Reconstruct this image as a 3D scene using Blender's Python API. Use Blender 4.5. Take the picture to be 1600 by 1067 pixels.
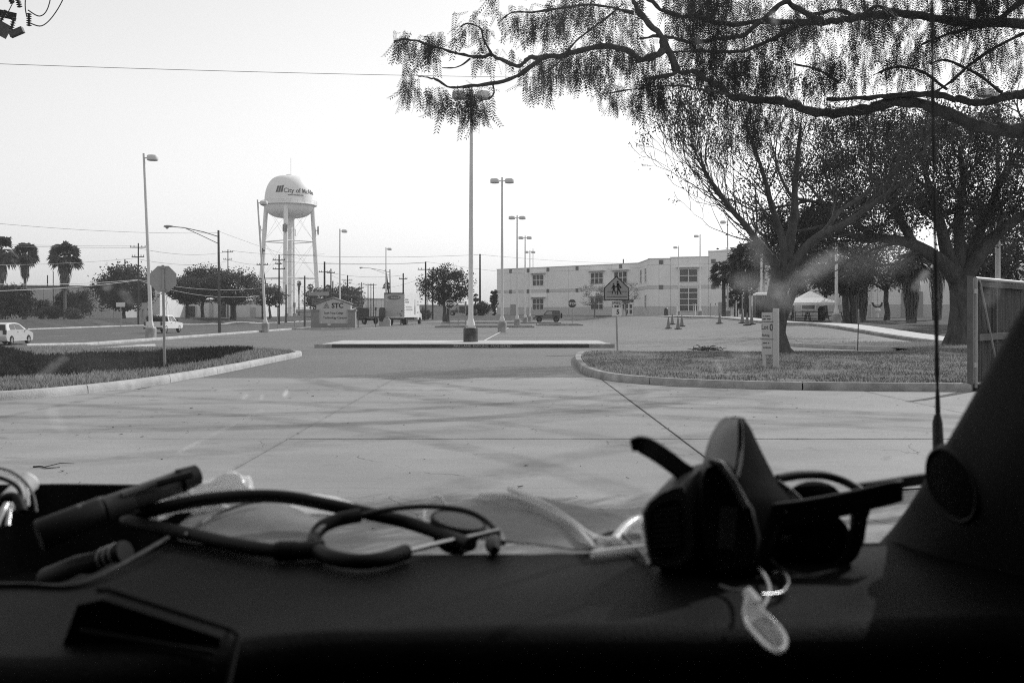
import bpy, bmesh, math, random
import numpy as np
from mathutils import Vector, Matrix, noise

# ------------------------------------------------------------------ scene, camera, light
for o in list(bpy.data.objects):
    bpy.data.objects.remove(o)
SC = bpy.context.scene
COL = SC.collection
R = math.radians
F = 1556.0            # focal length of the photograph in photo pixels (35 mm on 36 mm at 1600 px)
EYE = 1.5
cam = bpy.data.cameras.new('camera')
cam.lens = 35.0; cam.sensor_width = 36.0; cam.sensor_fit = 'HORIZONTAL'
cam.shift_y = -45.5 / 1600
cam.clip_start = 0.05; cam.clip_end = 6000
cam.dof.use_dof = True; cam.dof.focus_distance = 45.0; cam.dof.aperture_fstop = 9.0
cam_o = bpy.data.objects.new('camera', cam); COL.objects.link(cam_o)
cam_o.location = (0, 0, EYE); cam_o.rotation_euler = (R(90), 0, 0)
SC.camera = cam_o

SUN_AZ, SUN_EL = 43.0, 36.0       # degrees to the right of the view direction / above the horizon
world = bpy.data.worlds.new('World'); SC.world = world; world.use_nodes = True
wn = world.node_tree.nodes; wl = world.node_tree.links
wn.clear()
sky = wn.new('ShaderNodeTexSky'); sky.sky_type = 'NISHITA'; sky.sun_disc = False
sky.sun_elevation = R(SUN_EL); sky.sun_rotation = R(SUN_AZ)
sky.air_density = 3.0; sky.dust_density = 0.2; sky.ozone_density = 1.0; sky.altitude = 0
bw = wn.new('ShaderNodeRGBToBW')
bg = wn.new('ShaderNodeBackground'); bg.inputs['Strength'].default_value = 0.138
wo = wn.new('ShaderNodeOutputWorld')
wl.new(sky.outputs[0], bw.inputs[0]); wl.new(bw.outputs[0], bg.inputs['Color']); wl.new(bg.outputs[0], wo.inputs['Surface'])
sl = bpy.data.lights.new('sun', 'SUN'); sl.energy = 3.0; sl.angle = R(0.6); sl.color = (1, 1, 1)
sun_o = bpy.data.objects.new('sun', sl); COL.objects.link(sun_o)
sdir = Vector((math.sin(R(SUN_AZ)) * math.cos(R(SUN_EL)), math.cos(R(SUN_AZ)) * math.cos(R(SUN_EL)), math.sin(R(SUN_EL))))
sun_o.rotation_euler = sdir.to_track_quat('Z', 'Y').to_euler()
sun_o.location = (60, 30, 80)
SC.view_settings.view_transform = 'Standard'; SC.view_settings.look = 'None'
SC.view_settings.gamma = 1.0; SC.view_settings.use_curve_mapping = False
SC.view_settings.exposure = 0.1
SC.cycles.use_denoising = False      # keep the fine leaf and gravel texture; the rest reads as film grain
SC.cycles.filter_width = 1.1
SC.cycles.sample_clamp_indirect = 3.0; SC.cycles.sample_clamp_direct = 8.0
SC.cycles.volume_bounces = 0
SC.cycles.transparent_max_bounces = 24

HAZE = 0.00022
rng = np.random.default_rng(7)
random.seed(7)

def W(px, py, d):
    """photo pixel + distance along the view -> a point of the place"""
    return Vector(((px - 800) / F * d, d, EYE - (py - 488) / F * d))

# ------------------------------------------------------------------ materials (the photograph is black and white)
MATS = {}
def mat(name, col, rough=0.7, spec=0.3, vary=0.0, scale=5.0, bump=0.0, bscale=None, metal=0.0, streak=None, speck=0.0, transl=0.0, stretch=(1, 1, 1), blotch=0.0, blotch_scale=0.4):
    if name in MATS: return MATS[name]
    m = bpy.data.materials.new(name); m.use_nodes = True
    nt = m.node_tree; N = nt.nodes; L = nt.links
    b = N['Principled BSDF']
    b.inputs['Base Color'].default_value = (col, col, col, 1)
    b.inputs['Roughness'].default_value = rough
    b.inputs['Specular IOR Level'].default_value = spec
    b.inputs['Metallic'].default_value = metal
    if vary or bump or speck or blotch:
        tc = N.new('ShaderNodeTexCoord'); mp = N.new('ShaderNodeMapping'); mp.inputs['Scale'].default_value = stretch
        L.new(tc.outputs['Object'], mp.inputs['Vector'])
        val = None
        def layer(sc, lo, hi, detail=6, rgh=0.6):
            n = N.new('ShaderNodeTexNoise'); n.inputs['Scale'].default_value = sc; n.inputs['Detail'].default_value = detail
            n.inputs['Roughness'].default_value = rgh
            L.new(mp.outputs[0], n.inputs['Vector'])
            r = N.new('ShaderNodeMapRange'); r.inputs['From Min'].default_value = 0.3; r.inputs['From Max'].default_value = 0.7
            r.inputs['To Min'].default_value = lo; r.inputs['To Max'].default_value = hi
            L.new(n.outputs['Fac'], r.inputs['Value'])
            return n, r
        outs = []
        n1, r1 = layer(scale, 1 - vary, 1 + vary); outs.append(r1)
        if blotch:
            n2, r2 = layer(blotch_scale, 1 - blotch, 1 + blotch, 4); outs.append(r2)
        if speck:
            n3, r3 = layer(scale * 18, 1 - speck, 1 + speck, 2); outs.append(r3)
        cur = outs[0].outputs[0]
        for o in outs[1:]:
            mu = N.new('ShaderNodeMath'); mu.operation = 'MULTIPLY'; L.new(cur, mu.inputs[0]); L.new(o.outputs[0], mu.inputs[1]); cur = mu.outputs[0]
        mu = N.new('ShaderNodeMath'); mu.operation = 'MULTIPLY'; mu.inputs[1].default_value = col; L.new(cur, mu.inputs[0])
        L.new(mu.outputs[0], b.inputs['Base Color'])
        if bump:
            nb = N.new('ShaderNodeTexNoise'); nb.inputs['Scale'].default_value = bscale or scale * 4; nb.inputs['Detail'].default_value = 5
            L.new(mp.outputs[0], nb.inputs['Vector'])
            bp = N.new('ShaderNodeBump'); bp.inputs['Strength'].default_value = bump; bp.inputs['Distance'].default_value = 0.02
            L.new(nb.outputs['Fac'], bp.inputs['Height']); L.new(bp.outputs[0], b.inputs['Normal'])
    if transl:
        t = N.new('ShaderNodeBsdfTranslucent'); t.inputs['Color'].default_value = (col * 1.3,) * 3 + (1,)
        mx = N.new('ShaderNodeMixShader'); mx.inputs['Fac'].default_value = transl
        L.new(b.outputs[0], mx.inputs[1]); L.new(t.outputs[0], mx.inputs[2])
        L.new(mx.outputs[0], N['Material Output'].inputs['Surface'])
    MATS[name] = m
    return m

M_ground = mat('dry_turf', 0.10, 0.95, 0.1, 0.35, 1.2, 0.3, 20, blotch=0.3, blotch_scale=0.08)
M_bank = mat('verge_turf', 0.085, 0.95, 0.1, 0.35, 2.0, 0.3, 20, blotch=0.25, blotch_scale=0.15)
M_asph = mat('lot_asphalt', 0.105, 0.55, 0.5, 0.16, 3.0, 0.55, 60, speck=0.28, blotch=0.16, blotch_scale=0.12)
M_street = mat('street_asphalt', 0.085, 0.75, 0.3, 0.12, 2.0, 0.3, 50, speck=0.15, blotch=0.12, blotch_scale=0.1)
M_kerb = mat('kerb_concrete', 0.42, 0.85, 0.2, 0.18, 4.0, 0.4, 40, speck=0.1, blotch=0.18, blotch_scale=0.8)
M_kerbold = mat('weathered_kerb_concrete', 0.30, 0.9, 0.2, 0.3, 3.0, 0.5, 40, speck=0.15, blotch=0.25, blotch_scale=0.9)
M_kerbpaint = mat('dark_kerb_paint', 0.055, 0.7, 0.3, 0.35, 3.0, 0.2, 30)
M_walk = mat('pale_walk_concrete', 0.55, 0.85, 0.2, 0.1, 2.0, 0.2, 40)
M_mark = mat('road_paint', 0.55, 0.7, 0.3, 0.25, 6.0)
M_grass = mat('grass_blade', 0.10, 0.7, 0.25, .45, 1.3, transl=0.3, blotch=.45, blotch_scale=.35)
M_grassdry = mat('dry_grass_blade', 0.30, 0.75, 0.2, .4, 1.3, transl=0.3, blotch=.4, blotch_scale=.35)
M_clovershade = mat('shade_darkened_clover', 0.034, 0.8, 0.15, .4, 3.0, transl=0.2)  # leaves coloured near black to carry the shade of the dip
M_polewhite = mat('white_pole_paint', 0.66, 0.5, 0.35, 0.08, 1.0)
M_white = mat('white_paint', 0.75, 0.5, 0.4, 0.05, 2.0)
M_base = mat('pole_base_concrete', 0.30, 0.9, 0.2, 0.25, 3.0, 0.4, 30, blotch=0.3, blotch_scale=1.2)
M_basedark = mat('stained_base_paint', 0.08, 0.8, 0.2, 0.5, 2.5, 0.3, 20, blotch=0.5, blotch_scale=1.6)
M_wood = mat('creosoted_wood', 0.045, 0.85, 0.2, 0.25, 3.0, 0.3, 20)
M_woodgrey = mat('weathered_pole_wood', 0.12, 0.85, 0.2, 0.2, 3.0, 0.3, 20)
M_galv = mat('galvanised_steel', 0.30, 0.5, 0.5, 0.12, 4.0, metal=0.3)
M_signback = mat('bare_aluminium_sign', 0.34, 0.55, 0.4, 0.08, 3.0)
M_black = mat('black_paint', 0.02, 0.5, 0.4)
M_dark = mat('dark_metal', 0.05, 0.5, 0.4, 0.1, 4.0)
M_wire = mat('wire_black', 0.06, 0.6, 0.3)
M_wirelight = mat('wire_aluminium', 0.45, 0.5, 0.4)
M_stop = mat('stop_red', 0.045, 0.5, 0.4)
M_yellow = mat('sign_yellow_green', 0.33, 0.5, 0.4, 0.06, 3.0)
M_text = mat('sign_black', 0.015, 0.6, 0.3)
M_bark = mat('rough_bark', 0.075, 0.95, 0.15, 0.4, 6.0, 1.0, 14, stretch=(1, 1, .3))
M_barkpep = mat('pepper_bark', 0.06, 0.95, 0.15, 0.45, 9.0, 1.0, 22)
M_barkpale = mat('pale_bark', 0.16, 0.95, 0.15, 0.35, 6.0, 0.6, 20)
M_leafdark = mat('dark_oak_leaf', 0.045, 0.55, 0.3, transl=0.25)
M_leafmid = mat('mid_leaf', 0.075, 0.6, 0.3, transl=0.3)
M_leafpale = mat('pale_leaf', 0.12, 0.6, 0.3, transl=0.35)
M_leafpep = mat('pepper_leaflet', 0.03, 0.7, 0.15, transl=0.22)
M_palm = mat('palm_frond', 0.065, 0.55, 0.35, transl=0.2)
M_skirt = mat('dead_palm_skirt', 0.13, 0.9, 0.1, transl=0.2)
M_stucco = mat('beige_stucco', 0.82, 0.9, 0.15, 0.04, 0.6, 0.1, 30, blotch=0.05, blotch_scale=0.1)
M_stuccoband = mat('tan_stucco_band', 0.60, 0.9, 0.15, 0.05, 0.6)
M_stuccolow = mat('tan_wainscot', 0.55, 0.9, 0.15, 0.05, 0.6)
M_trim = mat('window_trim', 0.70, 0.6, 0.3)
M_pane = mat('dark_window_glass', 0.02, 0.08, 0.6)
M_door = mat('grey_door', 0.34, 0.6, 0.3)
M_vent = mat('brown_vent', 0.17, 0.8, 0.2)
M_tank = mat('tank_white', 0.82, 0.5, 0.35, 0.03, 0.3, blotch=0.05, blotch_scale=0.12)
M_logo = mat('tank_lettering', 0.10, 0.6, 0.3)
M_wallwh = mat('whitewashed_wall', 0.66, 0.9, 0.15, 0.05, 0.5, blotch=0.05, blotch_scale=0.1)
M_wallgrey = mat('grey_metal_wall', 0.42, 0.7, 0.3, 0.05, 0.5)
M_roofdark = mat('dark_roof_edge', 0.06, 0.8, 0.2)
M_carwhite = mat('white_car_paint', 0.72, 0.25, 0.5)
M_carsilver = mat('silver_car_paint', 0.55, 0.25, 0.5, metal=0.2)
M_cardark = mat('dark_car_paint', 0.08, 0.3, 0.5)
M_cargrey = mat('grey_car_paint', 0.14, 0.35, 0.5)
M_tyre = mat('tyre_rubber', 0.025, 0.85, 0.2)
M_rim = mat('alloy_rim', 0.45, 0.35, 0.5, metal=0.5)
M_carglass = mat('car_glass', 0.025, 0.08, 0.6)
M_lens = mat('lamp_lens', 0.35, 0.2, 0.5)
M_cone = mat('traffic_cone_plastic', 0.2, 0.6, 0.3)
M_conebase = mat('cone_rubber', 0.05, 0.8, 0.2)
M_canvas = mat('tent_canvas', 0.82, 0.8, 0.2, transl=0.2)
M_plank = mat('fence_plank', 0.075, 0.9, 0.15, 0.35, 4.0, 0.4, 20, stretch=(3, 3, .3))
M_signbeige = mat('sign_beige', 0.48, 0.6, 0.3, 0.04, 2.0)
M_signstone = mat('sign_tan_stone', 0.27, 0.9, 0.2, 0.1, 3.0)
M_signpanel = mat('sign_panel', 0.50, 0.8, 0.2, 0.04, 2.0)
# inside the van
M_dash = mat('black_dash_plastic', 0.006, 0.6, 0.07, 0.25, 14.0, 0.2, 420, speck=.4, blotch=0.45, blotch_scale=7.0)
M_trimpl = mat('grey_pillar_plastic', 0.035, 0.65, 0.25, 0.08, 6.0, 0.08, 500)
M_inside = mat('cab_lining', 0.02, 0.9, 0.1)
M_rubber = mat('black_rubber', 0.010, 0.55, 0.25, 0.1, 20)
M_cartr = mat('cartridge_plastic', 0.055, 0.55, 0.35, 0.1, 30)
M_silic = mat('grey_silicone', 0.17, 0.45, 0.4, transl=0.25)
M_cupin = mat('black_cup_inside', 0.008, 0.9, 0.05)
M_chrome = mat('chrome', 0.5, 0.25, 0.5, metal=1.0)
M_cloth = mat('mask_cloth', 0.40, 0.9, 0.1, 0.08, 60, transl=0.35)
M_cloth2 = mat('mask_edge_cloth', 0.78, 0.9, 0.1, transl=0.3)
M_film = mat('crumpled_plastic_film', 0.85, 0.2, 0.6, transl=0.35)
M_clear = mat('clear_plastic', 0.8, 0.2, 0.5, transl=0.4)
M_sglass = mat('smoked_lens', 0.008, 0.08, 0.5)
M_hood = mat('van_paint', 0.5, 0.3, 0.5)

# ------------------------------------------------------------------ mesh helpers
class MB:
    def __init__(s): s.v = []; s.f = []
    def add(s, vs, fs):
        o = len(s.v); s.v += [tuple(v) for v in vs]; s.f += [tuple(i + o for i in f) for f in fs]; return s
    def box(s, c, size, rz=0.0, rot=None):
        hx, hy, hz = size[0] / 2, size[1] / 2, size[2] / 2
        m = rot if rot is not None else Matrix.Rotation(rz, 3, 'Z')
        vs = [Vector(c) + m @ Vector((x, y, z)) for z in (-hz, hz) for x, y in ((-hx, -hy), (hx, -hy), (hx, hy), (-hx, hy))]
        return s.add(vs, [(3, 2, 1, 0), (4, 5, 6, 7), (0, 1, 5, 4), (1, 2, 6, 5), (2, 3, 7, 6), (3, 0, 4, 7)])
    def tube(s, pts, rad, n=8, cap=True):
        pts = [Vector(p) for p in pts]
        if not hasattr(rad, '__len__'): rad = [rad] * len(pts)
        t0 = (pts[1] - pts[0]).normalized()
        up = Vector((0, 0, 1)) if abs(t0.z) < 0.9 else Vector((1, 0, 0))
        u = t0.cross(up).normalized(); vs = []
        for i, p in enumerate(pts):
            t = (pts[min(i + 1, len(pts) - 1)] - pts[max(i - 1, 0)])
            t = t.normalized() if t.length > 1e-9 else t0
            u = (u - t * u.dot(t)); u = u.normalized() if u.length > 1e-6 else t.orthogonal().normalized()
            w = t.cross(u)
            for k in range(n):
                a = 2 * math.pi * k / n
                vs.append(p + (u * math.cos(a) + w * math.sin(a)) * rad[i])
        fs = []
        for i in range(len(pts) - 1):
            for k in range(n):
                k2 = (k + 1) % n
                fs.append((i * n + k, i * n + k2, (i + 1) * n + k2, (i + 1) * n + k))
        if cap:
            fs.append(tuple(range(n))[::-1]); fs.append(tuple(range((len(pts) - 1) * n, len(pts) * n)))
        return s.add(vs, fs)
    def cyl(s, p0, p1, r0, r1=None, n=10): return s.tube([p0, p1], [r0, r0 if r1 is None else r1], n)
    def lathe(s, prof, n=16, m=None, cap=True):
        m = m or Matrix.Identity(4); vs = []
        for r, z in prof:
            for k in range(n):
                a = 2 * math.pi * k / n; vs.append(m @ Vector((r * math.cos(a), r * math.sin(a), z)))
        fs = []
        for i in range(len(prof) - 1):
            for k in range(n):
                k2 = (k + 1) % n; fs.append((i * n + k, i * n + k2, (i + 1) * n + k2, (i + 1) * n + k))
        if cap:
            fs.append(tuple(range(n))[::-1]); fs.append(tuple(range((len(prof) - 1) * n, len(prof) * n)))
        return s.add(vs, fs)
    def loft(s, rings, cap=True, closed=True):
        n = len(rings[0]); vs = [p for r in rings for p in r]; fs = []
        for i in range(len(rings) - 1):
            for k in range(n if closed else n - 1):
                k2 = (k + 1) % n; fs.append((i * n + k, i * n + k2, (i + 1) * n + k2, (i + 1) * n + k))
        if cap and closed:
            fs.append(tuple(range(n))[::-1]); fs.append(tuple(range((len(rings) - 1) * n, len(rings) * n)))
        return s.add(vs, fs)
    def prism(s, poly, off):
        """poly: list of 3-D points, extruded by the vector off"""
        off = Vector(off); n = len(poly)
        return s.loft([[Vector(p) for p in poly], [Vector(p) + off for p in poly]])
    def build(s, name, m, parent=None, smooth=None, loc=None):
        me = bpy.data.meshes.new(name); me.from_pydata([tuple(v) for v in s.v], [], s.f); me.update()
        bm = bmesh.new(); bm.from_mesh(me); bmesh.ops.recalc_face_normals(bm, faces=bm.faces); bm.to_mesh(me); bm.free()
        me.materials.append(m)
        if smooth is not None:
            me.polygons.foreach_set('use_smooth', [True] * len(me.polygons)); me.set_sharp_from_angle(angle=R(smooth))
        o = bpy.data.objects.new(name, me); COL.objects.link(o)
        if parent: o.parent = parent
        if loc is not None: o.location = loc
        return o

def np_mesh(name, V, Fq, m, parent=None):
    """fast mesh from numpy verts (N,3) and faces (M,k)"""
    V = np.asarray(V, np.float32); Fq = np.asarray(Fq, np.int32); k = Fq.shape[1]
    me = bpy.data.meshes.new(name)
    me.vertices.add(len(V)); me.vertices.foreach_set('co', V.ravel())
    me.loops.add(Fq.size); me.loops.foreach_set('vertex_index', Fq.ravel())
    me.polygons.add(len(Fq)); me.polygons.foreach_set('loop_start', np.arange(0, Fq.size, k, dtype=np.int32))
    me.update(calc_edges=True); me.validate()
    me.materials.append(m)
    o = bpy.data.objects.new(name, me); COL.objects.link(o)
    if parent: o.parent = parent
    return o

def tag(o, label, cat, group=None, kind=None):
    o['label'] = label
    if cat: o['category'] = cat
    if group: o['group'] = group
    if kind: o['kind'] = kind
    return o
def thing(name, loc, label, cat, rz=0.0, group=None):
    o = bpy.data.objects.new(name, None); COL.objects.link(o); o.empty_display_size = 0.2
    o.location = loc; o.rotation_euler = (0, 0, rz)
    return tag(o, label, cat, group)
def structure(o, label=None):
    o['kind'] = 'structure'
    if label: o['label'] = label
    return o
def copy_tree(o, parent=None):
    c = o.copy(); COL.objects.link(c); c.parent = parent
    for ch in list(o.children): copy_tree(ch, c)
    return c

def text_geo(body, size, depth=0.004, bold=0.0, align='CENTER', shear=0.0, spacing=1.0):
    cu = bpy.data.curves.new('t', 'FONT'); cu.body = body; cu.size = size; cu.extrude = depth / 2; cu.offset = bold * size
    cu.align_x = align; cu.align_y = 'CENTER'; cu.resolution_u = 3; cu.shear = shear; cu.space_character = spacing
    o = bpy.data.objects.new('t', cu); COL.objects.link(o); bpy.context.view_layer.update()
    ev = o.evaluated_get(bpy.context.evaluated_depsgraph_get()); me = ev.to_mesh()
    vs = [v.co.copy() for v in me.vertices]; fs = [tuple(p.vertices) for p in me.polygons]
    ev.to_mesh_clear(); bpy.data.objects.remove(o); bpy.data.curves.remove(cu)
    return vs, fs
def lettering(body, size, m, parent, pos, bold=0.0, depth=0.006, rz=0.0, name='lettering', sx=1.0, align='CENTER', shear=0.0):
    """text standing upright, facing -Y (rz turns it about Z), at a local position"""
    vs, fs = text_geo(body, size, depth, bold, align, shear)
    rot = Matrix.Rotation(rz, 3, 'Z')
    return MB().add([Vector(pos) + rot @ Vector((v.x * sx, -v.z, v.y)) for v in vs], fs).build(name, m, parent)

def catmull(pts, n=6):
    P = [np.array(p, float) for p in pts]; out = []
    for i in range(len(P) - 1):
        p0 = P[max(i - 1, 0)]; p1 = P[i]; p2 = P[i + 1]; p3 = P[min(i + 2, len(P) - 1)]
        for k in range(n):
            t = k / n
            out.append(0.5 * ((2 * p1) + (-p0 + p2) * t + (2 * p0 - 5 * p1 + 4 * p2 - p3) * t * t + (-p0 + 3 * p1 - 3 * p2 + p3) * t ** 3))
    out.append(P[-1]); return out

# ------------------------------------------------------------------ terrain
def sst(t):
    t = max(0.0, min(1.0, t)); return t * t * (3 - 2 * t)
def kerb_far(y): return float(np.interp(y, [0, 160, 185, 260], [-60, -60, -50, -44]))
def G(x, y):
    s = sst((y - 40) / 15)
    z = 0.0
    if x < -10: z -= 0.25 * sst((-x - 10) / 10) * s
    if x < -22.6:
        z -= 0.40 * sst((-x - 22.6) / 4) * s
        k = kerb_far(y)
        if x < k: z += min(1.1, 0.10 + 0.22 * (k - x)) * s
    r = 0.0
    if x > 7: r = (0.6 * sst((y - 46) / 22) + 0.3 * sst((y - 75) / 25)) * sst((x - 9) / 12)
    fr = 0.9 * sst((y - 165) / 22) * sst((x + 20) / 10)
    if y > 225: z += 0.65 * sst((y - 225) / 40) * (1 - sst((x + 30) / 10)) * (1 if x > kerb_far(y) else 0)
    return z + max(r, fr)
def sheet(name, xl, xr, y0, y1, nx, ny, off, m, parent=None, smooth=True, ypow=1.0):
    fl = xl if callable(xl) else (lambda y: xl); fr_ = xr if callable(xr) else (lambda y: xr)
    vs = []; fs = []
    for j in range(ny + 1):
        y = y0 + (y1 - y0) * (j / ny) ** ypow
        a, b = fl(y), fr_(y)
        for i in range(nx + 1):
            x = a + (b - a) * i / nx; vs.append((x, y, G(x, y) + off))
    for j in range(ny):
        for i in range(nx):
            a = j * (nx + 1) + i; fs.append((a, a + 1, a + nx + 2, a + nx + 1))
    return MB().add(vs, fs).build(name, m, parent, smooth=60 if smooth else None)

# ------------------------------------------------------------------ the setting: ground, slabs, lot, street, kerbs
def grid_xy(name, xs, ys, zf, m, keep=None):
    vs = [(x, y, zf(x, y)) for y in ys for x in xs]; nx = len(xs); fs = []
    for j in range(len(ys) - 1):
        for i in range(nx - 1):
            if keep is None or keep((xs[i] + xs[i + 1]) / 2, (ys[j] + ys[j + 1]) / 2):
                a = j * nx + i; fs.append((a, a + 1, a + nx + 1, a + nx))
    return MB().add(vs, fs).build(name, m, smooth=60)
gx = list(np.concatenate([[-2600, -1200, -600, -300, -200, -150, -120, -105], np.arange(-95, 46, 1.0), [50, 60, 75, 95, 120, 160, 220, 320, 600, 1200, 2600]]))
gy = list(np.concatenate([[-120, -60, -30, -10], np.arange(0, 282, 1.5), [290, 300, 320, 350, 400, 480, 600, 900, 1500, 3200]]))
structure(grid_xy('ground', gx, gy, lambda x, y: G(x, y) - 0.07, M_ground))

# drive of cast slabs, real joints
def concrete_mat():
    m = bpy.data.materials.new('drive_concrete'); m.use_nodes = True
    nt = m.node_tree; N = nt.nodes; L = nt.links; b = N['Principled BSDF']
    b.inputs['Roughness'].default_value = 0.82; b.inputs['Specular IOR Level'].default_value = 0.25
    tc = N.new('ShaderNodeTexCoord')
    def noise_(sc, detail=5, stretch=(1, 1, 1), dist=0.0, rough=.55):
        mp = N.new('ShaderNodeMapping'); mp.inputs['Scale'].default_value = stretch; L.new(tc.outputs['Object'], mp.inputs[0])
        n = N.new('ShaderNodeTexNoise'); n.inputs['Scale'].default_value = sc; n.inputs['Detail'].default_value = detail; n.inputs['Distortion'].default_value = dist
        n.inputs['Roughness'].default_value = rough
        L.new(mp.outputs[0], n.inputs['Vector']); return n.outputs['Fac']
    def mr(v, a, b_, lo, hi, smooth=False):
        r = N.new('ShaderNodeMapRange'); r.inputs['From Min'].default_value = a; r.inputs['From Max'].default_value = b_
        r.inputs['To Min'].default_value = lo; r.inputs['To Max'].default_value = hi
        if smooth: r.interpolation_type = 'SMOOTHSTEP'
        L.new(v, r.inputs['Value']); return r.outputs[0]
    def mth(op, a, c=None, d=None):
        n = N.new('ShaderNodeMath'); n.operation = op
        for i, q in enumerate((a, c)):
            if q is None: continue
            if isinstance(q, (int, float)): n.inputs[i].default_value = q
            else: L.new(q, n.inputs[i])
        return n.outputs[0]
    cur = mr(noise_(0.35, 6), .3, .7, .78, 1.14)
    cur = mth('MULTIPLY', cur, mr(noise_(1.1, 7, (.5, 1.3, 1), 0.6), .3, .72, .93, 1.05))
    cur = mth('MULTIPLY', cur, mr(noise_(3.0, 7, (.4, 1.6, 1), 1.0), .3, .7, .96, 1.04))
    cur = mth('MULTIPLY', cur, mr(noise_(26, 5), .3, .7, .92, 1.07))
    cur = mth('MULTIPLY', cur, mr(noise_(120, 3), .3, .7, .9, 1.1))
    # small dark spall pits
    cur = mth('MULTIPLY', cur, mr(noise_(9.0, 3, (1, 1.6, 1), 0, .75), .70, .745, 1.0, .45))
    # tyre sweeps: wide arcs of rubber
    sep = N.new('ShaderNodeSeparateXYZ'); L.new(tc.outputs['Object'], sep.inputs[0])
    for cx, cy, r, w, a in ((-6.5, 25.5, 11.2, .34, .22), (-6.5, 25.5, 12.9, .36, .2), (-12, 3.0, 14.0, .3, .16), (-12, 3.0, 15.8, .3, .14), (11.5, 29.0, 15.5, .42, .22), (11.5, 29, 17.4, .4, .18),
                            (-4.0, 19.5, 6.4, .3, .14), (3.2, 16.6, 1.1, .22, .16), (-14, 27, 19.5, .5, .14), (9.0, 4.0, 10.5, .34, .14), (-3.0, 2.0, 14.6, .3, .14)):
        dx = mth('SUBTRACT', sep.outputs[0], cx); dy = mth('SUBTRACT', sep.outputs[1], cy)
        d = mth('SQRT', mth('ADD', mth('MULTIPLY', dx, dx), mth('MULTIPLY', dy, dy)))
        d = mth('ABSOLUTE', mth('SUBTRACT', d, r))
        band = mr(d, w * .35, w, a * 1.7, 0.0, True)
        band = mth('MULTIPLY', band, mr(noise_(0.8 + .1 * r, 3), .36, .6, 0.3, 1.0))
        cur = mth('MULTIPLY', cur, mth('SUBTRACT', 1.0, band))
    cur = mth('MULTIPLY', cur, mr(noise_(1.7, 4, (1, 1, 1), .3, .5), .64, .74, 1.0, .74))
    for ax, pos, w, a in ((1, 11.8, .12, .22), (0, -2.66, .07, .18), (0, 2.0, .07, .2), (1, 8.5, .03, .12), (1, 22.9, .3, .3), (0, -7.3, .2, .25), (0, 6.7, .14, .25), (1, 19.2, .5, .25)):
        d = mth('ABSOLUTE', mth('SUBTRACT', sep.outputs[ax], pos))
        band = mth('MULTIPLY', mr(d, 0.0, w, a, 0.0, True), mr(noise_(2.6, 5), .38, .62, 0.0, 1.4)); cur = mth('MULTIPLY', cur, mth('SUBTRACT', 1.0, band))
    cur = mth('MULTIPLY', cur, mr(noise_(38, 4, (.5, 1.5, 1), 0, .7), .62, .70, 1.0, .6))
    # hairline cracks
    vo = N.new('ShaderNodeTexVoronoi'); vo.feature = 'DISTANCE_TO_EDGE'; vo.inputs['Scale'].default_value = 0.42
    mp = N.new('ShaderNodeMapping'); L.new(tc.outputs['Object'], mp.inputs[0])
    nz = N.new('ShaderNodeTexNoise'); nz.inputs['Scale'].default_value = 1.5; nz.inputs['Detail'].default_value = 6; L.new(tc.outputs['Object'], nz.inputs['Vector'])
    ad = N.new('ShaderNodeVectorMath'); ad.operation = 'MULTIPLY_ADD'; L.new(nz.outputs['Color'], ad.inputs[0]); ad.inputs[1].default_value = (.7, .7, 0); L.new(mp.outputs[0], ad.inputs[2])
    L.new(ad.outputs[0], vo.inputs['Vector'])
    crack = mth('MULTIPLY', mr(vo.outputs['Distance'], 0.0, 0.0035, .5, 0.0), mr(noise_(0.5, 2), .52, .57, 0.0, 1.0))
    cur = mth('MULTIPLY', cur, mth('SUBTRACT', 1.0, crack))
    L.new(mth('MULTIPLY', cur, 0.285), b.inputs['Base Color'])
    bp = N.new('ShaderNodeBump'); bp.inputs['Strength'].default_value = .25; bp.inputs['Distance'].default_value = .02
    L.new(mth('ADD', noise_(60, 5), mth('MULTIPLY', crack, -1.5)), bp.inputs['Height']); L.new(bp.outputs[0], b.inputs['Normal'])
    return m
M_conc = concrete_mat()
drive = structure(thing('concrete_drive', (0, 0, 0), 'pale concrete drive of large cast slabs in front of the dashboard', None))
XJ = [-30, -21.4, -16.7, -12, -7.3, -2.66, 2.0, 6.7, 11.4, 16.1, 30]
YJ = [-6, 2.0, 11.8, 22.9]
for a, b in zip(XJ[:-1], XJ[1:]):
    for c, d in zip(YJ[:-1], YJ[1:]):
        if d > 22 and a < -8.0: d = 19.5
        if d > 22 and a > 3: d = 19.6
        g = 0.012; bv = 0.003; dz = random.uniform(-.003, .003)
        g0 = .0025 if c == 8.55 else g; g1 = .0025 if d == 8.55 else g
        ring = lambda s, z: [(a + g + s, c + g0 + s, z), (b - g - s, c + g0 + s, z), (b - g - s, d - g1 - s, z), (a + g + s, d - g1 - s, z)]
        MB().loft([ring(0, -.14), ring(0, -.010 + dz), ring(bv, dz)]).build('slab', M_conc, drive)
seam = MB()
seam.box((0, 8, -0.075), (60, 30, .09)); structure(seam.build('joint_filler', mat('joint_tar', .04, .9)))

# asphalt
structure(sheet('lot_entry', lambda y: -7.5 if y < 36 else -7.5 - (y - 36) * 1.6, lambda y: 30, 22.92, 43.5, 46, 24, -0.012, M_asph))
structure(sheet('parking_lot', -22.3, lambda y: 20.4 if y < 112 else 20.4 + (y - 112) * .25, 43.5, 172, 60, 86, -0.012, M_asph))
structure(sheet('street', kerb_far, lambda y: float(np.interp(y, [20, 120, 265], [-22.75, -22.75, -31])), 20, 268, 40, 120, -0.012, M_street))
structure(sheet('verge', lambda y: kerb_far(y) - 14, lambda y: kerb_far(y) - .2, 30, 262, 14, 110, 0.0, M_bank))

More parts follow.
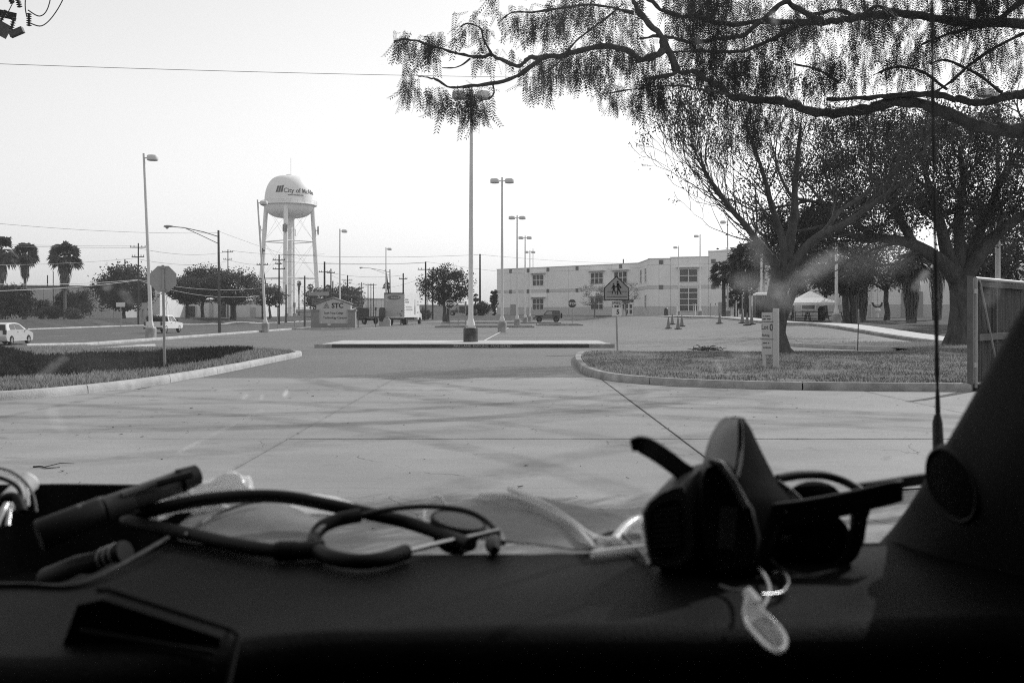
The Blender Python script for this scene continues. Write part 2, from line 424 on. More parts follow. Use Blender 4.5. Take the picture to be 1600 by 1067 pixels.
def kerb(name, path, label, m, h=0.15, w=0.16, seg=3.0, zf=None, smooth=True, jag=0.004, hn=None):
    root = structure(thing(name, (0, 0, 0), label, None))
    P = catmull(path, 10) if smooth else [np.array(p, float) for p in path]
    # resample
    cum = [0]
    for a, b in zip(P[:-1], P[1:]): cum.append(cum[-1] + float(np.linalg.norm(b - a)))
    T = cum[-1]; n = max(1, round(T / seg)); zf = zf or G
    def at(s):
        return np.array([np.interp(s, cum, [p[i] for p in P]) for i in (0, 1)])
    for k in range(n):
        s0, s1 = T * k / n + .012, T * (k + 1) / n - .012
        rings = []; dz = random.uniform(-jag, jag)
        for j in range(5):
            s = s0 + (s1 - s0) * j / 4; p = at(s); t = at(min(s + .05, T)) - at(max(s - .05, 0)); t /= np.linalg.norm(t) + 1e-9
            nrm = np.array([-t[1], t[0]]); z = zf(p[0], p[1]) + dz
            pr = [(-w / 2 - .015, -.1), (-w / 2 - .012, h * .3), (-w / 2, h - .025), (-w / 2 + .025, h), (w / 2 - .025, h), (w / 2, h - .025), (w / 2 + .012, h * .3), (w / 2 + .015, -.1)]
            rings.append([Vector((p[0] + nrm[0] * a, p[1] + nrm[1] * a, z + b)) for a, b in pr])
        MB().loft(rings).build('kerb_stone', m, root, smooth=45)
    return root
LK = [(-30, 13.2), (-20, 14.0), (-14, 14.9), (-10.4, 15.9), (-8.6, 17.2), (-7.8, 19.2), (-7.45, 21.5), (-7.3, 25), (-7.3, 30), (-7.3, 33.6), (-7.55, 35.0), (-8.2, 35.9)]
RK = [(2.9, 36.0), (2.4, 34.5), (2.05, 31), (1.88, 27), (1.9, 24.2), (2.25, 22.0), (3.1, 20.6), (4.4, 19.75), (6.2, 19.2), (8.72, 18.95)]
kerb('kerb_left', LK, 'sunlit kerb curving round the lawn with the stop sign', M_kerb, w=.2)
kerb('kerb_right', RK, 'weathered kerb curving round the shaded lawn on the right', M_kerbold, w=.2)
kerb('kerb_stub', [(-15.5, 43), (-15.7, 39), (-16.1, 34.5)], 'short white kerb beside the dark swale', M_kerb, w=.22, seg=2.4)
kerb('street_kerb', [(-22.5, 46), (-22.5, 63), (-22.5, 90), (-22.3, 104), (-21.9, 110)], 'pale kerb between the parking lot and the street', M_kerb, seg=4, smooth=False)
kerb('far_street_kerb', [(kerb_far(y), y) for y in range(60, 262, 12)], 'pale kerb along the far side of the street', M_kerb, seg=6, smooth=False, w=.25)
kerb('walk_kerb', [(20.3, 47), (20.3, 112)], 'kerb along the pale walk on the right', M_kerbold, seg=5, smooth=False, w=.2)
kerb('lot_end_kerb', [(-12, 171.5), (20, 171.5)], 'kerb at the far end of the parking lot', M_kerbold, seg=6, smooth=False)
structure(sheet('walk', 20.42, 22.4, 47, 128, 3, 50, 0.16, M_walk))
structure(sheet('entrance_walk', 20.4, 34, 128, 141, 8, 8, 0.14, M_walk))
kerb('lot_corner_kerb', [(12.4, 45.0), (12.9, 42.6), (14.2, 40.2), (15.3, 39.6)], 'low curved kerb of a small grass corner right of the big tree', M_kerb, w=.22, seg=1.7)

# raised traffic median with the painted fire lane kerb
med = structure(thing('median', (0, 0, 0), 'low concrete median with a dark painted fire lane kerb', None))
M_med = mat('median_top', 0.50, .9, .2, .15, 1.5, .3, 30, blotch=.1)
MB().box((-2.0, 45.4, .065), (12.4, 5.9, .15)).build('median_slab', M_med, med)
x = -8.42
for wd, mm in ((.75, M_kerbold), (1.85, M_kerbpaint), (1.9, M_kerbpaint), (2.0, M_kerbpaint), (2.0, M_kerbpaint), (2.0, M_kerbpaint), (1.2, M_kerbpaint), (1.1, M_kerbold)):
    f = [(x + .01, 42.39, 0), (x + wd - .01, 42.39, 0)]
    MB().loft([[Vector((xx, 42.37, -.05)), Vector((xx, 42.385, .12)), Vector((xx, 42.42, .15)), Vector((xx, 42.52, .152)), Vector((xx, 42.52, -.05))] for xx in (x + .008, x + wd - .008)]).build('kerb_stone', mm, med)
    x += wd
lettering('FIRE LANE  PARKING  PROHIBITED', 0.125, mat('worn_stencil_paint', .42, .8, .2, .4, 12), med, (-1.25, 42.367, .065), bold=.012, sx=1.28)
# brick-like tactile strip on the right half of the median top
for i in range(18):
    for j in range(2):
        MB().box((0.6 + i * .21, 43.0 + j * .4, .148), (.18, .36, .012)).build('paver', M_walk, med)

# far islands with stop signs
for nm, x0, x1, y0, y1, lb in (('island_left', -7.6, 2.2, 98, 104, 'kerbed island below the left stop sign in the lot'), ('island_right', 2.9, 8.0, 112, 120, 'kerbed island below the right stop sign in the lot'), ('island_back', -9.4, 6.5, 132, 139, 'long low island in front of the parked dark pickup')):
    isl = structure(thing(nm, (0, 0, 0), lb, None))
    MB().box(((x0 + x1) / 2, (y0 + y1) / 2, .06), (x1 - x0 - .3, y1 - y0 - .3, .16)).build('island_turf', M_ground, isl)
    for a, b, c, d in ((x0, x1, y0, y0 + .16), (x0, x1, y1 - .16, y1), (x0, x0 + .16, y0 + .17, y1 - .17), (x1 - .16, x1, y0 + .17, y1 - .17)):
        MB().box(((a + b) / 2, (c + d) / 2, .06), (b - a, d - c, .2)).build('kerb_stone', M_kerbold, isl)
# sign island
isl = structure(thing('sign_island', (0, 0, 0), 'kerbed bed under the campus monument sign', None))
sz = G(-18.6, 104)
pts = [(-22.0, 101.6), (-15.6, 101.6), (-13.2, 104.5), (-13.6, 109), (-22, 110)]
MB().prism([(a, b, sz - .1) for a, b in pts], (0, 0, .2)).build('bed', M_bank, isl)
kerb('sign_island_kerb', pts[:4], 'kerb round the bed of the campus monument sign', M_kerb, seg=2.6, smooth=False, zf=lambda x, y: sz)

# painted markings
def stripe(x0, y0, x1, y1, w, label, m=M_mark):
    p, q = Vector((x0, y0, 0)), Vector((x1, y1, 0)); t = (q - p).normalized(); n = Vector((-t.y, t.x, 0)) * w / 2
    k = max(2, int((q - p).length / 3)); vs = []; fs = []
    for i in range(k + 1):
        c = p + (q - p) * i / k
        for s in (-1, 1):
            v = c + n * s; vs.append((v.x, v.y, G(v.x, v.y) + .004))
    for i in range(k): fs.append((2 * i, 2 * i + 1, 2 * i + 3, 2 * i + 2))
    o = MB().add(vs, fs).build('painted_line', m); structure(o, label); return o
stripe(-1.55, 49.2, -.2, 103, .13, 'long white line along the row of light poles')
for i, y in enumerate((53, 56.2, 59.4, 62.6, 65.8, 69, 75, 81, 88)):
    stripe(-1.3, y, -6.9, y + .4, .10, 'faint white parking line left of the light pole row')
    stripe(-1.2, y, 4.6, y - .2, .10, 'faint white parking line right of the light pole row')
for i, y in enumerate((48.5, 51.6, 54.7, 57.8, 61)):
    stripe(-21.9, y, -16.8, y + .2, .10, 'faint white parking line by the street kerb')
for y in range(60, 170, 14):
    stripe(-41, y, -41, y + 4.5, .13, 'dashed lane line on the street'); stripe(-33, y, -33, y + 4.5, .13, 'dashed lane line on the street')

# lawns
def left_edge(y): return float(np.interp(y, [13.2, 14.0, 14.9, 15.9, 17.2, 19.2, 21.5, 25, 33.6, 35, 35.9, 38, 41.5], [-30, -20, -14, -10.4, -8.6, -7.8, -7.45, -7.3, -7.3, -7.55, -8.2, -9.6, -12.8])) - .1
def right_edge(y): return float(np.interp(y, [18.95, 19.2, 19.75, 20.6, 22, 24.2, 27, 31, 34.5, 36, 37.4], [8.7, 6.2, 4.4, 3.1, 2.25, 1.9, 1.88, 2.05, 2.4, 2.9, 6.0])) + .1
def swale(x, y):
    # distance to the ditch axis
    a = np.array((-9.6, 37.2)); b = np.array((-15.5, 24.5)); p = np.array((x, y)); t = np.clip(np.dot(p - a, b - a) / np.dot(b - a, b - a), 0, 1)
    d = np.linalg.norm(p - (a + t * (b - a))); w = 1.2 + 3.0 * t
    return 0.0
def cover(x, y):  # outline of the dip whose shade is put into dark leaves
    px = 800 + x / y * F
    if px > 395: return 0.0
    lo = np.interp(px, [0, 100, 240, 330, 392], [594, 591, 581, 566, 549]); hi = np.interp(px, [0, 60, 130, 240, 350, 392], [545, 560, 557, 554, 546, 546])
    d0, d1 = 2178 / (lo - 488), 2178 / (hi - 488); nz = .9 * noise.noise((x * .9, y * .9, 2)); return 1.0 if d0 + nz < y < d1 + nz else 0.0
def zleft(x, y): return .125 + .03 * noise.noise((x * .6, y * .6, 0)) - .55 * swale(x, y) - .1 * sst((y - 36) / 5)
def zright(x, y): return max(.13 + .035 * noise.noise((x * .5, y * .5, 3)) - .125 * sst((y - 34) / 3.4) * (1 - sst((x - 13) / 3)), G(x, y) - .05 if x > 13 else -9)
def lawn_mesh(name, xl, xr, y0, y1, nx, ny, zf, m, label):
    vs = []; fs = []
    for j in range(ny + 1):
        y = y0 + (y1 - y0) * j / ny; a, b = xl(y), xr(y)
        for i in range(nx + 1):
            x = a + (b - a) * i / nx; vs.append((x, y, zf(x, y)))
    for j in range(ny):
        for i in range(nx): a = j * (nx + 1) + i; fs.append((a, a + 1, a + nx + 2, a + nx + 1))
    return structure(MB().add(vs, fs).build(name, m, smooth=60), label)
M_soil = mat('lawn_soil', .15, .95, .1, .4, 4.0, .5, 30, blotch=.3, blotch_scale=.4)
lawn_mesh('lawn_left', lambda y: -30, left_edge, 13.25, 41.5, 60, 60, zleft, M_soil, 'lawn with a dark swale left of the entry')
lawn_mesh('lawn_right', right_edge, lambda y: 34, 18.97, 37.4, 70, 46, zright, M_soil, 'lawn under the big tree right of the entry')
lawn_mesh('lawn_side', lambda y: float(np.interp(y, [37.3, 39.6, 40.2, 42.6, 45, 47.2], [15.0, 15.2, 14.3, 13.0, 12.5, 17])), lambda y: 40, 37.3, 47.2, 50, 24, lambda x, y: max(.1, G(x, y) + .03), M_soil, 'lawn round the foot of the right tree')
lawn_mesh('lawn_back', lambda y: 22.4, lambda y: 70, 47.1, 106.5, 40, 50, lambda x, y: G(x, y) + .02 + .08 * noise.noise((x * .2, y * .2, 0)), M_bank, 'mounded lawn in front of the low wing')

def blades(name, n, sample, zf, hmin, hmax, w, m, label, flat=0.45):
    """grass blades, one triangle each"""
    xy = sample(n); n = len(xy)
    z = np.array([zf(a, b) for a, b in xy])
    h = rng.uniform(hmin, hmax, n); an = rng.uniform(0, 2 * np.pi, n); ln = rng.uniform(0, flat * 2, n) * h; la = rng.uniform(0, 2 * np.pi, n)
    V = np.zeros((n, 3, 3))
    V[:, 0] = np.c_[xy[:, 0] - np.cos(an) * w, xy[:, 1] - np.sin(an) * w, z - .01]
    V[:, 1] = np.c_[xy[:, 0] + np.cos(an) * w, xy[:, 1] + np.sin(an) * w, z - .01]
    V[:, 2] = np.c_[xy[:, 0] + np.cos(la) * ln, xy[:, 1] + np.sin(la) * ln, z + h]
    return tag(np_mesh(name, V.reshape(-1, 3), np.arange(3 * n).reshape(n, 3), m), label, 'grass', kind='stuff')
def samp(x0, x1, y0, y1, test):
    def f(n):
        out = []; tot = 0
        while tot < n:
            y = y0 + (y1 - y0) * rng.random(4 * n) ** 1.35
            P = np.c_[rng.uniform(x0, x1, 4 * n), y]
            k = np.array([test(a, b) for a, b in P[:2 * n]]); P = P[:2 * n][k]; out.append(P); tot += len(P)
        return np.concatenate(out)[:n]
    return f
tl = lambda x, y: x < left_edge(y) - .05 and abs(x) < y * .56 + 1.5
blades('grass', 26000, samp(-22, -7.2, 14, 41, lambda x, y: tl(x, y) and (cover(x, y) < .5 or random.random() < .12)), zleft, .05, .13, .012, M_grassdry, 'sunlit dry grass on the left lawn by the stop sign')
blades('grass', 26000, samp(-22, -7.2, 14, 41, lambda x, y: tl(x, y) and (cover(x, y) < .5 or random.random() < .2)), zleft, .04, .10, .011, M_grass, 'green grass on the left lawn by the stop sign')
blades('ground_cover', 30000, samp(-22, -7.2, 20, 41, lambda x, y: tl(x, y) and cover(x, y) > .5), zleft, .06, .2, .026, M_clovershade, 'leafy ground cover on the left, coloured dark for a shaded dip', flat=.7)
tr = lambda x, y: x > right_edge(y) + .05 and x < y * .56 + 1.5
blades('grass', 38000, samp(2, 24, 19, 37.3, lambda x, y: tr(x, y) and noise.noise((x * .8, y * .8, 9)) > -.12 - .25 * random.random()), zright, .02, .065, .010, M_grass, 'green grass on the right lawn under the big tree')
blades('grass', 24000, samp(2, 24, 19, 37.3, lambda x, y: tr(x, y) and noise.noise((x * .6, y * .6, 5)) > -.05 - .3 * (y > 31)), zright, .02, .07, .011, M_grassdry, 'dry grass tufts on the right lawn under the big tree')
blades('grass', 9000, samp(15.3, 27, 37.4, 47, lambda x, y: True), lambda x, y: max(.1, G(x, y) + .03), .05, .12, .014, M_grassdry, 'dry grass round the foot of the right tree')
blades('grass', 9000, samp(-36, -12, 41, 55, lambda x, y: (x < -15.9 or y < 42) and x < -12.9 - (y - 41) * .9 and x > -22.2), G, .03, .09, .018, M_grassdry, 'dry grass beside the white kerb stub on the left')
# leaf litter and twigs on the drive
n = 420
xy = np.c_[rng.uniform(-9, 8, n), rng.uniform(3.4, 22, n)]; an = rng.uniform(0, 6.28, n); s = rng.uniform(.008, .035, n); e = rng.uniform(.25, 1.0, n)
V = np.zeros((n, 4, 3))
for k, (a, b) in enumerate(((-1, -.4), (1, -.2), (.8, .5), (-.7, .4))):
    V[:, k] = np.c_[xy[:, 0] + s * (a * np.cos(an) - b * e * np.sin(an)), xy[:, 1] + s * (a * np.sin(an) + b * e * np.cos(an)), .006 + .012 * rng.random(n)]
tag(np_mesh('leaf_litter', V.reshape(-1, 3), np.arange(4 * n).reshape(n, 4), M_wood), 'dark leaf litter scattered over the concrete drive', 'leaves', kind='stuff')
for (x0, y0, x1, y1, lb) in ((3.25, 8.35, 4.5, 8.5, 'long thin twig lying on the concrete behind the sunglasses'), (-4.62, 9.6, -4.35, 9.55, 'small dark twig on the concrete above the marker'), (4.4, 7.5, 4.2, 6.9, 'short forked twig on the concrete beside the pillar')):
    P = [Vector((x0 + (x1 - x0) * t, y0 + (y1 - y0) * t + .04 * math.sin(t * 7), .012)) for t in np.linspace(0, 1, 8)]
    mb = MB().tube(P, [.009 * (1 - .6 * t) for t in np.linspace(0, 1, 8)], 5)
    mb.tube([P[3], P[3] + Vector((.1, .12, .02)), P[3] + Vector((.22, .16, .01))], [.005, .004, .002], 4)
    tag(mb.build('twig', M_wood), lb, 'twig')

# ------------------------------------------------------------------ buildings
def window(root, c, w, h, t, nx, ny, awning=False, name='window'):
    """c: centre on the wall face, t: unit vector along the wall; n faces the viewer"""
    t = Vector(t); n = Vector((t.y, -t.x, 0)); c = Vector(c); rz = math.atan2(t.y, t.x)
    fr = MB()
    for s in (-1, 1):
        fr.box(c + t * s * (w / 2) + n * .03, (.14, .16, h + .14), rz); fr.box(c + Vector((0, 0, s * h / 2)) + n * .032, (w - .14, .15, .12), rz)
    wo_ = fr.build(name, M_trim, root)
    for i in range(nx):
        for j in range(ny):
            pw, ph = w / nx, h / ny
            MB().box(c + t * (-w / 2 + pw * (i + .5)) + Vector((0, 0, -h / 2 + ph * (j + .5))) + n * .012, (pw - .14, .05, ph - .13), rz).build('pane', M_pane, wo_)
    mu = MB()
    for i in range(1, nx): mu.box(c + t * (-w / 2 + w / nx * i) + n * .04, (.16, .1, h - .1), rz)
    for j in range(1, ny): mu.box(c + Vector((0, 0, -h / 2 + h / ny * j)) + n * .035, (w - .1, .1, .14), rz)
    if nx > 1 or ny > 1: mu.build('mullion', M_trim, wo_)
    if awning:
        MB().box(c + Vector((0, 0, h / 2 + .35)) + n * .45, (w + 1.3, 1.0, .14), rz).build('awning', M_trim, wo_)
    return wo_
def wall(root, p, q, z0, z1, joints, bands=(), parapet=True, vents=()):
    """a wall of tilt-up panels between plan points p,q: recessed joints, a wainscot and string courses"""
    p = Vector((p[0], p[1], 0)); q = Vector((q[0], q[1], 0)); t = (q - p).normalized(); n = Vector((t.y, -t.x, 0)); L = (q - p).length; rz = math.atan2(t.y, t.x)
    MB().box((p + q) / 2 + Vector((0, 0, (z0 + z1) / 2)) - n * .2, (L, .24, z1 - z0), rz).build('wall', M_stuccoband, root)
    xs = [0] + list(joints) + [L]
    zs = [z0] + [b for b in bands] + [z1]
    for a, b in zip(xs[:-1], xs[1:]):
        for k, (c, d) in enumerate(zip(zs[:-1], zs[1:])):
            m = M_stuccolow if k == 0 else M_stucco
            if d - c < .75: m = M_stuccoband
            MB().box(p + t * (a + b) / 2 + Vector((0, 0, (c + d) / 2)) - n * (.04 if d - c >= .75 or k == 0 else -.0), (b - a - .05, .12, d - c - .04), rz).build('wall_panel', m, root)
    if parapet: MB().box((p + q) / 2 + Vector((0, 0, z1 + .06)) - n * .1, (L + .2, .5, .12), rz).build('coping', M_trim, root)
    for a, z in vents:
        MB().box(p + t * a + Vector((0, 0, z)) + n * .03, (.8, .12, .8), rz).build('vent', M_vent, root)
    return p, t, n
ZB = 0.86
bld = thing('college_building', (0, 0, 0), 'two storey beige stucco building with paired windows at the far end of the lot', 'building')
A, B_, C_, D_, E_, F_ = (-3.5, 230), (25.5, 200), (25.6, 187), (29.6, 186.0), (36.2, 183.5), (58, 181)
bands = [2.6, 5.9, 6.5, 10.4]
p, t, n = wall(bld, A, B_, ZB, 11.35, [4.6, 10.3, 16.3, 22.5, 28.6, 34.6], bands, vents=[(x, z) for x in (4.6, 10.3, 16.4, 25.0, 37) for z in (6.2, 10.85)])
zt = lambda z: Vector((0, 0, z))
for a in (13.4, 30.6, 37.0):
    window(bld, p + t * a + zt(8.6), 3.4, 2.4, t, 3, 2, True); window(bld, p + t * a + zt(3.3), 3.4, 2.4, t, 3, 2, True)
MB().box(p + t * 5.6 + zt(2.0) + n * .05, (2.0, .12, 2.6), math.atan2(t.y, t.x)).build('door', M_door, bld)
def double_door(p, t, a, nm='door'):
    rz = math.atan2(t.y, t.x); n = Vector((t.y, -t.x, 0))
    d = MB().box(p + t * a + zt(ZB + 1.3) + n * .05, (2.3, .12, 2.6), rz).build(nm, M_trim, bld)
    for s in (-1, 1):
        for z, h in ((ZB + 1.85, .75), (ZB + .75, .8)):
            MB().box(p + t * (a + s * .52) + zt(z) + n * .1, (.6, .06, h), rz).build('pane', M_pane, d)
    MB().box(p + t * a + zt(ZB + 2.95) + n * .06, (2.3, .1, .5), rz).build('transom', M_pane, d)
double_door(p, t, 39.2)
p, t, n = wall(bld, B_, C_, ZB, 11.35, [6.5], bands); window(bld, p + t * 3.4 + zt(8.6), 2.2, 2.6, t, 2, 2); window(bld, p + t * 9.8 + zt(8.6), 2.2, 2.6, t, 2, 2); window(bld, p + t * 9.8 + zt(3.5), 2.2, 2.6, t, 2, 2)
p, t, n = wall(bld, C_, D_, ZB, 11.5, [2.0], bands, vents=[(2.4, 6.2), (2.4, 10.9)])
p, t, n = wall(bld, D_, E_, ZB, 11.7, [3.3], bands)
window(bld, p + t * 3.4 + zt(8.3), 3.4, 2.4, t, 2, 2, True); window(bld, p + t * 3.4 + zt(4.0), 3.4, 4.6, t, 2, 4)
p, t, n = wall(bld, E_, F_, ZB, 12.7, [4, 8, 12, 16], bands, vents=[(.9, 6.2), (.9, 10.9)])
window(bld, p + t * 8.0 + zt(8.3), 3.4, 2.4, t, 2, 2, True); window(bld, p + t * 16 + zt(8.3), 3.4, 2.4, t, 2, 2, True)
double_door(p, t, 6.4); MB().box(p + t * 2.6 + zt(2.1) + n * .05, (1.6, .12, 2.6), math.atan2(t.y, t.x)).build('door', M_door, bld)
# parapet gable and solid mass behind
MB().prism([(E_[0], E_[1] + .3, 12.75), (44, E_[1] - .9, 13.5), (F_[0], F_[1] + .3, 12.75)], (0, .5, 0)).build('parapet', M_stucco, bld)
MB().prism([(A[0] + .3, A[1] + .3, ZB), (B_[0] + .3, B_[1] + .4, ZB), (C_[0] + .35, C_[1] + .4, ZB), (F_[0], F_[1] + .6, ZB), (70, 240, ZB), (10, 260, ZB)], (0, 0, 10.2)).build('core', M_stucco, bld)
MB().cyl((4.6, 218, 11.3), (4.6, 218, 15.4), .06).build('roof_mast', M_galv, bld)

wing = thing('low_wing', (0, 0, 0), 'single storey pale wing with a grey door behind the right trees', 'building')
zb = .9
p = Vector((28, 110, 0)); q = Vector((80, 104, 0)); t = (q - p).normalized(); n = Vector((t.y, -t.x, 0)); rz = math.atan2(t.y, t.x)
MB().box((p + q) / 2 + zt(zb + 2.9) - n * 3.2, ((q - p).length, 6, 5.8), rz).build('core', M_stuccoband, wing)
for i in range(13):
    a = 2 + i * 4.0
    MB().box(p + t * a + zt(zb + .7) - n * .1, (3.96, .16, 1.4), rz).build('wainscot_panel', M_stuccolow, wing)
    MB().box(p + t * a + zt(zb + 3.6) - n * .13, (3.96, .16, 4.36), rz).build('wall_panel', M_stucco, wing)
MB().box(p + t * 15.6 + zt(zb + 1.4) + n * .04, (2.2, .1, 2.9), rz).build('door', M_door, wing)
MB().box(p + t * 9.2 + zt(zb + 1.4) + n * .04, (1.1, .1, 1.9), rz).build('louvre', M_vent, wing)
MB().cyl(p + t * 11.3 + zt(zb) + n * .2, p + t * 11.3 + zt(zb + 5.8) + n * .2, .07).build('downpipe', M_trim, wing)
for a in (1.2, 4.6): window(wing, p + t * a + zt(zb + 1.9), 1.5, 2.0, t, 1, 2)
vb = thing('standpipe', W(1371, 496, 100), 'dark standpipe with twin hose valves before the low wing', 'standpipe')
MB().tube([(0, 0, 0), (0, 0, .55)], .16, 8).build('riser', M_trim, vb); MB().lathe([(.02, .5), (.3, .55), (.34, .75), (.2, .95), (.02, 1.0)], 10).build('dome', M_trim, vb)
for s in (-1, 1): MB().tube([(0, 0, 1.0), (s * .35, 0, 1.15), (s * .5, 0, 1.5)], .1, 6).build('valve', M_dark, vb)

def shed(name, label, px0, px1, ptop, d, depth, wallm, pbase=498, roofm=None, rise=.0, panels=0, lip=.35):
    a = W(px0, pbase, d); b = W(px1, pbase, d); top = W(px0, ptop, d).z; z0 = G(a.x, d) - .3
    r = thing(name, (0, 0, 0), label, 'building')
    cx = (a.x + b.x) / 2; wd = b.x - a.x
    MB().prism([(a.x, d, z0), (b.x, d, z0), (b.x, d, top), (cx, d, top + rise), (a.x, d, top)], (0, depth, 0)).build('wall', wallm, r)
    if roofm: MB().prism([(a.x - .3, d - .3, top + .02), (b.x + .3, d - .3, top + .02), (b.x + .3, d - .3, top + lip), (cx, d - .3, top + rise + lip), (a.x - .3, d - .3, top + lip)], (0, depth + .6, 0)).build('roof', roofm, r)
    for i in range(panels): MB().box((a.x + wd * (i + .5) / panels, d - .06, (top + z0) / 2), (wd / panels - .08, .1, top - z0 - .1)).build('wall_panel', wallm, r)
    return r
s1 = shed('warehouse', 'long pale warehouse with a dark flat roof edge behind the palms', -60, 196, 449, 205, 30, M_wallgrey, roofm=M_roofdark, panels=14)
s2 = shed('white_hall', 'white hall with a tall blank wall behind the left stop sign', 196, 250, 452, 215, 26, M_wallwh, panels=4)
s3 = shed('low_workshop', 'low workshop with dark openings behind the three oaks', 245, 412, 472, 232, 24, M_wallwh, roofm=M_wallgrey, panels=8)
for i, (x0, x1, y0) in enumerate(((253, 262, 482), (272, 280, 484), (290, 304, 478), (327, 332, 474), (345, 352, 476), (392, 398, 480))):
    a = W(x0, y0, 231.6); b = W(x1, 498, 231.6)
    MB().box(((a.x + b.x) / 2, 231.75, (a.z + b.z) / 2), (b.x - a.x, .3, a.z - b.z)).build('door', M_dark if i % 2 == 0 else M_wallgrey, s3)
s4 = shed('tower_shed', 'long grey shed behind the legs of the water tower', 425, 560, 487, 330, 30, M_wallgrey, pbase=496, roofm=M_wallgrey, rise=.6)
s5 = shed('pale_depot', 'pale depot with upright white panels left of the box truck', 556, 604, 468, 330, 30, M_wallwh, pbase=498, roofm=M_wallgrey, panels=6)
s6 = shed('small_shed', 'small grey shed behind the stop sign tree', 640, 770, 478, 300, 18, M_wallgrey, pbase=497, roofm=M_wallgrey)

# chain link fence in front of the sheds (posts, rails; mesh fabric as fine wires)
def chain_fence(name, label, p0, p1, h, npost, step=.35):
    r = thing(name, (0, 0, 0), label, 'fence')
    p0 = Vector(p0); p1 = Vector(p1)
    for i in range(npost):
        c = p0.lerp(p1, i / (npost - 1)); MB().cyl(c, c + zt(h), .05, n=6).build('post', M_galv, r)
    MB().tube([p0 + zt(h), p1 + zt(h)], .035, 6).build('rail', M_galv, r)
    mb = MB(); L = (p1 - p0).length; k = int(L / step)
    for i in range(-int(h / step), k):
        for s in (1, -1):
            a = i * step if s > 0 else (i + h / step) * step
            a0 = max(0, min(L, a)); a1 = max(0, min(L, a + s * h))
            if abs(a1 - a0) < .1: continue
            z0_ = (a0 - a) * s; z1_ = (a1 - a) * s
            mb.tube([p0.lerp(p1, a0 / L) + zt(z0_), p0.lerp(p1, a1 / L) + zt(z1_)], .012, 3, cap=False)
    o = mb.build('chain_mesh', M_galv, r); o['kind'] = 'stuff'
    return r
chain_fence('chain_fence', 'chain link fence round the foot of the water tower', (-76, 282, .2), (-44, 276, .2), 2.6, 12)
chain_fence('chain_fence', 'chain link fence behind the parked box truck', (-43, 262, .2), (-9, 240, .6), 2.4, 12)

# ------------------------------------------------------------------ water tower
TX, TY, TZ = -67.8, 303, .2
tw = thing('water_tower', (TX, TY, TZ), 'white water tower with city lettering on its rounded tank', 'water tower')
def prow(y): return EYE - (y - 488) / F * TY - TZ
zt0, zb0 = prow(275), prow(342)
Rt = 7.35
prof = []
zeq = prow(316)
for k in range(0, 15):
    a = k / 14 * math.pi / 2; prof.append((Rt * max(.004, math.cos(a)) ** .56, zeq + (zt0 - zeq) * math.sin(a) ** 1.0))
low = []
zl = prow(321)
for k in range(0, 11):
    a = k / 10 * math.pi / 2; low.append((max(1.9, Rt * math.cos(a) ** .62), zl - (zl - prow(341)) * math.sin(a)))
low += [(1.5, prow(343.5)), (1.15, prow(346)), (1.05, prow(352))]
MB().lathe(list(reversed(low)) + [(Rt, zl + .05)] + prof, 48).build('tank', M_tank, tw, smooth=35)
MB().lathe([(1.0, 0), (1.0, prow(350))], 16).build('riser', M_tank, tw, smooth=50)
MB().lathe([(Rt + .02, zl - .1), (Rt + 1.0, zl - .1), (Rt + 1.0, zl + .06), (Rt + .02, zl + .06)], 40, cap=False).build('balcony', M_tank, tw)
rl = MB()
for z in (.55, 1.1): rl.tube([(math.cos(a) * (Rt + .95), math.sin(a) * (Rt + .95), zl + z) for a in np.linspace(0, 2 * math.pi, 41)], .045, 4, cap=False)
for k in range(24):
    a = k * math.pi / 12; rl.cyl((math.cos(a) * (Rt + .95), math.sin(a) * (Rt + .95), zl), (math.cos(a) * (Rt + .95), math.sin(a) * (Rt + .95), zl + 1.1), .04, n=4)
rl.build('railing', M_tank, tw)
legs = []
for k in range(4):
    a = -math.pi / 2 + .08 + k * math.pi / 2
    bx, by = math.cos(a), math.sin(a)
    legs.append(lambda z, bx=bx, by=by: Vector((bx * (9.0 - (9.0 - 6.9) * z / zl), by * (9.0 - (9.0 - 6.9) * z / zl), z)))
    lg = MB().tube([legs[-1](0), legs[-1](zl - .5), legs[-1](zl + 2.2)], [.72, .66, .5], 12).build('leg', M_tank, tw, smooth=50)
    MB().lathe([(1.2, -.3), (1.2, .9), (1.0, 1.0)], 12, Matrix.Translation(legs[-1](0))).build('footing', M_base, lg)
st = MB()
z1, z2 = prow(378), prow(435)
for z in (z1, z2):
    for k in range(4): st.tube([legs[k](z), legs[(k + 1) % 4](z)], .16, 6)
st.build('strut', M_tank, tw)
br = MB()
for za, zb_ in ((0.5, z2), (z2, z1), (z1, zl)):
    for k in range(4):
        br.tube([legs[k](za), legs[(k + 1) % 4](zb_)], .028, 4); br.tube([legs[k](zb_), legs[(k + 1) % 4](za)], .028, 4)
br.build('brace_rods', M_galv, tw)
for k in range(4):
    c = legs[k](prow(360)); d = Vector((c.x, c.y, 0)).normalized()
    for s in (-1, 0, 1):
        sd = Vector((-d.y, d.x, 0)) * s * .55
        MB().box(c + d * 1.3 + sd, (.28, .28, 2.2 + .5 * (s == 0)), math.atan2(d.y, d.x)).build('antenna_panel', M_dark, tw)
    MB().tube([c + d * .5, c + d * 1.2], .12, 5).build('bracket', M_galv, tw)
MB().cyl((0.5, 0, zt0 - .1), (0.5, 0, prow(247)), .05, n=5).build('mast', M_galv, tw)
MB().lathe([(.9, zt0 - .2), (.9, zt0 + .35), (.3, zt0 + .5)], 12).build('roof_vent', M_tank, tw)
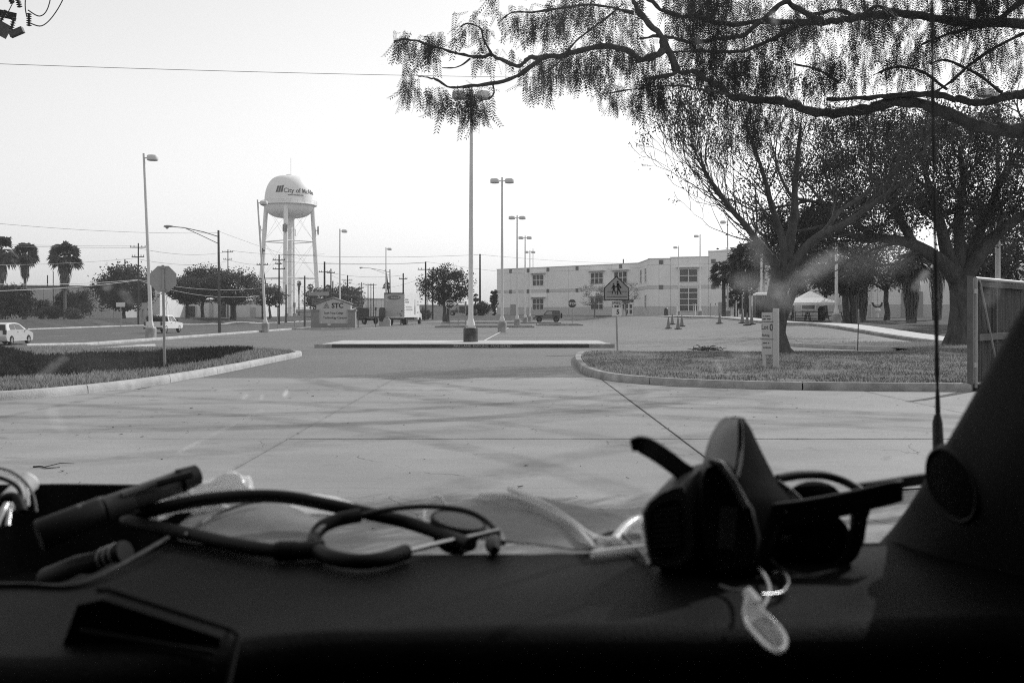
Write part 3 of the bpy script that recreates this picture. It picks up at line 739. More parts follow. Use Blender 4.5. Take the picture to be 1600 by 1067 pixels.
# lettering bent round the tank
def wrap(vs, ang0, r, zc, k=1.0):
    out = []
    for v in vs:
        a = ang0 + v.x * k / r
        out.append(Vector((math.cos(a) * (r + .05 + v.z), math.sin(a) * (r + .05 + v.z), zc + v.y)))
    return out
def radius_at(z):
    zs = sorted(((b, a) for a, b in prof)); return float(np.interp(z, [q[0] for q in zs], [q[1] for q in zs]))
for body, size, y, a0, sx_ in (('City of McAllen', 1.95, 302, -math.pi / 2 - .02, .98), ('www.mcallen.net', .7, 308.5, -math.pi / 2 + .16, 1.0)):
    vs, fs = text_geo(body, size, .04, .008, 'LEFT')
    zc = prow(y); out = []
    for v in vs:
        r = radius_at(zc + v.y); a = a0 + v.x * sx_ / Rt
        out.append(Vector((math.cos(a) * (r + .04 + v.z), math.sin(a) * (r + .04 + v.z), zc + v.y)))
    MB().add(out, fs).build('lettering', M_logo, tw)
lg_ = MB(); zc = prow(299.5)
for k in range(3):
    x0 = -2.45 + k * .78
    pl = [(x0, -.95), (x0 + .62, -.95), (x0 + .98, .95 + .25 * (k == 2)), (x0 + .36, .95 + .0 * k)]
    vs = []
    for dz in (.03, .09):
        for x_, y_ in pl:
            r = radius_at(zc + y_); a = -math.pi / 2 - .02 + x_ / Rt; vs.append(Vector((math.cos(a) * (r + dz), math.sin(a) * (r + dz), zc + y_)))
    lg_.add(vs, [(0, 1, 2, 3), (4, 5, 6, 7), (0, 1, 5, 4), (1, 2, 6, 5), (2, 3, 7, 6), (3, 0, 4, 7)])
lg_.build('emblem', M_logo, tw)

# ------------------------------------------------------------------ lot light poles
HP = 11.8
def light_pole(px, d, heads, label, lean=(0, 0), basem=None, drum=True, H=HP, x=None, polem=None):
    X = (px - 800) / F * d if x is None else x
    z = G(X, d); r = thing('light_pole', (X, d, z), label, 'light pole', group='light poles of the parking lot')
    b = MB().lathe([(.34, -.25), (.34, .74), (.31, .78)], 20).build('concrete_base', basem or M_base, r, smooth=40)
    lx, ly = lean
    MB().box((0, 0, .8), (.44, .44, .05)).build('base_plate', M_polewhite, r)
    bt = MB()
    for s in (-1, 1):
        for u in (-1, 1): bt.cyl((s * .17, u * .17, .78), (s * .17, u * .17, .89), .025, n=6)
    bt.build('anchor_bolts', M_galv, r)
    MB().lathe([(.2, .82), (.2, 1.0), (.15, 1.12), (.14, 1.2)], 8).build('shoe', M_polewhite, r, smooth=30)
    top = Vector((lx, ly, H))
    MB().tube([(0, 0, .82), (lx * .3, ly * .3, H * .4), top], [.125, .105, .07], 10).build('pole', polem or M_polewhite, r, smooth=50)
    for s in heads:
        a = MB().tube([top + Vector((0, 0, -.3)), top + Vector((s * .3, 0, -.27))], .045, 6).build('arm', M_polewhite, r)
        c = top + Vector((s * .56, 0, -.28)); mm = Matrix.Translation(c)
        h = MB().lathe([(.24, -.16), (.34, -.15), (.35, -.13), (.34, .12), (.31, .16), (.05, .18)], 18, mm).build('lamp_head', M_polewhite, r, smooth=40)
        MB().lathe([(.02, -.18), (.29, -.175), (.29, -.155), (.02, -.15)], 16, mm).build('lens', M_lens, h)
    return r
light_pole(735.5, 46.0, (-1, 1), 'nearest white double head light pole on a dark stained base on the median', (.04, 0), M_basedark)
light_pole(784.5, 76, (-1, 1), 'second double head light pole of the central row', basem=M_base)
light_pole(808, 105.6, (-1, 1), 'third double head light pole of the central row')
light_pole(820.5, 134, (-1, 1), 'fourth double head light pole of the central row')
light_pole(828, 166, (-1, 1), 'farthest double head light pole of the central row')
light_pole(235.5, 63, (1,), 'white single head light pole in front of the white pickup', (-.45, 0))
light_pole(414.5, 89, (1,), 'leaning single head light pole in front of the water tower', (-.7, 0))
light_pole(531, 120, (1,), 'single head light pole behind the campus monument sign')
light_pole(603, 154, (1,), 'single head light pole rising behind the box truck')
light_pole(1060.5, 168, (-1,), 'farthest single head light pole before the tall window bay')
light_pole(1094, 143, (-1,), 'single head light pole left of the entrance doors')
light_pole(1137, 120.8, (-1,), 'single head light pole rising out of the fan palms')
light_pole(1190, 99, (-1,), 'light pole beside the portable toilet, its head hidden in leaves')
light_pole(1307, 72, (-1,), 'light pole right of the tent on a square stained base')
light_pole(1556, 45.5, (-1,), 'light pole seen above the wooden gate', x=22.2)

# ------------------------------------------------------------------ cobra head street lamps
def cobra(px, d, ptop, arm_px, label, s=-1):
    X = (px - 800) / F * d; z = G(X, d) + .02; H = W(px, ptop, d).z - z
    r = thing('street_lamp', (X, d, z), label, 'street lamp')
    MB().tube([(0, 0, -.2), (-.1, 0, H)], [.14, .09], 8).build('pole', M_woodgrey, r, smooth=50)
    L = arm_px * d / F
    a = [Vector((-.1, 0, H - .55)), Vector((-.1 - L * .3, 0, H - .15)), Vector((-.1 - L * .7, 0, H + .22)), Vector((-.1 - L * .95, 0, H + .32))]
    MB().tube(a, .045, 6).build('arm', M_galv, r); MB().tube([Vector((-.1, 0, H - 1.15)), Vector((-.1 - L * .35, 0, H - .45)), a[2]], .035, 6).build('brace', M_galv, r)
    c = a[3] + Vector((-.25, 0, .0))
    rings = [[c + Vector((x, y * w, zz * w + .0)) for y, zz in ((-.15, 0), (-.12, .1), (0, .14), (.12, .1), (.15, 0), (.1, -.06), (-.1, -.06))] for x, w in ((.35, .35), (.15, .8), (-.2, 1.0), (-.42, .8), (-.5, .3))]
    h = MB().loft(rings).build('lamp_head', M_galv, r, smooth=50)
    MB().lathe([(.04, -.2), (.13, -.13), (.15, -.05)], 10, Matrix.Translation(c + Vector((-.2, 0, 0)))).build('globe', M_lens, h)
    return r
cobra(343, 86, 360, 76, 'wooden street lamp with a long curved arm right of the stop sign')
cobra(610, 190, 421, 44, 'distant leaning street lamp with a long arm above the box truck')

# ------------------------------------------------------------------ utility poles and lines
def upole(px, ptop, d, arms, label, lean=0.0, pbase=None, m=M_wood, r0=.15, arm=1.25):
    X = (px - 800) / F * d; z = G(X, d); H = W(px, ptop, d).z - z
    r = thing('utility_pole', (X, d, z), label, 'utility pole', group='utility poles')
    MB().tube([(0, 0, -.3), (lean, 0, H)], [r0, r0 * .7], 8).build('pole', m, r, smooth=50)
    for k, (dz, w) in enumerate(arms):
        zz = H - dz; xx = lean * zz / H
        a = MB().box((xx, -.17, zz), (2 * arm * w, .12, .14)).build('crossarm', m, r)
        for s in (-.92, -.5, .5, .92):
            MB().lathe([(.03, 0), (.07, .05), (.05, .12), (.08, .16), (.03, .26)], 6, Matrix.Translation((xx + s * arm * w, -.17, zz + .07))).build('insulator', M_woodgrey, a)
    return r
upole(216, 380, 160, [(.7, 1), (2.2, .8)], 'tall dark utility pole with two crossarms left of the white light pole')
upole(195, 405, 215, [], 'short pole top showing above the dark round tree', r0=.18)
upole(74, 430, 220, [], 'short pole rising behind the warehouse roof by the palms', r0=.18)
upole(83, 424, 168, [], 'thin bare pole in front of the warehouse beside the third palm', m=M_woodgrey, r0=.10)
upole(356, 390, 230, [(.6, 1), (2.3, .8)], 'utility pole with two crossarms rising above the three oaks')
upole(410, 388, 205, [(.6, .4), (3.4, .9)], 'dark utility pole touching the left leg of the water tower', r0=.2)
upole(424, 410, 215, [(.5, 1)], 'leaning utility pole just right of the leaning light pole', lean=-2.0)
upole(436, 398, 180, [(1.0, .9), (1.7, .5), (2.6, .9)], 'utility pole with three crossarms between the tower legs', r0=.18)
upole(447, 445, 210, [], 'short bare pole at the tower riser', r0=.22, m=M_woodgrey)
upole(476, 431, 150, [], 'short grey pole at the right tower leg', r0=.17, m=M_woodgrey)
upole(507, 409, 200, [(2.1, .9)], 'tall thick utility pole right of the water tower', r0=.24)
upole(517, 420, 240, [(1.0, .8)], 'utility pole close to the right of the thick pole', r0=.2)
upole(520, 439, 210, [], 'short pole top just above the gable of the campus sign', r0=.18)
upole(543, 430, 230, [(1.2, .9), (1.9, .7)], 'utility pole with two short arms above the campus sign', r0=.2)
upole(565, 441, 270, [(.6, .8), (1.6, .5)], 'distant utility pole with two small arms near the square street sign')
upole(575, 443, 290, [(.5, .7)], 'left pole of the distant cluster of three')
upole(579.5, 443, 310, [(.5, .7)], 'middle pole of the distant cluster of three')
upole(583.5, 443, 285, [(.5, .7)], 'right pole of the distant cluster of three')
upole(613, 421, 195, [], 'slanting bare pole above the box truck', lean=-1.3, r0=.2)
upole(630, 427, 210, [(1.2, .7)], 'utility pole rising behind the right edge of the box truck', r0=.2)
upole(665, 409, 190, [(1.5, 1.2)], 'tall utility pole left of the stop sign tree', r0=.2)
upole(676, 425, 180, [], 'bare utility pole in the crown of the stop sign tree', r0=.17)
upole(750, 397, 200, [], 'tall bare pole between the near light pole and the college building', r0=.22)
upole(974, 405, 262, [], 'pole top showing over the roof of the college building', r0=.2)
# near pole top at the upper left corner, its shaft outside the frame
np_ = thing('near_utility_pole', (-10.9, 20.2, 0), 'near utility pole top with insulators and cutouts at the top left corner', 'utility pole')
MB().tube([(0, 0, -.2), (0, 0, 8.9)], [.17, .12], 10).build('pole', M_wood, np_, smooth=50)
for z, w in ((7.62, .75), (7.25, .55), (8.3, 1.2)):
    a = MB().box((.1, -.18, z), (2 * w, .11, .13), rot=Matrix.Rotation(.12, 3, 'Y') @ Matrix.Rotation(.5, 3, 'Z')).build('crossarm', M_wood, np_)
for k, (x_, z_) in enumerate(((.72, 7.45), (.9, 7.3), (1.22, 7.38), (1.0, 7.75), (.82, 7.82))):
    ins = MB(); ax = Matrix.Translation((x_, -.25, z_)) @ Matrix.Rotation(.5 - .25 * k, 4, 'Y')
    pr = []
    for q in range(6): pr += [(.022, -.15 + q * .045), (.055, -.135 + q * .045), (.022, -.118 + q * .045)]
    ins.lathe(pr, 8, ax).build('insulator', M_dark, np_)
MB().box((.62, -.2, 7.2), (.3, .18, .28), rot=Matrix.Rotation(.5, 3, 'Y')).build('cutout', M_dark, np_); MB().box((.95, -.2, 7.12), (.28, .1, .12), rot=Matrix.Rotation(-.4, 3, 'Y')).build('cutout', M_dark, np_)
MB().lathe([(.16, 0), (.2, .05), (.2, .55), (.1, .66)], 12, Matrix.Translation((.25, -.3, 7.35))).build('transformer', M_dark, np_, smooth=40)
for P in ([(1.22, -.25, 7.3), (1.5, -.3, 7.22), (1.75, -.3, 7.45), (1.95, -.25, 7.9), (2.05, -.2, 8.6)], [(1.2, -.25, 7.55), (1.45, -.28, 7.42), (1.62, -.28, 7.6), (1.7, -.2, 8.2)], [(.8, -.25, 7.5), (1.0, -.3, 7.9), (1.02, -.25, 8.5)], [(1.2, -.3, 7.4), (1.17, -.3, 7.7), (1.25, -.3, 8.4)]):
    MB().tube([Vector(v) for v in catmull(P, 6)], .012, 4).build('jumper_wire', M_wire, np_)

def line(pa, pb, label, sag=.0, r=.02, m=M_wire, n=24):
    a, b = W(*pa), W(*pb); P = [a.lerp(b, t) + Vector((0, 0, -4 * sag * t * (1 - t))) for t in np.linspace(0, 1, n)]
    return tag(MB().tube(P, r, 4).build('power_line', m), label, 'power line', 'power lines')
line((-60, 98, 40), (1300, 122, 60), 'single wire crossing high over the whole sky', .25, .011)
line((-40, 346, 120), (340, 364, 165), 'thin wire sagging above the palms toward the street lamp', .5, .02)
line((343, 362, 165), (470, 405, 215), 'thin wire dropping from the street lamp past the water tower', .2, .02)
line((-20, 384, 150), (216, 387, 160), 'upper wire from the crossarm pole across the palm heads', .1, .025, M_wirelight)
line((-20, 381.5, 150), (216, 384.5, 161), 'topmost wire across the palm heads', .1, .02, M_wirelight)
line((-20, 414, 140), (216, 403, 160), 'wire across the middle of the palm heads', .3, .025, M_wirelight)
line((-20, 444, 110), (216, 437, 160), 'upper of the two thick pale cables before the warehouse', .3, .035, M_wirelight)
line((-20, 455, 110), (216, 438, 160), 'lower of the two thick pale cables before the warehouse', .3, .035, M_wirelight)
line((216, 437, 160), (436, 446, 180), 'pale cable sagging in front of the three oaks', 1.2, .04, M_wirelight)
line((216, 438, 160), (405, 462, 180), 'lower pale cable sagging in front of the three oaks', 1.2, .035, M_wirelight)
line((216, 388, 160), (356, 393, 230), 'wire from the crossarm pole to the oak pole', .9, .025)
line((216, 405, 160), (356, 408, 230), 'lower wire from the crossarm pole to the oak pole', .9, .025)
line((356, 391, 230), (507, 397, 260), 'upper wire from the oak pole past the tower', .6, .03)
line((356, 406, 230), (436, 412, 200), 'lower wire from the oak pole to the three arm pole', .6, .025)
line((436, 398, 200), (750, 398, 200), 'long upper wire from the tower to the bare pole', .5, .025)
line((436, 408, 190), (665, 410, 190), 'second long wire from the tower to the pole by the tree', .5, .025)
line((507, 411, 200), (665, 411, 190), 'wire along the pole tops above the box truck', .2, .022)
line((507, 424, 220), (630, 430, 210), 'lower wire above the box truck', .8, .022)
line((665, 409, 190), (1000, 440, 260), 'wire running from the tree pole behind the college building', .8, .022)
line((750, 398, 200), (1080, 410, 300), 'wire running from the bare pole over the college roof', .9, .025)
line((517, 430, 240), (583, 450, 285), 'short wire from the campus sign to the distant poles', .5, .025)
line((583, 450, 285), (665, 432, 190), 'wire from the distant poles to the tree pole', .8, .022)
line((436, 440, 180), (600, 468, 200), 'low wire behind the campus sign', .4, .025)

# ------------------------------------------------------------------ signs
def strokes(parent, w, h, m, pos):
    """a line of lettering too small to read in the photograph: short uneven strokes"""
    mb = MB(); x = -w / 2
    while x < w / 2:
        b = random.uniform(.25, .6) * h
        if random.random() > .15: mb.box((pos[0] + x + b / 2, pos[1], pos[2] + random.uniform(-.1, .1) * h), (b, .012, h * random.uniform(.6, 1)))
        x += b + .22 * h
    return mb.build('lettering', m, parent)
def octagon(r, y=0): return [(r * math.cos(math.pi / 8 + k * math.pi / 4), y, r * math.sin(math.pi / 8 + k * math.pi / 4)) for k in range(8)]
def post(root, h, r=.03, m=M_galv, x=0):
    return MB().box((x, 0, h / 2 - .1), (r * 2, r * 1.4, h + .2)).build('post', m, root)
# back of the near stop sign
X0 = (258 - 800) / F * 24.4
r = thing('stop_sign', (X0, 24.4, .1), 'back of an octagonal stop sign on the left lawn', 'stop sign', rz=.06)
zc = W(258, 436, 24.4).z - .1
MB().prism([(x_ - .05, y_, z_ + zc) for x_, y_, z_ in octagon(.345)], (0, .006, 0)).build('plate', M_signback, r)
pm = MB(); pm.prism([(-.03, -.035, -.25), (.03, -.035, -.25), (-.02, -.035, zc + .34), (-.08, -.035, zc + .34)], (0, .03, 0)); pm.build('post', M_galv, r)
MB().box((-.045, -.045, zc + .28), (.1, .02, .04)).build('bracket', M_galv, r); MB().box((-.035, -.045, zc - .26), (.1, .02, .04)).build('bracket', M_galv, r)
def stop_front(px, d, pcy, w, label):
    X = (px - 800) / F * d; z = G(X, d) + .14; c = W(px, pcy, d).z - z
    r = thing('stop_sign', (X, d, z), label, 'stop sign'); post(r, c + w / 2, .035)
    R8 = w / 2 / math.cos(math.pi / 8)
    MB().prism([(a, -.05, b + c) for a, _, b in octagon(R8)], (0, .012, 0)).build('plate', M_white, r)
    MB().prism([(a, -.058, b + c) for a, _, b in octagon(R8 * .92)], (0, .006, 0)).build('face', M_stop, r)
    lettering('STOP', w * .42, M_white, r, (0, -.062, c), bold=.03, sx=1.0)
stop_front(703, 99, 475, .92, 'small stop sign in front of the leafy lot tree')
stop_front(894, 114, 474.5, 1.0, 'stop sign right of the parked off-roader')
# school crossing
X = (963 - 800) / F * 37; r = thing('school_crossing_sign', (X, 37, 0.02), 'pentagonal school crossing sign with two walking figures and a speed plate', 'road sign')
zz = lambda y: W(0, y, 37).z - .02
MB().tube([(.05, 0, -.2), (-.01, 0, zz(470))], .035, 8).build('post', M_signback, r)
def penta(cx, y0, wpx, htop, hs, hb, dy): # pixel heights -> local polygon
    k = 37 / F; a = wpx / 2 * k
    return [(cx - a, dy, zz(hb)), (cx + a, dy, zz(hb)), (cx + a, dy, zz(hs)), (cx, dy, zz(htop)), (cx - a, dy, zz(hs))]
MB().prism(penta(0, 0, 38.5, 431, 449.5, 469.3, -.05), (0, .01, 0)).build('border', M_text, r)
MB().prism(penta(0, 0, 36, 433, 450.4, 468.0, -.058), (0, .007, 0)).build('face', M_yellow, r)
k = 37 / F
fig = MB()
def lim(pts, rad): fig.prism
def limb2(p, q, w0, w1, y=-.064):
    p = Vector((p[0] * k, y, zz(p[1]))); q = Vector((q[0] * k, y, zz(q[1]))); t = (q - p).normalized(); nn = Vector((-t.z, 0, t.x))
    fig.prism([p + nn * w0 * k, q + nn * w1 * k, q - nn * w1 * k, p - nn * w0 * k], (0, .004, 0))
def disc(c, rad, y=-.064): fig.prism([(c[0] * k + rad * k * math.cos(a), y, zz(c[1]) + rad * k * math.sin(a)) for a in np.linspace(0, 2 * math.pi, 13)[:-1]], (0, .004, 0))
disc((1.8, 440.6), 1.5); limb2((2.2, 442.5), (2.8, 451), 2.0, 1.7); limb2((2.4, 450.5), (1.6, 460.5), 1.2, .7); limb2((3.2, 450.5), (7.3, 460), 1.2, .7); limb2((2.5, 443.5), (-.5, 449), .8, .6); limb2((3.2, 443.2), (6.3, 449.5), .9, .7); limb2((5.6, 447.8), (7.2, 450.2), 1.2, 1.2)
disc((-4.6, 443.8), 1.2); limb2((-4.4, 445.4), (-4.2, 452), 1.6, 1.7); limb2((-4.7, 452), (-7.0, 460), .9, .5); limb2((-3.8, 452), (-1.2, 459.5), .9, .5); limb2((-4.6, 446), (-7.8, 451.2), .6, .5); limb2((-4, 446), (-1.2, 449), .6, .5)
for (a, b, y) in ((-14.5, -6.6, 455.6), (-3.2, 1.0, 455.6), (6.8, 16.5, 455.6), (-15, 16.5, 463.6)):
    limb2((a, y), (b, y), .38, .38)
fig.build('pictogram', M_text, r)
cx = 0.5 * k; MB().box((cx, -.05, zz(481.8)), (15.5 * k, .01, 23.5 * k)).build('speed_plate', M_white, r)
lettering('SPEED', .135, M_text, r, (cx, -.058, zz(473.6)), bold=.014, sx=.95); lettering('LIMIT', .135, M_text, r, (cx, -.058, zz(479)), bold=.014, sx=1.05); lettering('5', .235, M_text, r, (cx + .04, -.058, zz(487.8)), bold=.025)
# lot directory sign
X = (1203.5 - 800) / F * 24.8; r = thing('lot_sign', (X, 24.8, .1), 'tall narrow beige lot directory sign before the big tree', 'sign', rz=R(-40))
zz = lambda y: W(0, y, 24.8).z - .1
w_ = .25; 
MB().box((w_ * .62, .0, zz(535)), (.13, .09, zz(488) - zz(582) + .2)).build('post', M_signbeige, r); MB().box((-w_ * .62, .0, zz(555)), (.07, .07, zz(553) - zz(582) + .2)).build('post', M_signbeige, r)
MB().box((-.065, -.01, zz(521)), (.29, .06, zz(488) - zz(554))).build('panel', M_signbeige, r)
for y in (502.5, 530): MB().box((-.065, -.045, zz(y)), (.35, .012, .012)).build('divider', M_text, r)
M_lottext = mat('lot_text', .06, .6, .3)
lettering('Lot', .17, M_lottext, r, (-.125, -.043, zz(511.5)), bold=.004, sx=.8); lettering('0', .24, M_lottext, r, (.05, -.043, zz(512)), bold=.02, sx=.75)
lettering('Parking', .085, M_lottext, r, (-.1, -.043, zz(524)), sx=.8)
for y_ in (494, 498.5, 536, 543): strokes(r, .2, .03, M_lottext, (-.08, -.043, zz(y_)))
# edge-on sign by the small kerb
X = (1340 - 800) / F * 39.4; r = thing('edge_on_sign', (X, 39.4, .06), 'thin dark sign post seen edge-on right of the small kerb', 'sign', rz=R(80))
zz = lambda y: W(0, y, 39.4).z - .06
MB().tube([(0, 0, -.15), (0.01, -.05, zz(484))], .02, 6).build('post', M_dark, r); MB().box((0, -.04, zz(494)), (.3, .012, zz(484) - zz(506))).build('plate', M_signback, r)
# campus monument sign
Xs = (521.5 - 800) / F * 104; zs = G(Xs, 104) + .08
r = thing('campus_sign', (Xs, 104, zs), 'gabled campus monument sign between two tan pillars', 'monument sign')
k = 104 / F; zz = lambda y: W(0, y, 104).z - zs; xx = lambda x: (x - 521.5) * k
MB().box((0, 0, (zz(505) - .2) / 2 - .0), (69 * k, 1.0, zz(505) + .2)).build('plinth', M_signstone, r)
for a, b in ((487.5, 498), (545, 556)):
    MB().box((xx((a + b) / 2), -.08, (zz(486) + zz(505)) / 2), ((b - a) * k, .9, zz(486) - zz(505))).build('pillar', M_signstone, r)
    MB().box((xx((a + b) / 2), -.08, zz(485)), ((b - a) * k + .16, 1.06, .14)).build('pillar_cap', M_signstone, r)
MB().prism([(xx(495), -.3, zz(505)), (xx(548.5), -.3, zz(505)), (xx(548.5), -.3, zz(476)), (xx(521.5), -.3, zz(466.5)), (xx(495), -.3, zz(476))], (0, .7, 0)).build('panel', M_signpanel, r)
for s in (1, -1):
    a = Vector((xx(521.5), 0, zz(465.6))); b = Vector((xx(521.5 + s * 29), 0, zz(475.8))); t = (b - a).normalized(); u = Vector((-t.z, 0, t.x)) * .09 * (1 if s > 0 else -1)
    MB().prism([a + Vector((0, -.42, 0)) - u * .1, b + Vector((0, -.42, 0)) - u * .1, b + Vector((0, -.42, 0)) + u, a + Vector((0, -.42, 0)) + u], (0, .94, 0)).build('coping', M_signstone, r)
lettering('STC', .72, M_text, r, (xx(528), -.31, zz(477.8)), bold=.03, sx=.96)
lettering('South Texas College', .3, M_text, r, (xx(522), -.31, zz(489.2)), bold=.012, sx=.80); lettering('Technology Campus', .345, M_text, r, (xx(524), -.31, zz(496.4)), bold=.012, sx=.86)
tri = MB(); bx0, bz0, bw_, bh = xx(510.8), zz(481.3), 9.6 * k, 8.6 * k
for row in range(4):
    for i in range(4 - row):
        cx = bx0 + (i - (3 - row) / 2) * bw_ / 4; cz = bz0 + row * bh / 4; s = bw_ / 4 * .44
        tri.prism([(cx - s, -.316, cz + .01), (cx + s, -.316, cz + .01), (cx, -.316, cz + bh / 4 * .92)], (0, .02, 0))
tri.build('emblem', M_text, r)
for x_, y_, h_ in ((506, 501, 10), (528.5, 500, 11), (518, 503, 7)):
    q = thing('floodlight', (Xs + xx(x_), 102.6, zs), {506: 'left stake light before the campus sign', 528.5: 'right stake light before the campus sign', 518: 'middle floodlight before the campus sign'}[x_], 'floodlight')
    MB().cyl((0, 0, -.1), (0, 0, h_ * k - .1), .03, n=6).build('stake', M_galv, q); MB().box((0, 0, h_ * k - .06), (.3 if x_ == 518 else .08, .12, .12)).build('lamp_housing', M_white, q)
# street signs near it
def plate_sign(name, px, d, y0, y1, wpx, label, m, pm=M_galv, pbase=None, txt=None, tm=None, ts=.2):
    X = (px - 800) / F * d; z = G(X, d); r = thing(name, (X, d, z), label, 'sign'); kk = d / F
    h1, h0 = W(0, y0, d).z - z, W(0, y1, d).z - z
    post(r, h1, .045, pm); MB().box((0, -.07, (h0 + h1) / 2), (wpx * kk, .02, h1 - h0)).build('plate', m, r)
    if txt:
        for i in range(txt): strokes(r, wpx * kk * .8, ts, tm, (0, -.085, h1 - (h1 - h0) * (i + .5) / txt))
    return r
plate_sign('highway_marker', 433.5, 112, 471.5, 480, 8, 'small black highway marker with a white state outline left of the campus sign', M_text)
st_ = thing('traffic_sign', (0, 0, 0), 'back of a pale rectangular street sign before the dark round tree', 'sign'); bpy.data.objects.remove(st_)
plate_sign('traffic_sign', 188.5, 150, 472.5, 479.5, 14, 'back of a pale rectangular street sign before the dark round tree', M_polewhite)
plate_sign('traffic_sign', 226, 140, 473, 483, 9, 'grey sign back just left of the white light pole', M_signback)
plate_sign('traffic_sign', 460, 103, 473, 480, 4, 'slim sign post left of the campus sign', M_galv)
plate_sign('traffic_sign', 587, 112, 480, 485, 3, 'short post with a dark cap between the campus sign and the truck', M_dark, M_woodgrey)
plate_sign('street_name_sign', 559.5, 116, 474.3, 480.8, 15, 'dark sign with two text lines right of the campus sign', mat('sign_grey', .07, .6, .3), M_dark, txt=2, tm=M_wirelight, ts=.12)
plate_sign('notice_board', 500, 160, 466, 477, 26, 'grey notice board behind the left shoulder of the campus sign', mat('board_grey', .16, .7, .3), txt=3, tm=M_text, ts=.16)
plate_sign('notice_board', 498, 166, 456, 462, 32, 'upper dark billboard behind the campus sign', M_signback)
plate_sign('traffic_sign', 716, 118, 476, 484, 3, 'slim bare sign post left of the near light pole', M_galv)
plate_sign('traffic_sign', 727.5, 108, 471, 478, 3, 'taller slim sign post hugging the near light pole', M_galv)
# texas-like white outline on the highway marker
X = (433.5 - 800) / F * 112; z = G(X, 112); hm = [o for o in bpy.data.objects if o.name.startswith('highway_marker')][0]; zz = W(0, 475.8, 112).z - z; s = .21
MB().prism([(a * s, -.095, zz + b * s) for a, b in ((-.35, 1), (.1, 1), (.1, .45), (.9, .3), (1, -.3), (.45, -.6), (.25, -1.05), (-.1, -.6), (-.4, -.35), (-.6, -.5), (-.95, 0), (-.35, 0))], (0, .01, 0)).build('emblem', M_white, hm)
# delineator posts, bins, cones by the entrance
def cone(px, d, label, h=.95):
    X = (px - 800) / F * d; z = G(X, d)
    r = thing('traffic_cone', (X, d, z), label, 'traffic cone', group='traffic cones by the entrance walk')
    MB().box((0, 0, .03), (.52, .52, .07)).build('foot', M_conebase, r)
    MB().lathe([(.2, .06), (.17, .14), (.045, h - .06), (.035, h)], 14).build('cone_body', M_cone, r, smooth=50)
    MB().lathe([(.112, h * .5), (.098, h * .6)], 14, cap=False).build('collar', M_cloth, r)
for px, d, lb in ((1044.5, 82, 'leftmost traffic cone of the front group of four'), (1050.5, 92, 'rear left traffic cone of the group of four'), (1059.5, 79, 'nearest traffic cone of the group of four'), (1065.5, 85, 'right rear traffic cone of the group of four'),
                  (1124.5, 84, 'lone traffic cone before the entrance doors'), (1160, 82, 'leftmost traffic cone before the portable toilet'), (1167.5, 76, 'nearest traffic cone before the portable toilet'), (1174.5, 78, 'right traffic cone before the portable toilet')):
    cone(px, d, lb)
for i, (px, d) in enumerate(((1058, 133), (1083.5, 131), (1086.5, 134), (1110, 128), (1118, 126), (1130, 124), (1150.5, 100), (1160, 104), (1172, 102))):
    X = (px - 800) / F * d; z = G(X, d)
    r = thing('marker_post', (X, d, z), ['slim post before the tall window bay', 'left of the paired posts by the grey door', 'right of the paired posts by the grey door', 'slim post left of the entrance doors', 'slim post at the entrance doors', 'slim post right of the entrance doors', 'white post under the fan palms', 'pale topped post under the fan palms', 'tall post beside the portable toilet'][i], 'post', group='slim posts by the entrance')
    MB().tube([(0, 0, -.1), (0, 0, 2.3 if i > 6 else 1.6)], .06, 8).build('shaft', M_signback if i % 2 else M_polewhite, r); MB().lathe([(.075, 0), (.075, .14), (.02, .18)], 8, Matrix.Translation((0, 0, 2.28 if i > 6 else 1.58))).build('cap', M_galv, r)
def bin_(px, d, label):
    X = (px - 800) / F * d; r = thing('litter_bin', (X, d, G(X, d) + .05), label, 'litter bin')
    MB().lathe([(.3, 0), (.33, .1), (.33, .85), (.3, .9)], 12).build('drum', M_dark, r, smooth=40); MB().lathe([(.35, .9), (.34, 1.0), (.2, 1.2), (.03, 1.25)], 12).build('lid', M_dark, r, smooth=40)
bin_(1041, 150, 'dark litter bin at the foot of the college building'); bin_(1284, 88, 'dark litter bin under the right edge of the tent')
# portable toilet booth
X = (1192 - 800) / F * 96; r = thing('portable_toilet', (X, 96, G(X, 96)), 'dark ribbed portable toilet with a pale domed roof', 'portable toilet')
MB().box((0, 0, 1.1), (1.6, 1.3, 2.3)).build('cabin', M_black, r)
for i in range(7): MB().box((-.7 + i * .235, -.67, 1.1), (.1, .06, 2.1)).build('rib', M_dark, r)
MB().loft([[(-.8, -.7, 2.26), (.8, -.7, 2.26), (.8, .7, 2.26), (-.8, .7, 2.26)], [(-.78, -.68, 2.4), (.78, -.68, 2.4), (.78, .68, 2.4), (-.78, .68, 2.4)], [(-.5, -.4, 2.55), (.5, -.4, 2.55), (.5, .4, 2.55), (-.5, .4, 2.55)]]).build('roof', M_canvas, r)
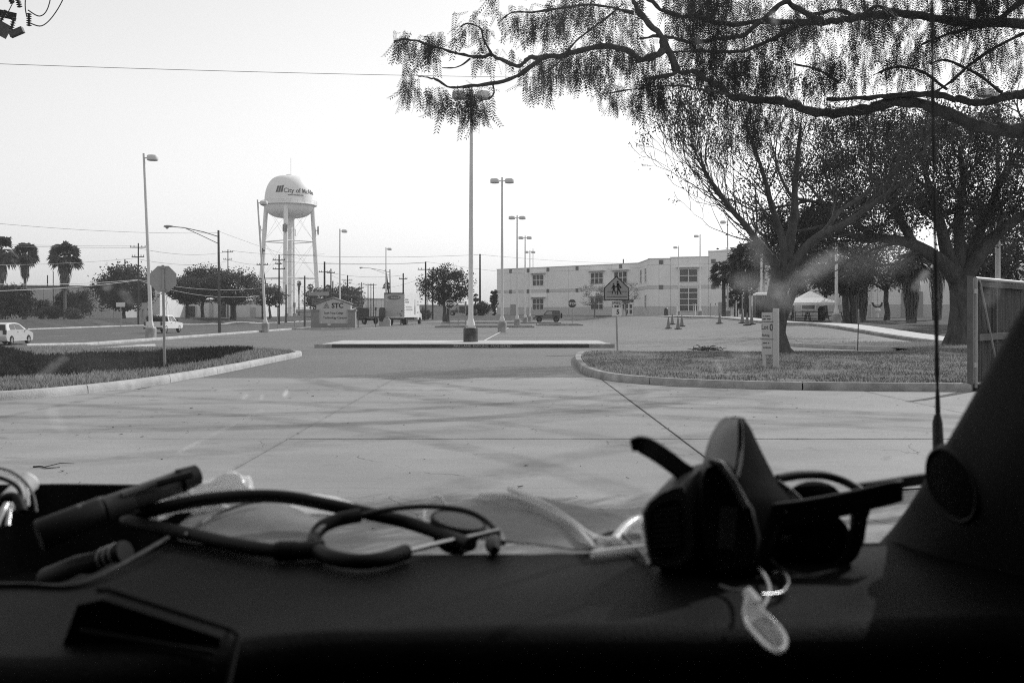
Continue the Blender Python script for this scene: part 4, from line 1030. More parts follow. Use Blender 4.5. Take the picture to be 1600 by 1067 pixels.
# tent with tables
X = (1266 - 800) / F * 88; zt_ = G(X, 88); r = thing('canopy_tent', (X, 88, zt_), 'pale peaked canopy tent over picnic tables', 'tent')
hw = 1.95; e = W(0, 473, 88).z - zt_; pk = W(0, 455, 88).z - zt_
P4 = [(-hw, -hw), (hw, -hw), (hw, hw), (-hw, hw)]
MB().loft([[(a, b, e - .22) for a, b in P4], [(a, b, e) for a, b in P4], [(a * .5, b * .5, e + (pk - e) * .42) for a, b in P4], [(a * .04, b * .04, pk) for a, b in P4]]).build('canopy', M_canvas, r)
for a, b in P4: MB().cyl((a * .97, b * .97, 0), (a * .97, b * .97, e), .04, n=6).build('leg', M_galv, r)
def picnic(x, y, lb):
    t = thing('picnic_table', (x, y, G(x, y) + .02), lb, 'picnic table', group='picnic tables at the tent')
    MB().box((0, 0, .74), (1.8, .75, .06)).build('table_top', M_dark, t)
    for s in (-1, 1): MB().box((0, s * .7, .43), (1.8, .26, .05)).build('bench', M_dark, t)
    for s in (-1, 1):
        lg = MB(); lg.tube([(s * .6, -.75, .02), (s * .6, -.25, .72)], .04, 5); lg.tube([(s * .6, .75, .02), (s * .6, .25, .72)], .04, 5); lg.build('leg', M_dark, t); MB().box((s * .6, 0, .38), (.05, 1.5, .06)).build('rail', M_dark, t)
picnic(X - 1.0, 87.6, 'left picnic table under the tent'); picnic(X + .55, 88.4, 'middle picnic table under the tent'); picnic(X + 1.6, 86.6, 'right picnic table at the tent edge')
q = thing('bench', (W(1520, 490, 101).x, 101, .9), 'low dark bench against the wing wall at the right', 'bench')
MB().box((0, 0, .45), (2.2, .5, .07)).build('seat', M_dark, q); MB().box((0, .25, .85), (2.2, .06, .5)).build('backrest', M_dark, q)
for s in (-.9, .9): MB().box((s, 0, .2), (.08, .45, .46)).build('leg', M_dark, q)
# wooden gate at the right
g0 = Vector((8.78, 19.0, 0)); g1 = Vector((12.2, 23.0, 0)); t = (g1 - g0).normalized(); rz = math.atan2(t.y, t.x); n = Vector((t.y, -t.x, 0))
gate = thing('wooden_gate', g0, 'weathered plank gate on a pipe frame beside the right kerb', 'gate', rz=rz)
H = 2.14
MB().tube([(-.12, .0, -.2), (-.12, 0, H + .05)], .055, 10).build('post', M_woodgrey, gate, smooth=50); MB().tube([(.07, -.04, .06), (.07, -.04, H)], .045, 10).build('frame_upright', M_galv, gate, smooth=50)
MB().tube([(.07, -.04, H), (4.3, -.04, H)], .04, 10).build('frame_rail', M_galv, gate, smooth=50); MB().tube([(.07, -.04, .12), (4.3, -.04, .12)], .04, 10).build('frame_rail', M_galv, gate, smooth=50)
MB().tube([(.12, -.1, H - .05), (1.45, -.1, .2)], .03, 8).build('brace', M_galv, gate)
MB().box((1.9, -.09, H - .1), (3.6, .05, .1)).build('batten', M_plank, gate); MB().box((2.1, -.09, 1.02), (4.0, .05, .13)).build('batten', M_woodgrey, gate)
for i in range(28):
    MB().box((.2 + i * .147, .0 + random.uniform(-.006, .006), 1.1 + random.uniform(-.012, .012)), (.138, .022, 1.98)).build('plank', M_plank, gate)
for z in (.5, 1.9): MB().box((-.02, -.06, z), (.2, .05, .09)).build('hinge', M_galv, gate)
MB().box((1.35, -.07, 1.5), (.06, .05, 1.2)).build('stile', M_woodgrey, gate)
# brush pile on the lot edge
n_ = 90; mb = MB()
for i in range(n_):
    c = Vector((7.55 + rng.normal(0, .22), 38.4 + rng.normal(0, .2), .03 + abs(rng.normal(0, .06)))); d = Vector((rng.normal(), rng.normal(), rng.normal() * .3)).normalized() * .12
    mb.tube([c - d, c + d * .2 + Vector((0, 0, .03)), c + d], [.012, .02, .006], 3)
tag(mb.build('brush_pile', M_black), 'small dark heap of clippings at the lawn edge', 'brush pile', kind='stuff')

# ------------------------------------------------------------------ vehicles (length along +Y)
def wheel(root, x, y, r, w, rimm=None):
    mm = Matrix.Translation((x, y, r)) @ Matrix.Rotation(math.pi / 2, 4, 'Y')
    wh = MB().lathe([(r * .62, -w / 2 + .02), (r * .9, -w / 2), (r, -w / 2 + .04), (r, w / 2 - .04), (r * .9, w / 2), (r * .62, w / 2 - .02)], 22, mm).build('wheel', M_tyre, root, smooth=40)
    s = 1 if x > 0 else -1; rm = MB()
    rm.lathe([(r * .64, s * (w / 2 - .05)), (r * .6, s * (w / 2 - .02)), (r * .5, s * (w / 2 - .06)), (r * .18, s * (w / 2 - .05)), (r * .15, s * (w / 2 - .01)), (.01, s * (w / 2 - .01))], 20, mm)
    for k in range(5):
        a = k * 2 * math.pi / 5; c = Vector((x + s * (w / 2 - .015), y + math.cos(a) * r * .36, r + math.sin(a) * r * .36))
        rm.box(c, (.02, .07, r * .5), rot=Matrix.Rotation(-a + math.pi / 2, 3, 'X'))
    rm.build('rim', rimm or M_rim, wh)
    return wh
def skin(prof, hw, name, m, root, nz=None, smooth=35):
    """closed side profile (y,z) extruded over +-hw(y,z), edges rounded by two inner rings"""
    rings = []
    cy = sum(p[0] for p in prof) / len(prof); cz = sum(p[1] for p in prof) / len(prof)
    for f, sc in ((-1, .93), (-.97, .975), (-.9, 1.0), (0, 1.0), (.9, 1.0), (.97, .975), (1, .93)):
        rings.append([Vector((f * hw(y, z), cy + (y - cy) * (1 - (1 - sc) * .35), cz + (z - cz) * (1 - (1 - sc) * .6))) for y, z in prof])
    return MB().loft(rings).build(name, m, root, smooth=smooth)
def side_pane(prof, hw, root, s, m=M_carglass, name='window', t=.014):
    return MB().loft([[Vector((s * (hw(y, z) - .03), y, z)) for y, z in prof], [Vector((s * (hw(y, z) + t), y, z)) for y, z in prof]]).build(name, m, root)
def cross_pane(pa, pb, hw, root, name, ins=.06, out=.02):
    """windscreen or rear glass between two profile points"""
    (y0, z0), (y1, z1) = pa, pb; d = Vector((0, y1 - y0, z1 - z0)).normalized(); n = Vector((0, d.z, -d.y)) * out
    a0, a1 = hw(y0, z0) - ins, hw(y1, z1) - ins
    q = [Vector((-a0, y0, z0)), Vector((a0, y0, z0)), Vector((a1, y1, z1)), Vector((-a1, y1, z1))]
    return MB().loft([[p - n for p in q], [p + n for p in q]]).build(name, M_carglass, root)

# silver hatchback at the left edge
h_ = thing('hatchback', (W(12, 0, 67).x, 67, G(W(12, 0, 67).x, 67)), 'silver white hatchback driving away, cut by the left edge', 'car', rz=R(3))
hwb = lambda y, z: .86 - .05 * max(0, (z - .6)) - .06 * max(0, abs(y) - 1.6) * 1.5
hwc = lambda y, z: .80 - .34 * max(0, z - .9)
skin([(-2.05, .42), (-2.1, .6), (-2.0, .95), (-1.7, 1.0), (.9, .98), (1.3, .93), (1.9, .80), (2.1, .62), (2.1, .42), (2.0, .24), (1.7, .22), (-1.8, .22), (-2.0, .28)], hwb, 'body', M_carsilver, h_)
skin([(-1.98, .93), (-1.72, 1.36), (-1.4, 1.45), (-.3, 1.47), (.25, 1.40), (1.15, .95)], hwc, 'cabin', M_carsilver, h_)
for s in (-1, 1):
    side_pane([(-1.35, .98), (-1.4, 1.2), (-1.25, 1.36), (-.62, 1.4), (-.62, .98)], hwc, h_, s); side_pane([(-.54, .98), (-.54, 1.4), (.15, 1.35), (.72, 1.0)], hwc, h_, s)
    MB().box((s * .95, .75, 1.02), (.16, .1, .12)).build('mirror', M_carsilver, h_)
    for y in (-1.3, 1.28): wheel(h_, s * .76, y, .31, .2)
    MB().box((s * .7, -2.03, .84), (.22, .1, .3)).build('tail_lamp', M_stop, h_); MB().box((s * .62, 2.02, .68), (.36, .12, .16)).build('headlight', M_lens, h_)
    for y in (-.35,): MB().box((s * .865, y, .86), (.03, .16, .03)).build('door_handle', M_carsilver, h_)
cross_pane((-1.96, .98), (-1.74, 1.33), hwc, h_, 'rear_glass'); cross_pane((1.08, .99), (.3, 1.38), hwc, h_, 'front_glass')
MB().box((0, -2.08, .62), (.5, .03, .12)).build('number_plate', M_white, h_)

# white pickup loaded with brush
X = W(256, 0, 105).x; p_ = thing('pickup_truck', (X, 105, G(X, 105)), 'white pickup with a bed full of brush behind the light pole base', 'pickup', rz=R(-2))
hwb = lambda y, z: .98 - .04 * max(0, z - .9); hwc = lambda y, z: .93 - .30 * max(0, z - 1.15)
skin([(-2.9, .55), (-2.9, 1.2), (-1.0, 1.2), (-1.0, 1.18), (1.1, 1.18), (1.3, 1.14), (2.6, 1.05), (2.85, .9), (2.9, .55), (2.7, .42), (-2.7, .48)], hwb, 'body', M_carwhite, p_)
skin([(-1.05, 1.15), (-.95, 1.75), (-.7, 1.86), (.2, 1.87), (.55, 1.8), (1.35, 1.15)], hwc, 'cabin', M_carwhite, p_)
for s in (-1, 1):
    side_pane([(-.8, 1.22), (-.75, 1.7), (-.25, 1.76), (-.25, 1.22)], hwc, p_, s); side_pane([(-.15, 1.22), (-.15, 1.76), (.45, 1.72), (.98, 1.22)], hwc, p_, s)
    for y in (-1.85, 1.85): wheel(p_, s * .86, y, .4, .26)
    MB().box((s * 1.06, 1.0, 1.3), (.2, .12, .2)).build('mirror', M_dark, p_); MB().box((s * .87, -2.9, 1.0), (.18, .08, .36)).build('tail_lamp', M_stop, p_); MB().box((s * .78, 2.82, .92), (.36, .12, .2)).build('headlight', M_lens, p_)
    MB().box((s * .985, -.5, 1.06), (.03, .2, .04)).build('door_handle', M_dark, p_)
cross_pane((1.28, 1.2), (.6, 1.76), hwc, p_, 'front_glass'); cross_pane((-1.03, 1.22), (-.96, 1.7), hwc, p_, 'rear_glass')
MB().box((0, -2.98, .52), (1.9, .14, .2)).build('rear_bumper', M_dark, p_)

def leaves(name, pts, size, m, parent=None, jitter=None, aspect=.55, droop=0.0):
    """one quad leaf per point"""
    pts = np.asarray(pts); n = len(pts)
    a = rng.normal(size=(n, 3)); a[:, 2] -= droop; a /= np.linalg.norm(a, axis=1)[:, None]
    b = rng.normal(size=(n, 3)); b -= a * (a * b).sum(1)[:, None]; b /= np.linalg.norm(b, axis=1)[:, None]
    s = (size * rng.uniform(.6, 1.3, n))[:, None]
    V = np.zeros((n, 4, 3)); V[:, 0] = pts - a * s; V[:, 1] = pts + b * s * aspect; V[:, 2] = pts + a * s; V[:, 3] = pts - b * s * aspect
    return np_mesh(name, V.reshape(-1, 3), np.arange(4 * n).reshape(n, 4), m, parent)
def cloud(c, rad, clumps, per, cs, shell=.55, flat=1.0):
    """leaf points: clumps spread through an ellipsoid, denser toward its shell"""
    d = rng.normal(size=(clumps, 3)); d /= np.linalg.norm(d, axis=1)[:, None]
    r = (shell + (1 - shell) * rng.random(clumps)) ** .8
    r *= rng.uniform(.78, 1.08, clumps)
    cc = np.asarray(c) + d * r[:, None] * np.asarray(rad)
    P = np.repeat(cc, per, 0) + rng.normal(size=(clumps * per, 3)) * cs * np.array((1, 1, .75 * flat))
    return P, cc
bp = np.concatenate([cloud((rng.uniform(-.7, .7), rng.uniform(-2.7, -1.3), 1.3 + rng.uniform(0, .25)), (.35, .5, .35), 6, 90, .12)[0] for _ in range(9)])
br_ = leaves('brush_load', bp, .07, M_leafmid); br_.location = p_.location; br_.rotation_euler = p_.rotation_euler; tag(br_, 'heap of cut brush and bags piled on the white pickup bed', 'brush', kind='stuff')

# grey off-roader
X = W(856, 0, 150).x; j_ = thing('off_roader', (X, 150, G(X, 150)), 'grey boxy off-roader with a spare wheel parked before the building', 'car', rz=R(88))
hwb = lambda y, z: .80 - .02 * max(0, z - .7); hwc = lambda y, z: .77 - .12 * max(0, z - 1.1)
skin([(-1.9, .5), (-1.9, 1.12), (.55, 1.12), (.7, 1.14), (1.85, 1.06), (1.95, .95), (1.95, .6), (1.7, .5)], hwb, 'body', M_cargrey, j_)
skin([(-1.88, 1.1), (-1.84, 1.72), (-1.7, 1.8), (.1, 1.8), (.2, 1.74), (.62, 1.1)], hwc, 'cabin', M_cardark, j_)
for s in (-1, 1):
    side_pane([(-1.7, 1.2), (-1.66, 1.66), (-.75, 1.68), (-.75, 1.2)], hwc, j_, s); side_pane([(-.62, 1.2), (-.62, 1.68), (.1, 1.66), (.4, 1.2)], hwc, j_, s, m=M_galv)
    for y in (-1.25, 1.3):
        wheel(j_, s * .78, y, .43, .26, M_cargrey); MB().box((s * .82, y, .98), (.3, 1.05, .08)).build('fender', M_black, j_)
    MB().lathe([(.02, 0), (.14, 0), (.14, .05), (.02, .06)], 12, Matrix.Translation((s * .5, 1.94, .88)) @ Matrix.Rotation(-math.pi / 2, 4, 'X')).build('headlight', M_lens, j_)
    MB().box((s * .95, .5, 1.2), (.2, .1, .18)).build('mirror', M_black, j_)
cross_pane((.6, 1.16), (.22, 1.7), hwc, j_, 'front_glass')
MB().box((0, 2.08, .6), (1.5, .2, .2)).build('front_bumper', M_black, j_)
MB().lathe([(.12, -.12), (.36, -.13), (.41, -.08), (.41, .08), (.36, .13), (.1, .1)], 18, Matrix.Translation((0, -2.05, 1.02)) @ Matrix.Rotation(math.pi / 2, 4, 'X')).build('spare_wheel', M_tyre, j_, smooth=40)

# dark pickup far behind the lot tree
X = W(722, 0, 188).x; d_ = thing('pickup_truck', (X, 188, G(X, 188)), 'dark pickup parked beyond the leafy lot tree', 'pickup', rz=R(84))
hwb = lambda y, z: .95; hwc = lambda y, z: .9 - .3 * max(0, z - 1.15)
skin([(-2.8, .55), (-2.8, 1.15), (2.6, 1.05), (2.8, .9), (2.8, .5), (-2.7, .48)], hwb, 'body', M_cardark, d_); skin([(-1.7, 1.1), (-1.6, 1.8), (.5, 1.82), (1.3, 1.1)], hwc, 'cabin', M_cardark, d_)
for s in (-1, 1):
    side_pane([(-1.4, 1.2), (-1.35, 1.68), (.4, 1.68), (.85, 1.2)], hwc, d_, s)
    for y in (-1.8, 1.8): wheel(d_, s * .82, y, .38, .25)
    MB().box((s * .7, 2.78, .9), (.4, .1, .2)).build('headlight', M_lens, d_)

# white flatbed truck far right of the campus sign
X = W(568, 0, 150).x; w_ = thing('flatbed_truck', (X, 150, G(X, 150)), 'white cab of a flatbed truck standing behind the campus sign', 'truck', rz=R(35))
hwb = lambda y, z: 1.0; hwc = lambda y, z: .95 - .1 * max(0, z - 1.6)
skin([(.4, .6), (.4, 1.6), (2.3, 1.5), (2.6, 1.2), (2.6, .6)], hwb, 'body', M_carwhite, w_); skin([(.4, 1.5), (.45, 2.4), (1.3, 2.4), (1.75, 1.5)], hwc, 'cabin', M_carwhite, w_)
for s in (-1, 1):
    side_pane([(.6, 1.65), (.62, 2.25), (1.2, 2.25), (1.5, 1.65)], hwc, w_, s)
    for y in (1.7, -2.2): wheel(w_, s * .9, y, .48, .3)
MB().box((0, -1.6, 1.0), (2.2, 3.8, .2)).build('flatbed', M_dark, w_); MB().box((0, .25, 1.7), (2.1, .1, 1.4)).build('headboard', M_dark, w_)
for s in (-1, 1): MB().box((s * .45, -1.4, .7), (.16, 4.6, .3)).build('chassis_rail', M_dark, w_)

# box truck seen from behind
X = W(616, 0, 124).x; t_ = thing('box_truck', (X, 124, G(X, 124)), 'white box truck parked with its rear to the camera', 'truck', rz=R(-9))
zb_, zt2 = .98, 4.05; L = 7.6; hw = 1.27
bx_ = MB().box((0, L / 2, (zb_ + zt2) / 2), (2 * hw, L, zt2 - zb_)).build('cargo_box', M_white, t_)
M_trkrear = mat('truck_rear_door', .42, .5, .35, .05, 2.0)
MB().box((0, -.03, (zb_ + zt2) / 2), (2 * hw - .12, .08, zt2 - zb_ - .3)).build('rear_door', M_trkrear, bx_)
for s in (-1, 1): MB().box((s * (hw - .02), -.05, (zb_ + zt2) / 2), (.1, .1, zt2 - zb_)).build('corner_post', M_trkrear, bx_)
MB().box((0, -.05, zt2 - .07), (2 * hw + .04, .12, .14)).build('header', M_dark, bx_)
MB().box((0, -.1, zb_ - .06), (2 * hw, .25, .14)).build('rear_sill', M_galv, bx_)
mo = MB(); mo.prism([(.0 + .86 * math.cos(a) - .02, -.085, 3.45 + .29 * math.sin(a)) for a in np.linspace(0, 2 * math.pi, 25)[:-1]], (0, .02, 0)); em = mo.build('emblem', M_vent, bx_)
strokes(em, 1.2, .3, M_trkrear, (-.02, -.095, 3.45))
MB().box((-.95, -.085, 2.98), (.16, .02, .42)).build('placard', M_white, bx_); MB().box((-.95, -.098, 2.98), (.05, .012, .32)).build('placard_mark', M_text, bx_)
for a, z, w2, h2 in ((.45, 1.5, .18, .35), (.75, 1.45, .14, .14), (1.0, 1.8, .15, .15), (.9, 1.2, .2, .15), (-.85, 1.7, .2, .1)): MB().box((a, -.08, z), (w2, .02, h2)).build('sticker', M_dark if a > .7 else M_signback, bx_)
for i in range(9): MB().box((hw + .006, .14, 1.25 + i * .31), (.02, .06, .16)).build('marker_tape', M_text, bx_)
# bottle and faded lettering on the flank
M_fade = mat('faded_print', .52, .6, .3)
rot = math.pi / 2
def flank(x, z): return (hw + .012, x, z)
pb = [(5.0, 1.35), (5.55, 1.35), (5.55, 2.2), (5.38, 2.7), (5.36, 3.3), (5.2, 3.3), (5.18, 2.7), (5.0, 2.2)]
MB().prism([flank(a, b) for a, b in pb], (.015, 0, 0)).build('bottle_print', M_signback, bx_)
for z, y0, y1, m_ in ((3.2, .5, 2.0, M_signback), (2.9, .5, 2.2, M_signback), (2.3, .8, 3.8, M_fade), (1.95, .8, 3.9, M_fade), (3.0, 6.4, 7.2, M_fade), (2.6, 6.3, 7.2, M_fade), (1.6, 6.3, 7.2, M_fade)):
    mb = MB(); y = y0
    while y < y1:
        b = random.uniform(.1, .26); mb.box((hw + .012, y + b / 2, z), (.012, b, .2)); y += b + .1
    mb.build('lettering', m_, bx_)
for s in (-1, 1):
    wheel(t_, s * .95, 1.6, .5, .5, M_dark); wheel(t_, s * .98, 8.8, .48, .28, M_dark)
    MB().box((s * .8, .9, .5), (.5, .03, .6)).build('mud_flap', M_black, t_)
    MB().box((s * .45, 4, .78), (.14, 8, .26)).build('chassis_rail', M_dark, t_)
MB().box((-.35, -.06, .5), (.1, .12, .9)).build('step_leg', M_dark, t_); MB().box((.85, -.06, .5), (.1, .12, .9)).build('step_leg', M_dark, t_)
hwc = lambda y, z: 1.0 - .06 * max(0, z - 1.5)
skin([(L + .2, .6), (L + .2, 2.3), (L + .5, 2.4), (L + 1.1, 2.35), (L + 1.6, 1.6), (L + 2.3, 1.4), (L + 2.4, .6)], hwc, 'cab', M_carwhite, t_)
for s in (-1, 1): MB().box((s * 1.42, L + 1.3, 2.1), (.2, .12, .5)).build('mirror', M_dark, t_)
q = thing('spare_container', W(597, 505, 123), 'dark rounded locker standing left of the box truck', 'locker')
q.location.z = G(q.location.x, 123)
MB().lathe([(.05, 2.3), (.3, 2.25), (.42, 2.0), (.42, .6), (.36, .5)][::-1], 12).build('shell', M_dark, q, smooth=40); MB().box((0, 0, .3), (.7, .7, .6)).build('base', M_signback, q)
q = thing('barrier_block', W(604, 505, 119), 'grey rounded concrete barrier in front of the box truck wheel', 'barrier'); q.location.z = G(q.location.x, 119)
MB().loft([[(a, -.25, b) for a, b in ((-.4, 0), (.4, 0), (.38, .7), (.25, .95), (-.25, .95), (-.38, .7))], [(a, .25, b) for a, b in ((-.4, 0), (.4, 0), (.38, .7), (.25, .95), (-.25, .95), (-.38, .7))]]).build('block', M_signback, q)
MB().box((.42, 0, .4), (.05, .4, .75)).build('end_plate', M_white, q)

# ------------------------------------------------------------------ trees
def grow(mb, p, d, L, r, depth, tips, curl=.25, up=.12, kids=(2, 3), spread=.6, n=7, shrink=.68, rmin=.008):
    P = [Vector(p)]; rad = [r]; dd = Vector(d).normalized(); seg = 5
    for i in range(seg):
        dd = (dd + Vector(rng.normal(size=3)) * curl * .5 + Vector((0, 0, up * .5))).normalized()
        P.append(P[-1] + dd * L / seg); rad.append(max(rmin, r * (1 - .42 * (i + 1) / seg)))
    mb.tube(P, rad, max(4, n), cap=False)
    if depth == 0: tips.append((P[-1], dd, P[2])); return
    k = random.randint(*kids)
    for c in range(k):
        at = P[-1] if c < 2 else P[random.randint(2, 4)]
        ax = dd.orthogonal().normalized(); ax.rotate(Matrix.Rotation(rng.uniform(0, 6.28), 3, dd))
        nd = (dd + ax * spread * rng.uniform(.6, 1.3)).normalized()
        grow(mb, at, nd, L * shrink * rng.uniform(.8, 1.15), max(rmin, rad[-1] * .82), depth - 1, tips, curl, up, kids, spread, n - 1, shrink, rmin)
def tree(name, label, base, H, crown_w, tr, m_leaf, m_bark, nl=9000, ls=.13, fork=.28, lean=0.0, clumps=None, sparse=1.0, cs=None, stems=1, limbs=6, droop=0.0):
    base = Vector(base); r = thing(name, base, label, 'tree')
    mb = MB(); tips = []; cen = np.array((lean, 0, H * (fork + 1) / 2 + .0)); rad = np.array((crown_w / 2, crown_w / 2 * .9, H * (1 - fork) / 2))
    for s in range(stems):
        f = Vector((lean * .4 + (s - (stems - 1) / 2) * .5, rng.normal(0, .1), H * fork)); b0 = Vector(((s - (stems - 1) / 2) * tr * 1.6, 0, -.3))
        mb.tube([b0, b0.lerp(f, .35) + Vector((rng.normal(0, .06), 0, 0)), b0.lerp(f, .7) + Vector((rng.normal(0, .08), 0, 0)), f], [tr * 1.35, tr, tr * .9, tr * .85], 9, cap=False)
        for k in range(limbs):
            a = 2 * math.pi * (k + rng.random() * .6) / limbs; el = rng.uniform(.25, 1.1)
            d = Vector((math.cos(a) * math.cos(el), math.sin(a) * math.cos(el), math.sin(el)))
            reach = 1 / math.sqrt((d.x / rad[0]) ** 2 + (d.y / rad[1]) ** 2 + ((d.z) / (2 * rad[2])) ** 2)
            grow(mb, f, d, reach * .5, tr * .55, 2, tips, .3, .06, (2, 3), .55, 6, .62, .012)
    mb.build('trunk', m_bark, r, smooth=60)
    clumps = clumps or int(nl / 40); per = max(6, int(nl / clumps)); cs = cs or crown_w * .055
    P, cc = cloud(cen, rad, clumps, per, cs)
    keep = P[:, 2] > H * fork * .97
    # ragged gaps
    nz = np.array([noise.noise((q[0] * 2.2 / crown_w * 3, q[1] * 6.6 / crown_w, q[2] * 6.6 / crown_w + base.x)) for q in P]); keep &= nz > -.28 + (1 - sparse) * .45
    leaves('crown', P[keep], ls, m_leaf, r, droop=droop)
    return r
def at(px, d, dz=0.0):
    X = (px - 800) / F * d; return Vector((X, d, G(X, d) + dz))
def hgt(py, d, z): return W(0, py, d).z - z
def ftree(name, label, px, d, ptop, wpx, pfork, tr, leaf, bark, **kw):
    b = at(px, d); H = hgt(ptop, d, b.z); return tree(name, label, b, H, wpx * d / F, tr, leaf, bark, fork=hgt(pfork, d, b.z) / H, **kw)
ftree('round_tree', 'dark dense round tree left of the white light pole', 194, 172, 414, 92, 486, .3, M_leafdark, M_bark, nl=16000, ls=.22, sparse=1.15)
ftree('oak_tree', 'leftmost of the three spreading oaks beyond the street', 293, 185, 432, 66, 476, .28, M_leafmid, M_bark, nl=8000, ls=.2)
ftree('oak_tree', 'middle and tallest of the three spreading oaks beyond the street', 317, 196, 416, 80, 472, .34, M_leafdark, M_bark, nl=12000, ls=.2)
ftree('oak_tree', 'right oak of the three with a low forked trunk', 364, 188, 419, 92, 476, .34, M_leafmid, M_bark, nl=12000, ls=.2, stems=2)
ftree('oak_tree', 'smaller oak at the foot of the leaning light pole', 421, 210, 446, 50, 478, .22, M_leafmid, M_bark, nl=5000, ls=.2)
ftree('lot_tree', 'leafy tree behind the left stop sign in the lot', 697, 150, 416, 88, 476, .26, M_leafdark, M_bark, nl=9000, ls=.17, sparse=.8, stems=2)
ftree('background_tree', 'pale tree behind the campus sign gable', 538, 250, 447, 66, 485, .25, M_leafmid, M_bark, nl=5000, ls=.28)
ftree('background_tree', 'low tree left of the campus sign behind the notice board', 500, 262, 448, 50, 485, .25, M_leafmid, M_bark, nl=4000, ls=.28)
ftree('bare_tree', 'small twiggy tree on the lawn left of the school sign', 929, 172, 438, 46, 478, .14, M_leafpale, M_barkpale, nl=2600, ls=.09, sparse=.75, limbs=9)
ftree('bare_tree', 'small twiggy tree half hidden by the school sign', 978, 174, 436, 52, 476, .14, M_leafpale, M_barkpale, nl=2600, ls=.09, sparse=.8, limbs=9)
def shrub(label, px, d, ptop, wpx, leaf=M_leafdark, n=2500, ls=.15, name='shrub'):
    b = at(px, d); H = hgt(ptop, d, b.z); w = wpx * d / F; r = thing(name, b, label, 'shrub')
    P, _ = cloud((0, 0, H * .5), (w / 2, w / 2.4, H * .5), int(n / 25), 25, w * .07, shell=.3); P = P[P[:, 2] > 0]
    leaves('foliage', P, ls, leaf, r); mb = MB()
    for k in range(5): mb.tube([(rng.normal(0, .1), rng.normal(0, .1), -.1), (rng.normal(0, w * .15), rng.normal(0, .2), H * .7)], [.05, .02], 5)
    mb.build('stems', M_bark, r); return r
shrub('tall dark shrub at the left edge below the palms', 8, 150, 440, 50, n=5000, ls=.18); shrub('dark shrub below the second palm', 36, 150, 446, 36, n=4000, ls=.18)
shrub('mid green shrub before the warehouse wall', 64, 158, 468, 34, M_leafmid, 3500); shrub('low dark shrub before the warehouse wall', 84, 156, 480, 36, M_leafdark, 3000)
shrub('dark shrub round the trunk of the third palm', 104, 168, 452, 36, n=4200, ls=.18); shrub('leafy shrub between the third palm and the round tree', 128, 175, 449, 38, M_leafdark, 4500); shrub('low loose shrub on the bank right of the palms', 113, 150, 482, 30, M_leafmid, 2200)
shrub('dark clipped shrub left of the college building', 752, 196, 471, 34, n=4200, ls=.17); shrub('dark shrub against the corner of the college building', 772, 212, 448, 14, n=2600, ls=.17); shrub('low dark shrub at the foot of the near light pole row', 735, 205, 478, 26, n=2500, ls=.17)
shrub('low shrub under the leafy lot tree', 664, 215, 482, 22, M_leafmid, 1800, .2)

def palm(label, px, d, ptop, head_px, pskirt, trunk_r=.22, n=52, name='fan_palm', lean=0, skirt=True, leaf=M_palm, pbase_z=None):
    b = at(px, d); H = hgt(ptop, d, b.z); R_ = head_px / 2 * d / F; r = thing(name, b, label, 'palm tree')
    hz = H - R_ * .85; top = Vector((lean, 0, hz))
    mb = MB().tube([(0, 0, -.2), (lean * .3, 0, hz * .5), top], [trunk_r * 1.25, trunk_r, trunk_r * .9], 9); mb.build('trunk', M_barkpale if skirt else M_bark, r, smooth=60)
    V = []; Fc = []
    def fan(c, d, L, nb=11, w=.085, drp=.45):
        d = d.normalized(); side = d.cross(Vector((0, 0, 1)));
        side = side.normalized() if side.length > .05 else Vector((1, 0, 0)); upv = side.cross(d).normalized(); rl = rng.normal(0, .7); side, upv = side * math.cos(rl) + upv * math.sin(rl), upv * math.cos(rl) - side * math.sin(rl)
        base_ = c + d * L * .42 + Vector((0, 0, -drp * L * .12))
        o = len(V); s_ = side * .03 * L
        V.extend([c - s_ * .5, c + s_ * .5, base_ + s_ * .4, base_ - s_ * .4]); Fc.append((o, o + 1, o + 2, o + 3))
        for i in range(nb):
            a = (i / (nb - 1) - .5) * 2.5; dirn = d * math.cos(a) + side * math.sin(a) + upv * rng.uniform(-.12, .12)
            l = L * .6 * (1 - .18 * abs(a)); tip = base_ + dirn * l + Vector((0, 0, -drp * l * (.5 + rng.random() * .5))); mid = base_ + dirn * l * .55
            pw = dirn.cross(upv).normalized() * w * L; o = len(V)
            V.extend([base_, mid - pw, tip, mid + pw]); Fc.append((o, o + 1, o + 2, o + 3))
    for i in range(n):
        a = i * 2.39996; el = rng.uniform(-.9, 1.3) if i > 6 else rng.uniform(.8, 1.5)
        fan(top, Vector((math.cos(a) * math.cos(el), math.sin(a) * math.cos(el), math.sin(el))), R_ * rng.uniform(.88, 1.12))
    np_mesh('crown', np.array([tuple(v) for v in V]), np.array(Fc), leaf, r)
    if skirt:
        zs = hgt(pskirt, d, b.z); V = []; Fc = []; sk = R_ * .55
        for i in range(260):
            t = rng.random(); z = hz - (hz - zs) * t * .75; a = rng.uniform(0, 6.28); w = sk * (1 - .55 * t) * rng.uniform(.45, 1); l = (hz - zs) * .38 * rng.uniform(.6, 1.1)
            c = Vector((lean + math.cos(a) * trunk_r, math.sin(a) * trunk_r, z)); e = Vector((lean + math.cos(a) * w, math.sin(a) * w, z - l)); m_ = c.lerp(e, .5) + Vector((math.cos(a), math.sin(a), 0)) * w * .25
            s_ = Vector((-math.sin(a), math.cos(a), 0)) * .09 * R_ * .5; o = len(V); V.extend([c, m_ - s_, e, m_ + s_]); Fc.append((o, o + 1, o + 2, o + 3))
        np_mesh('skirt', np.array([tuple(v) for v in V]), np.array(Fc), M_skirt, r)
    return r
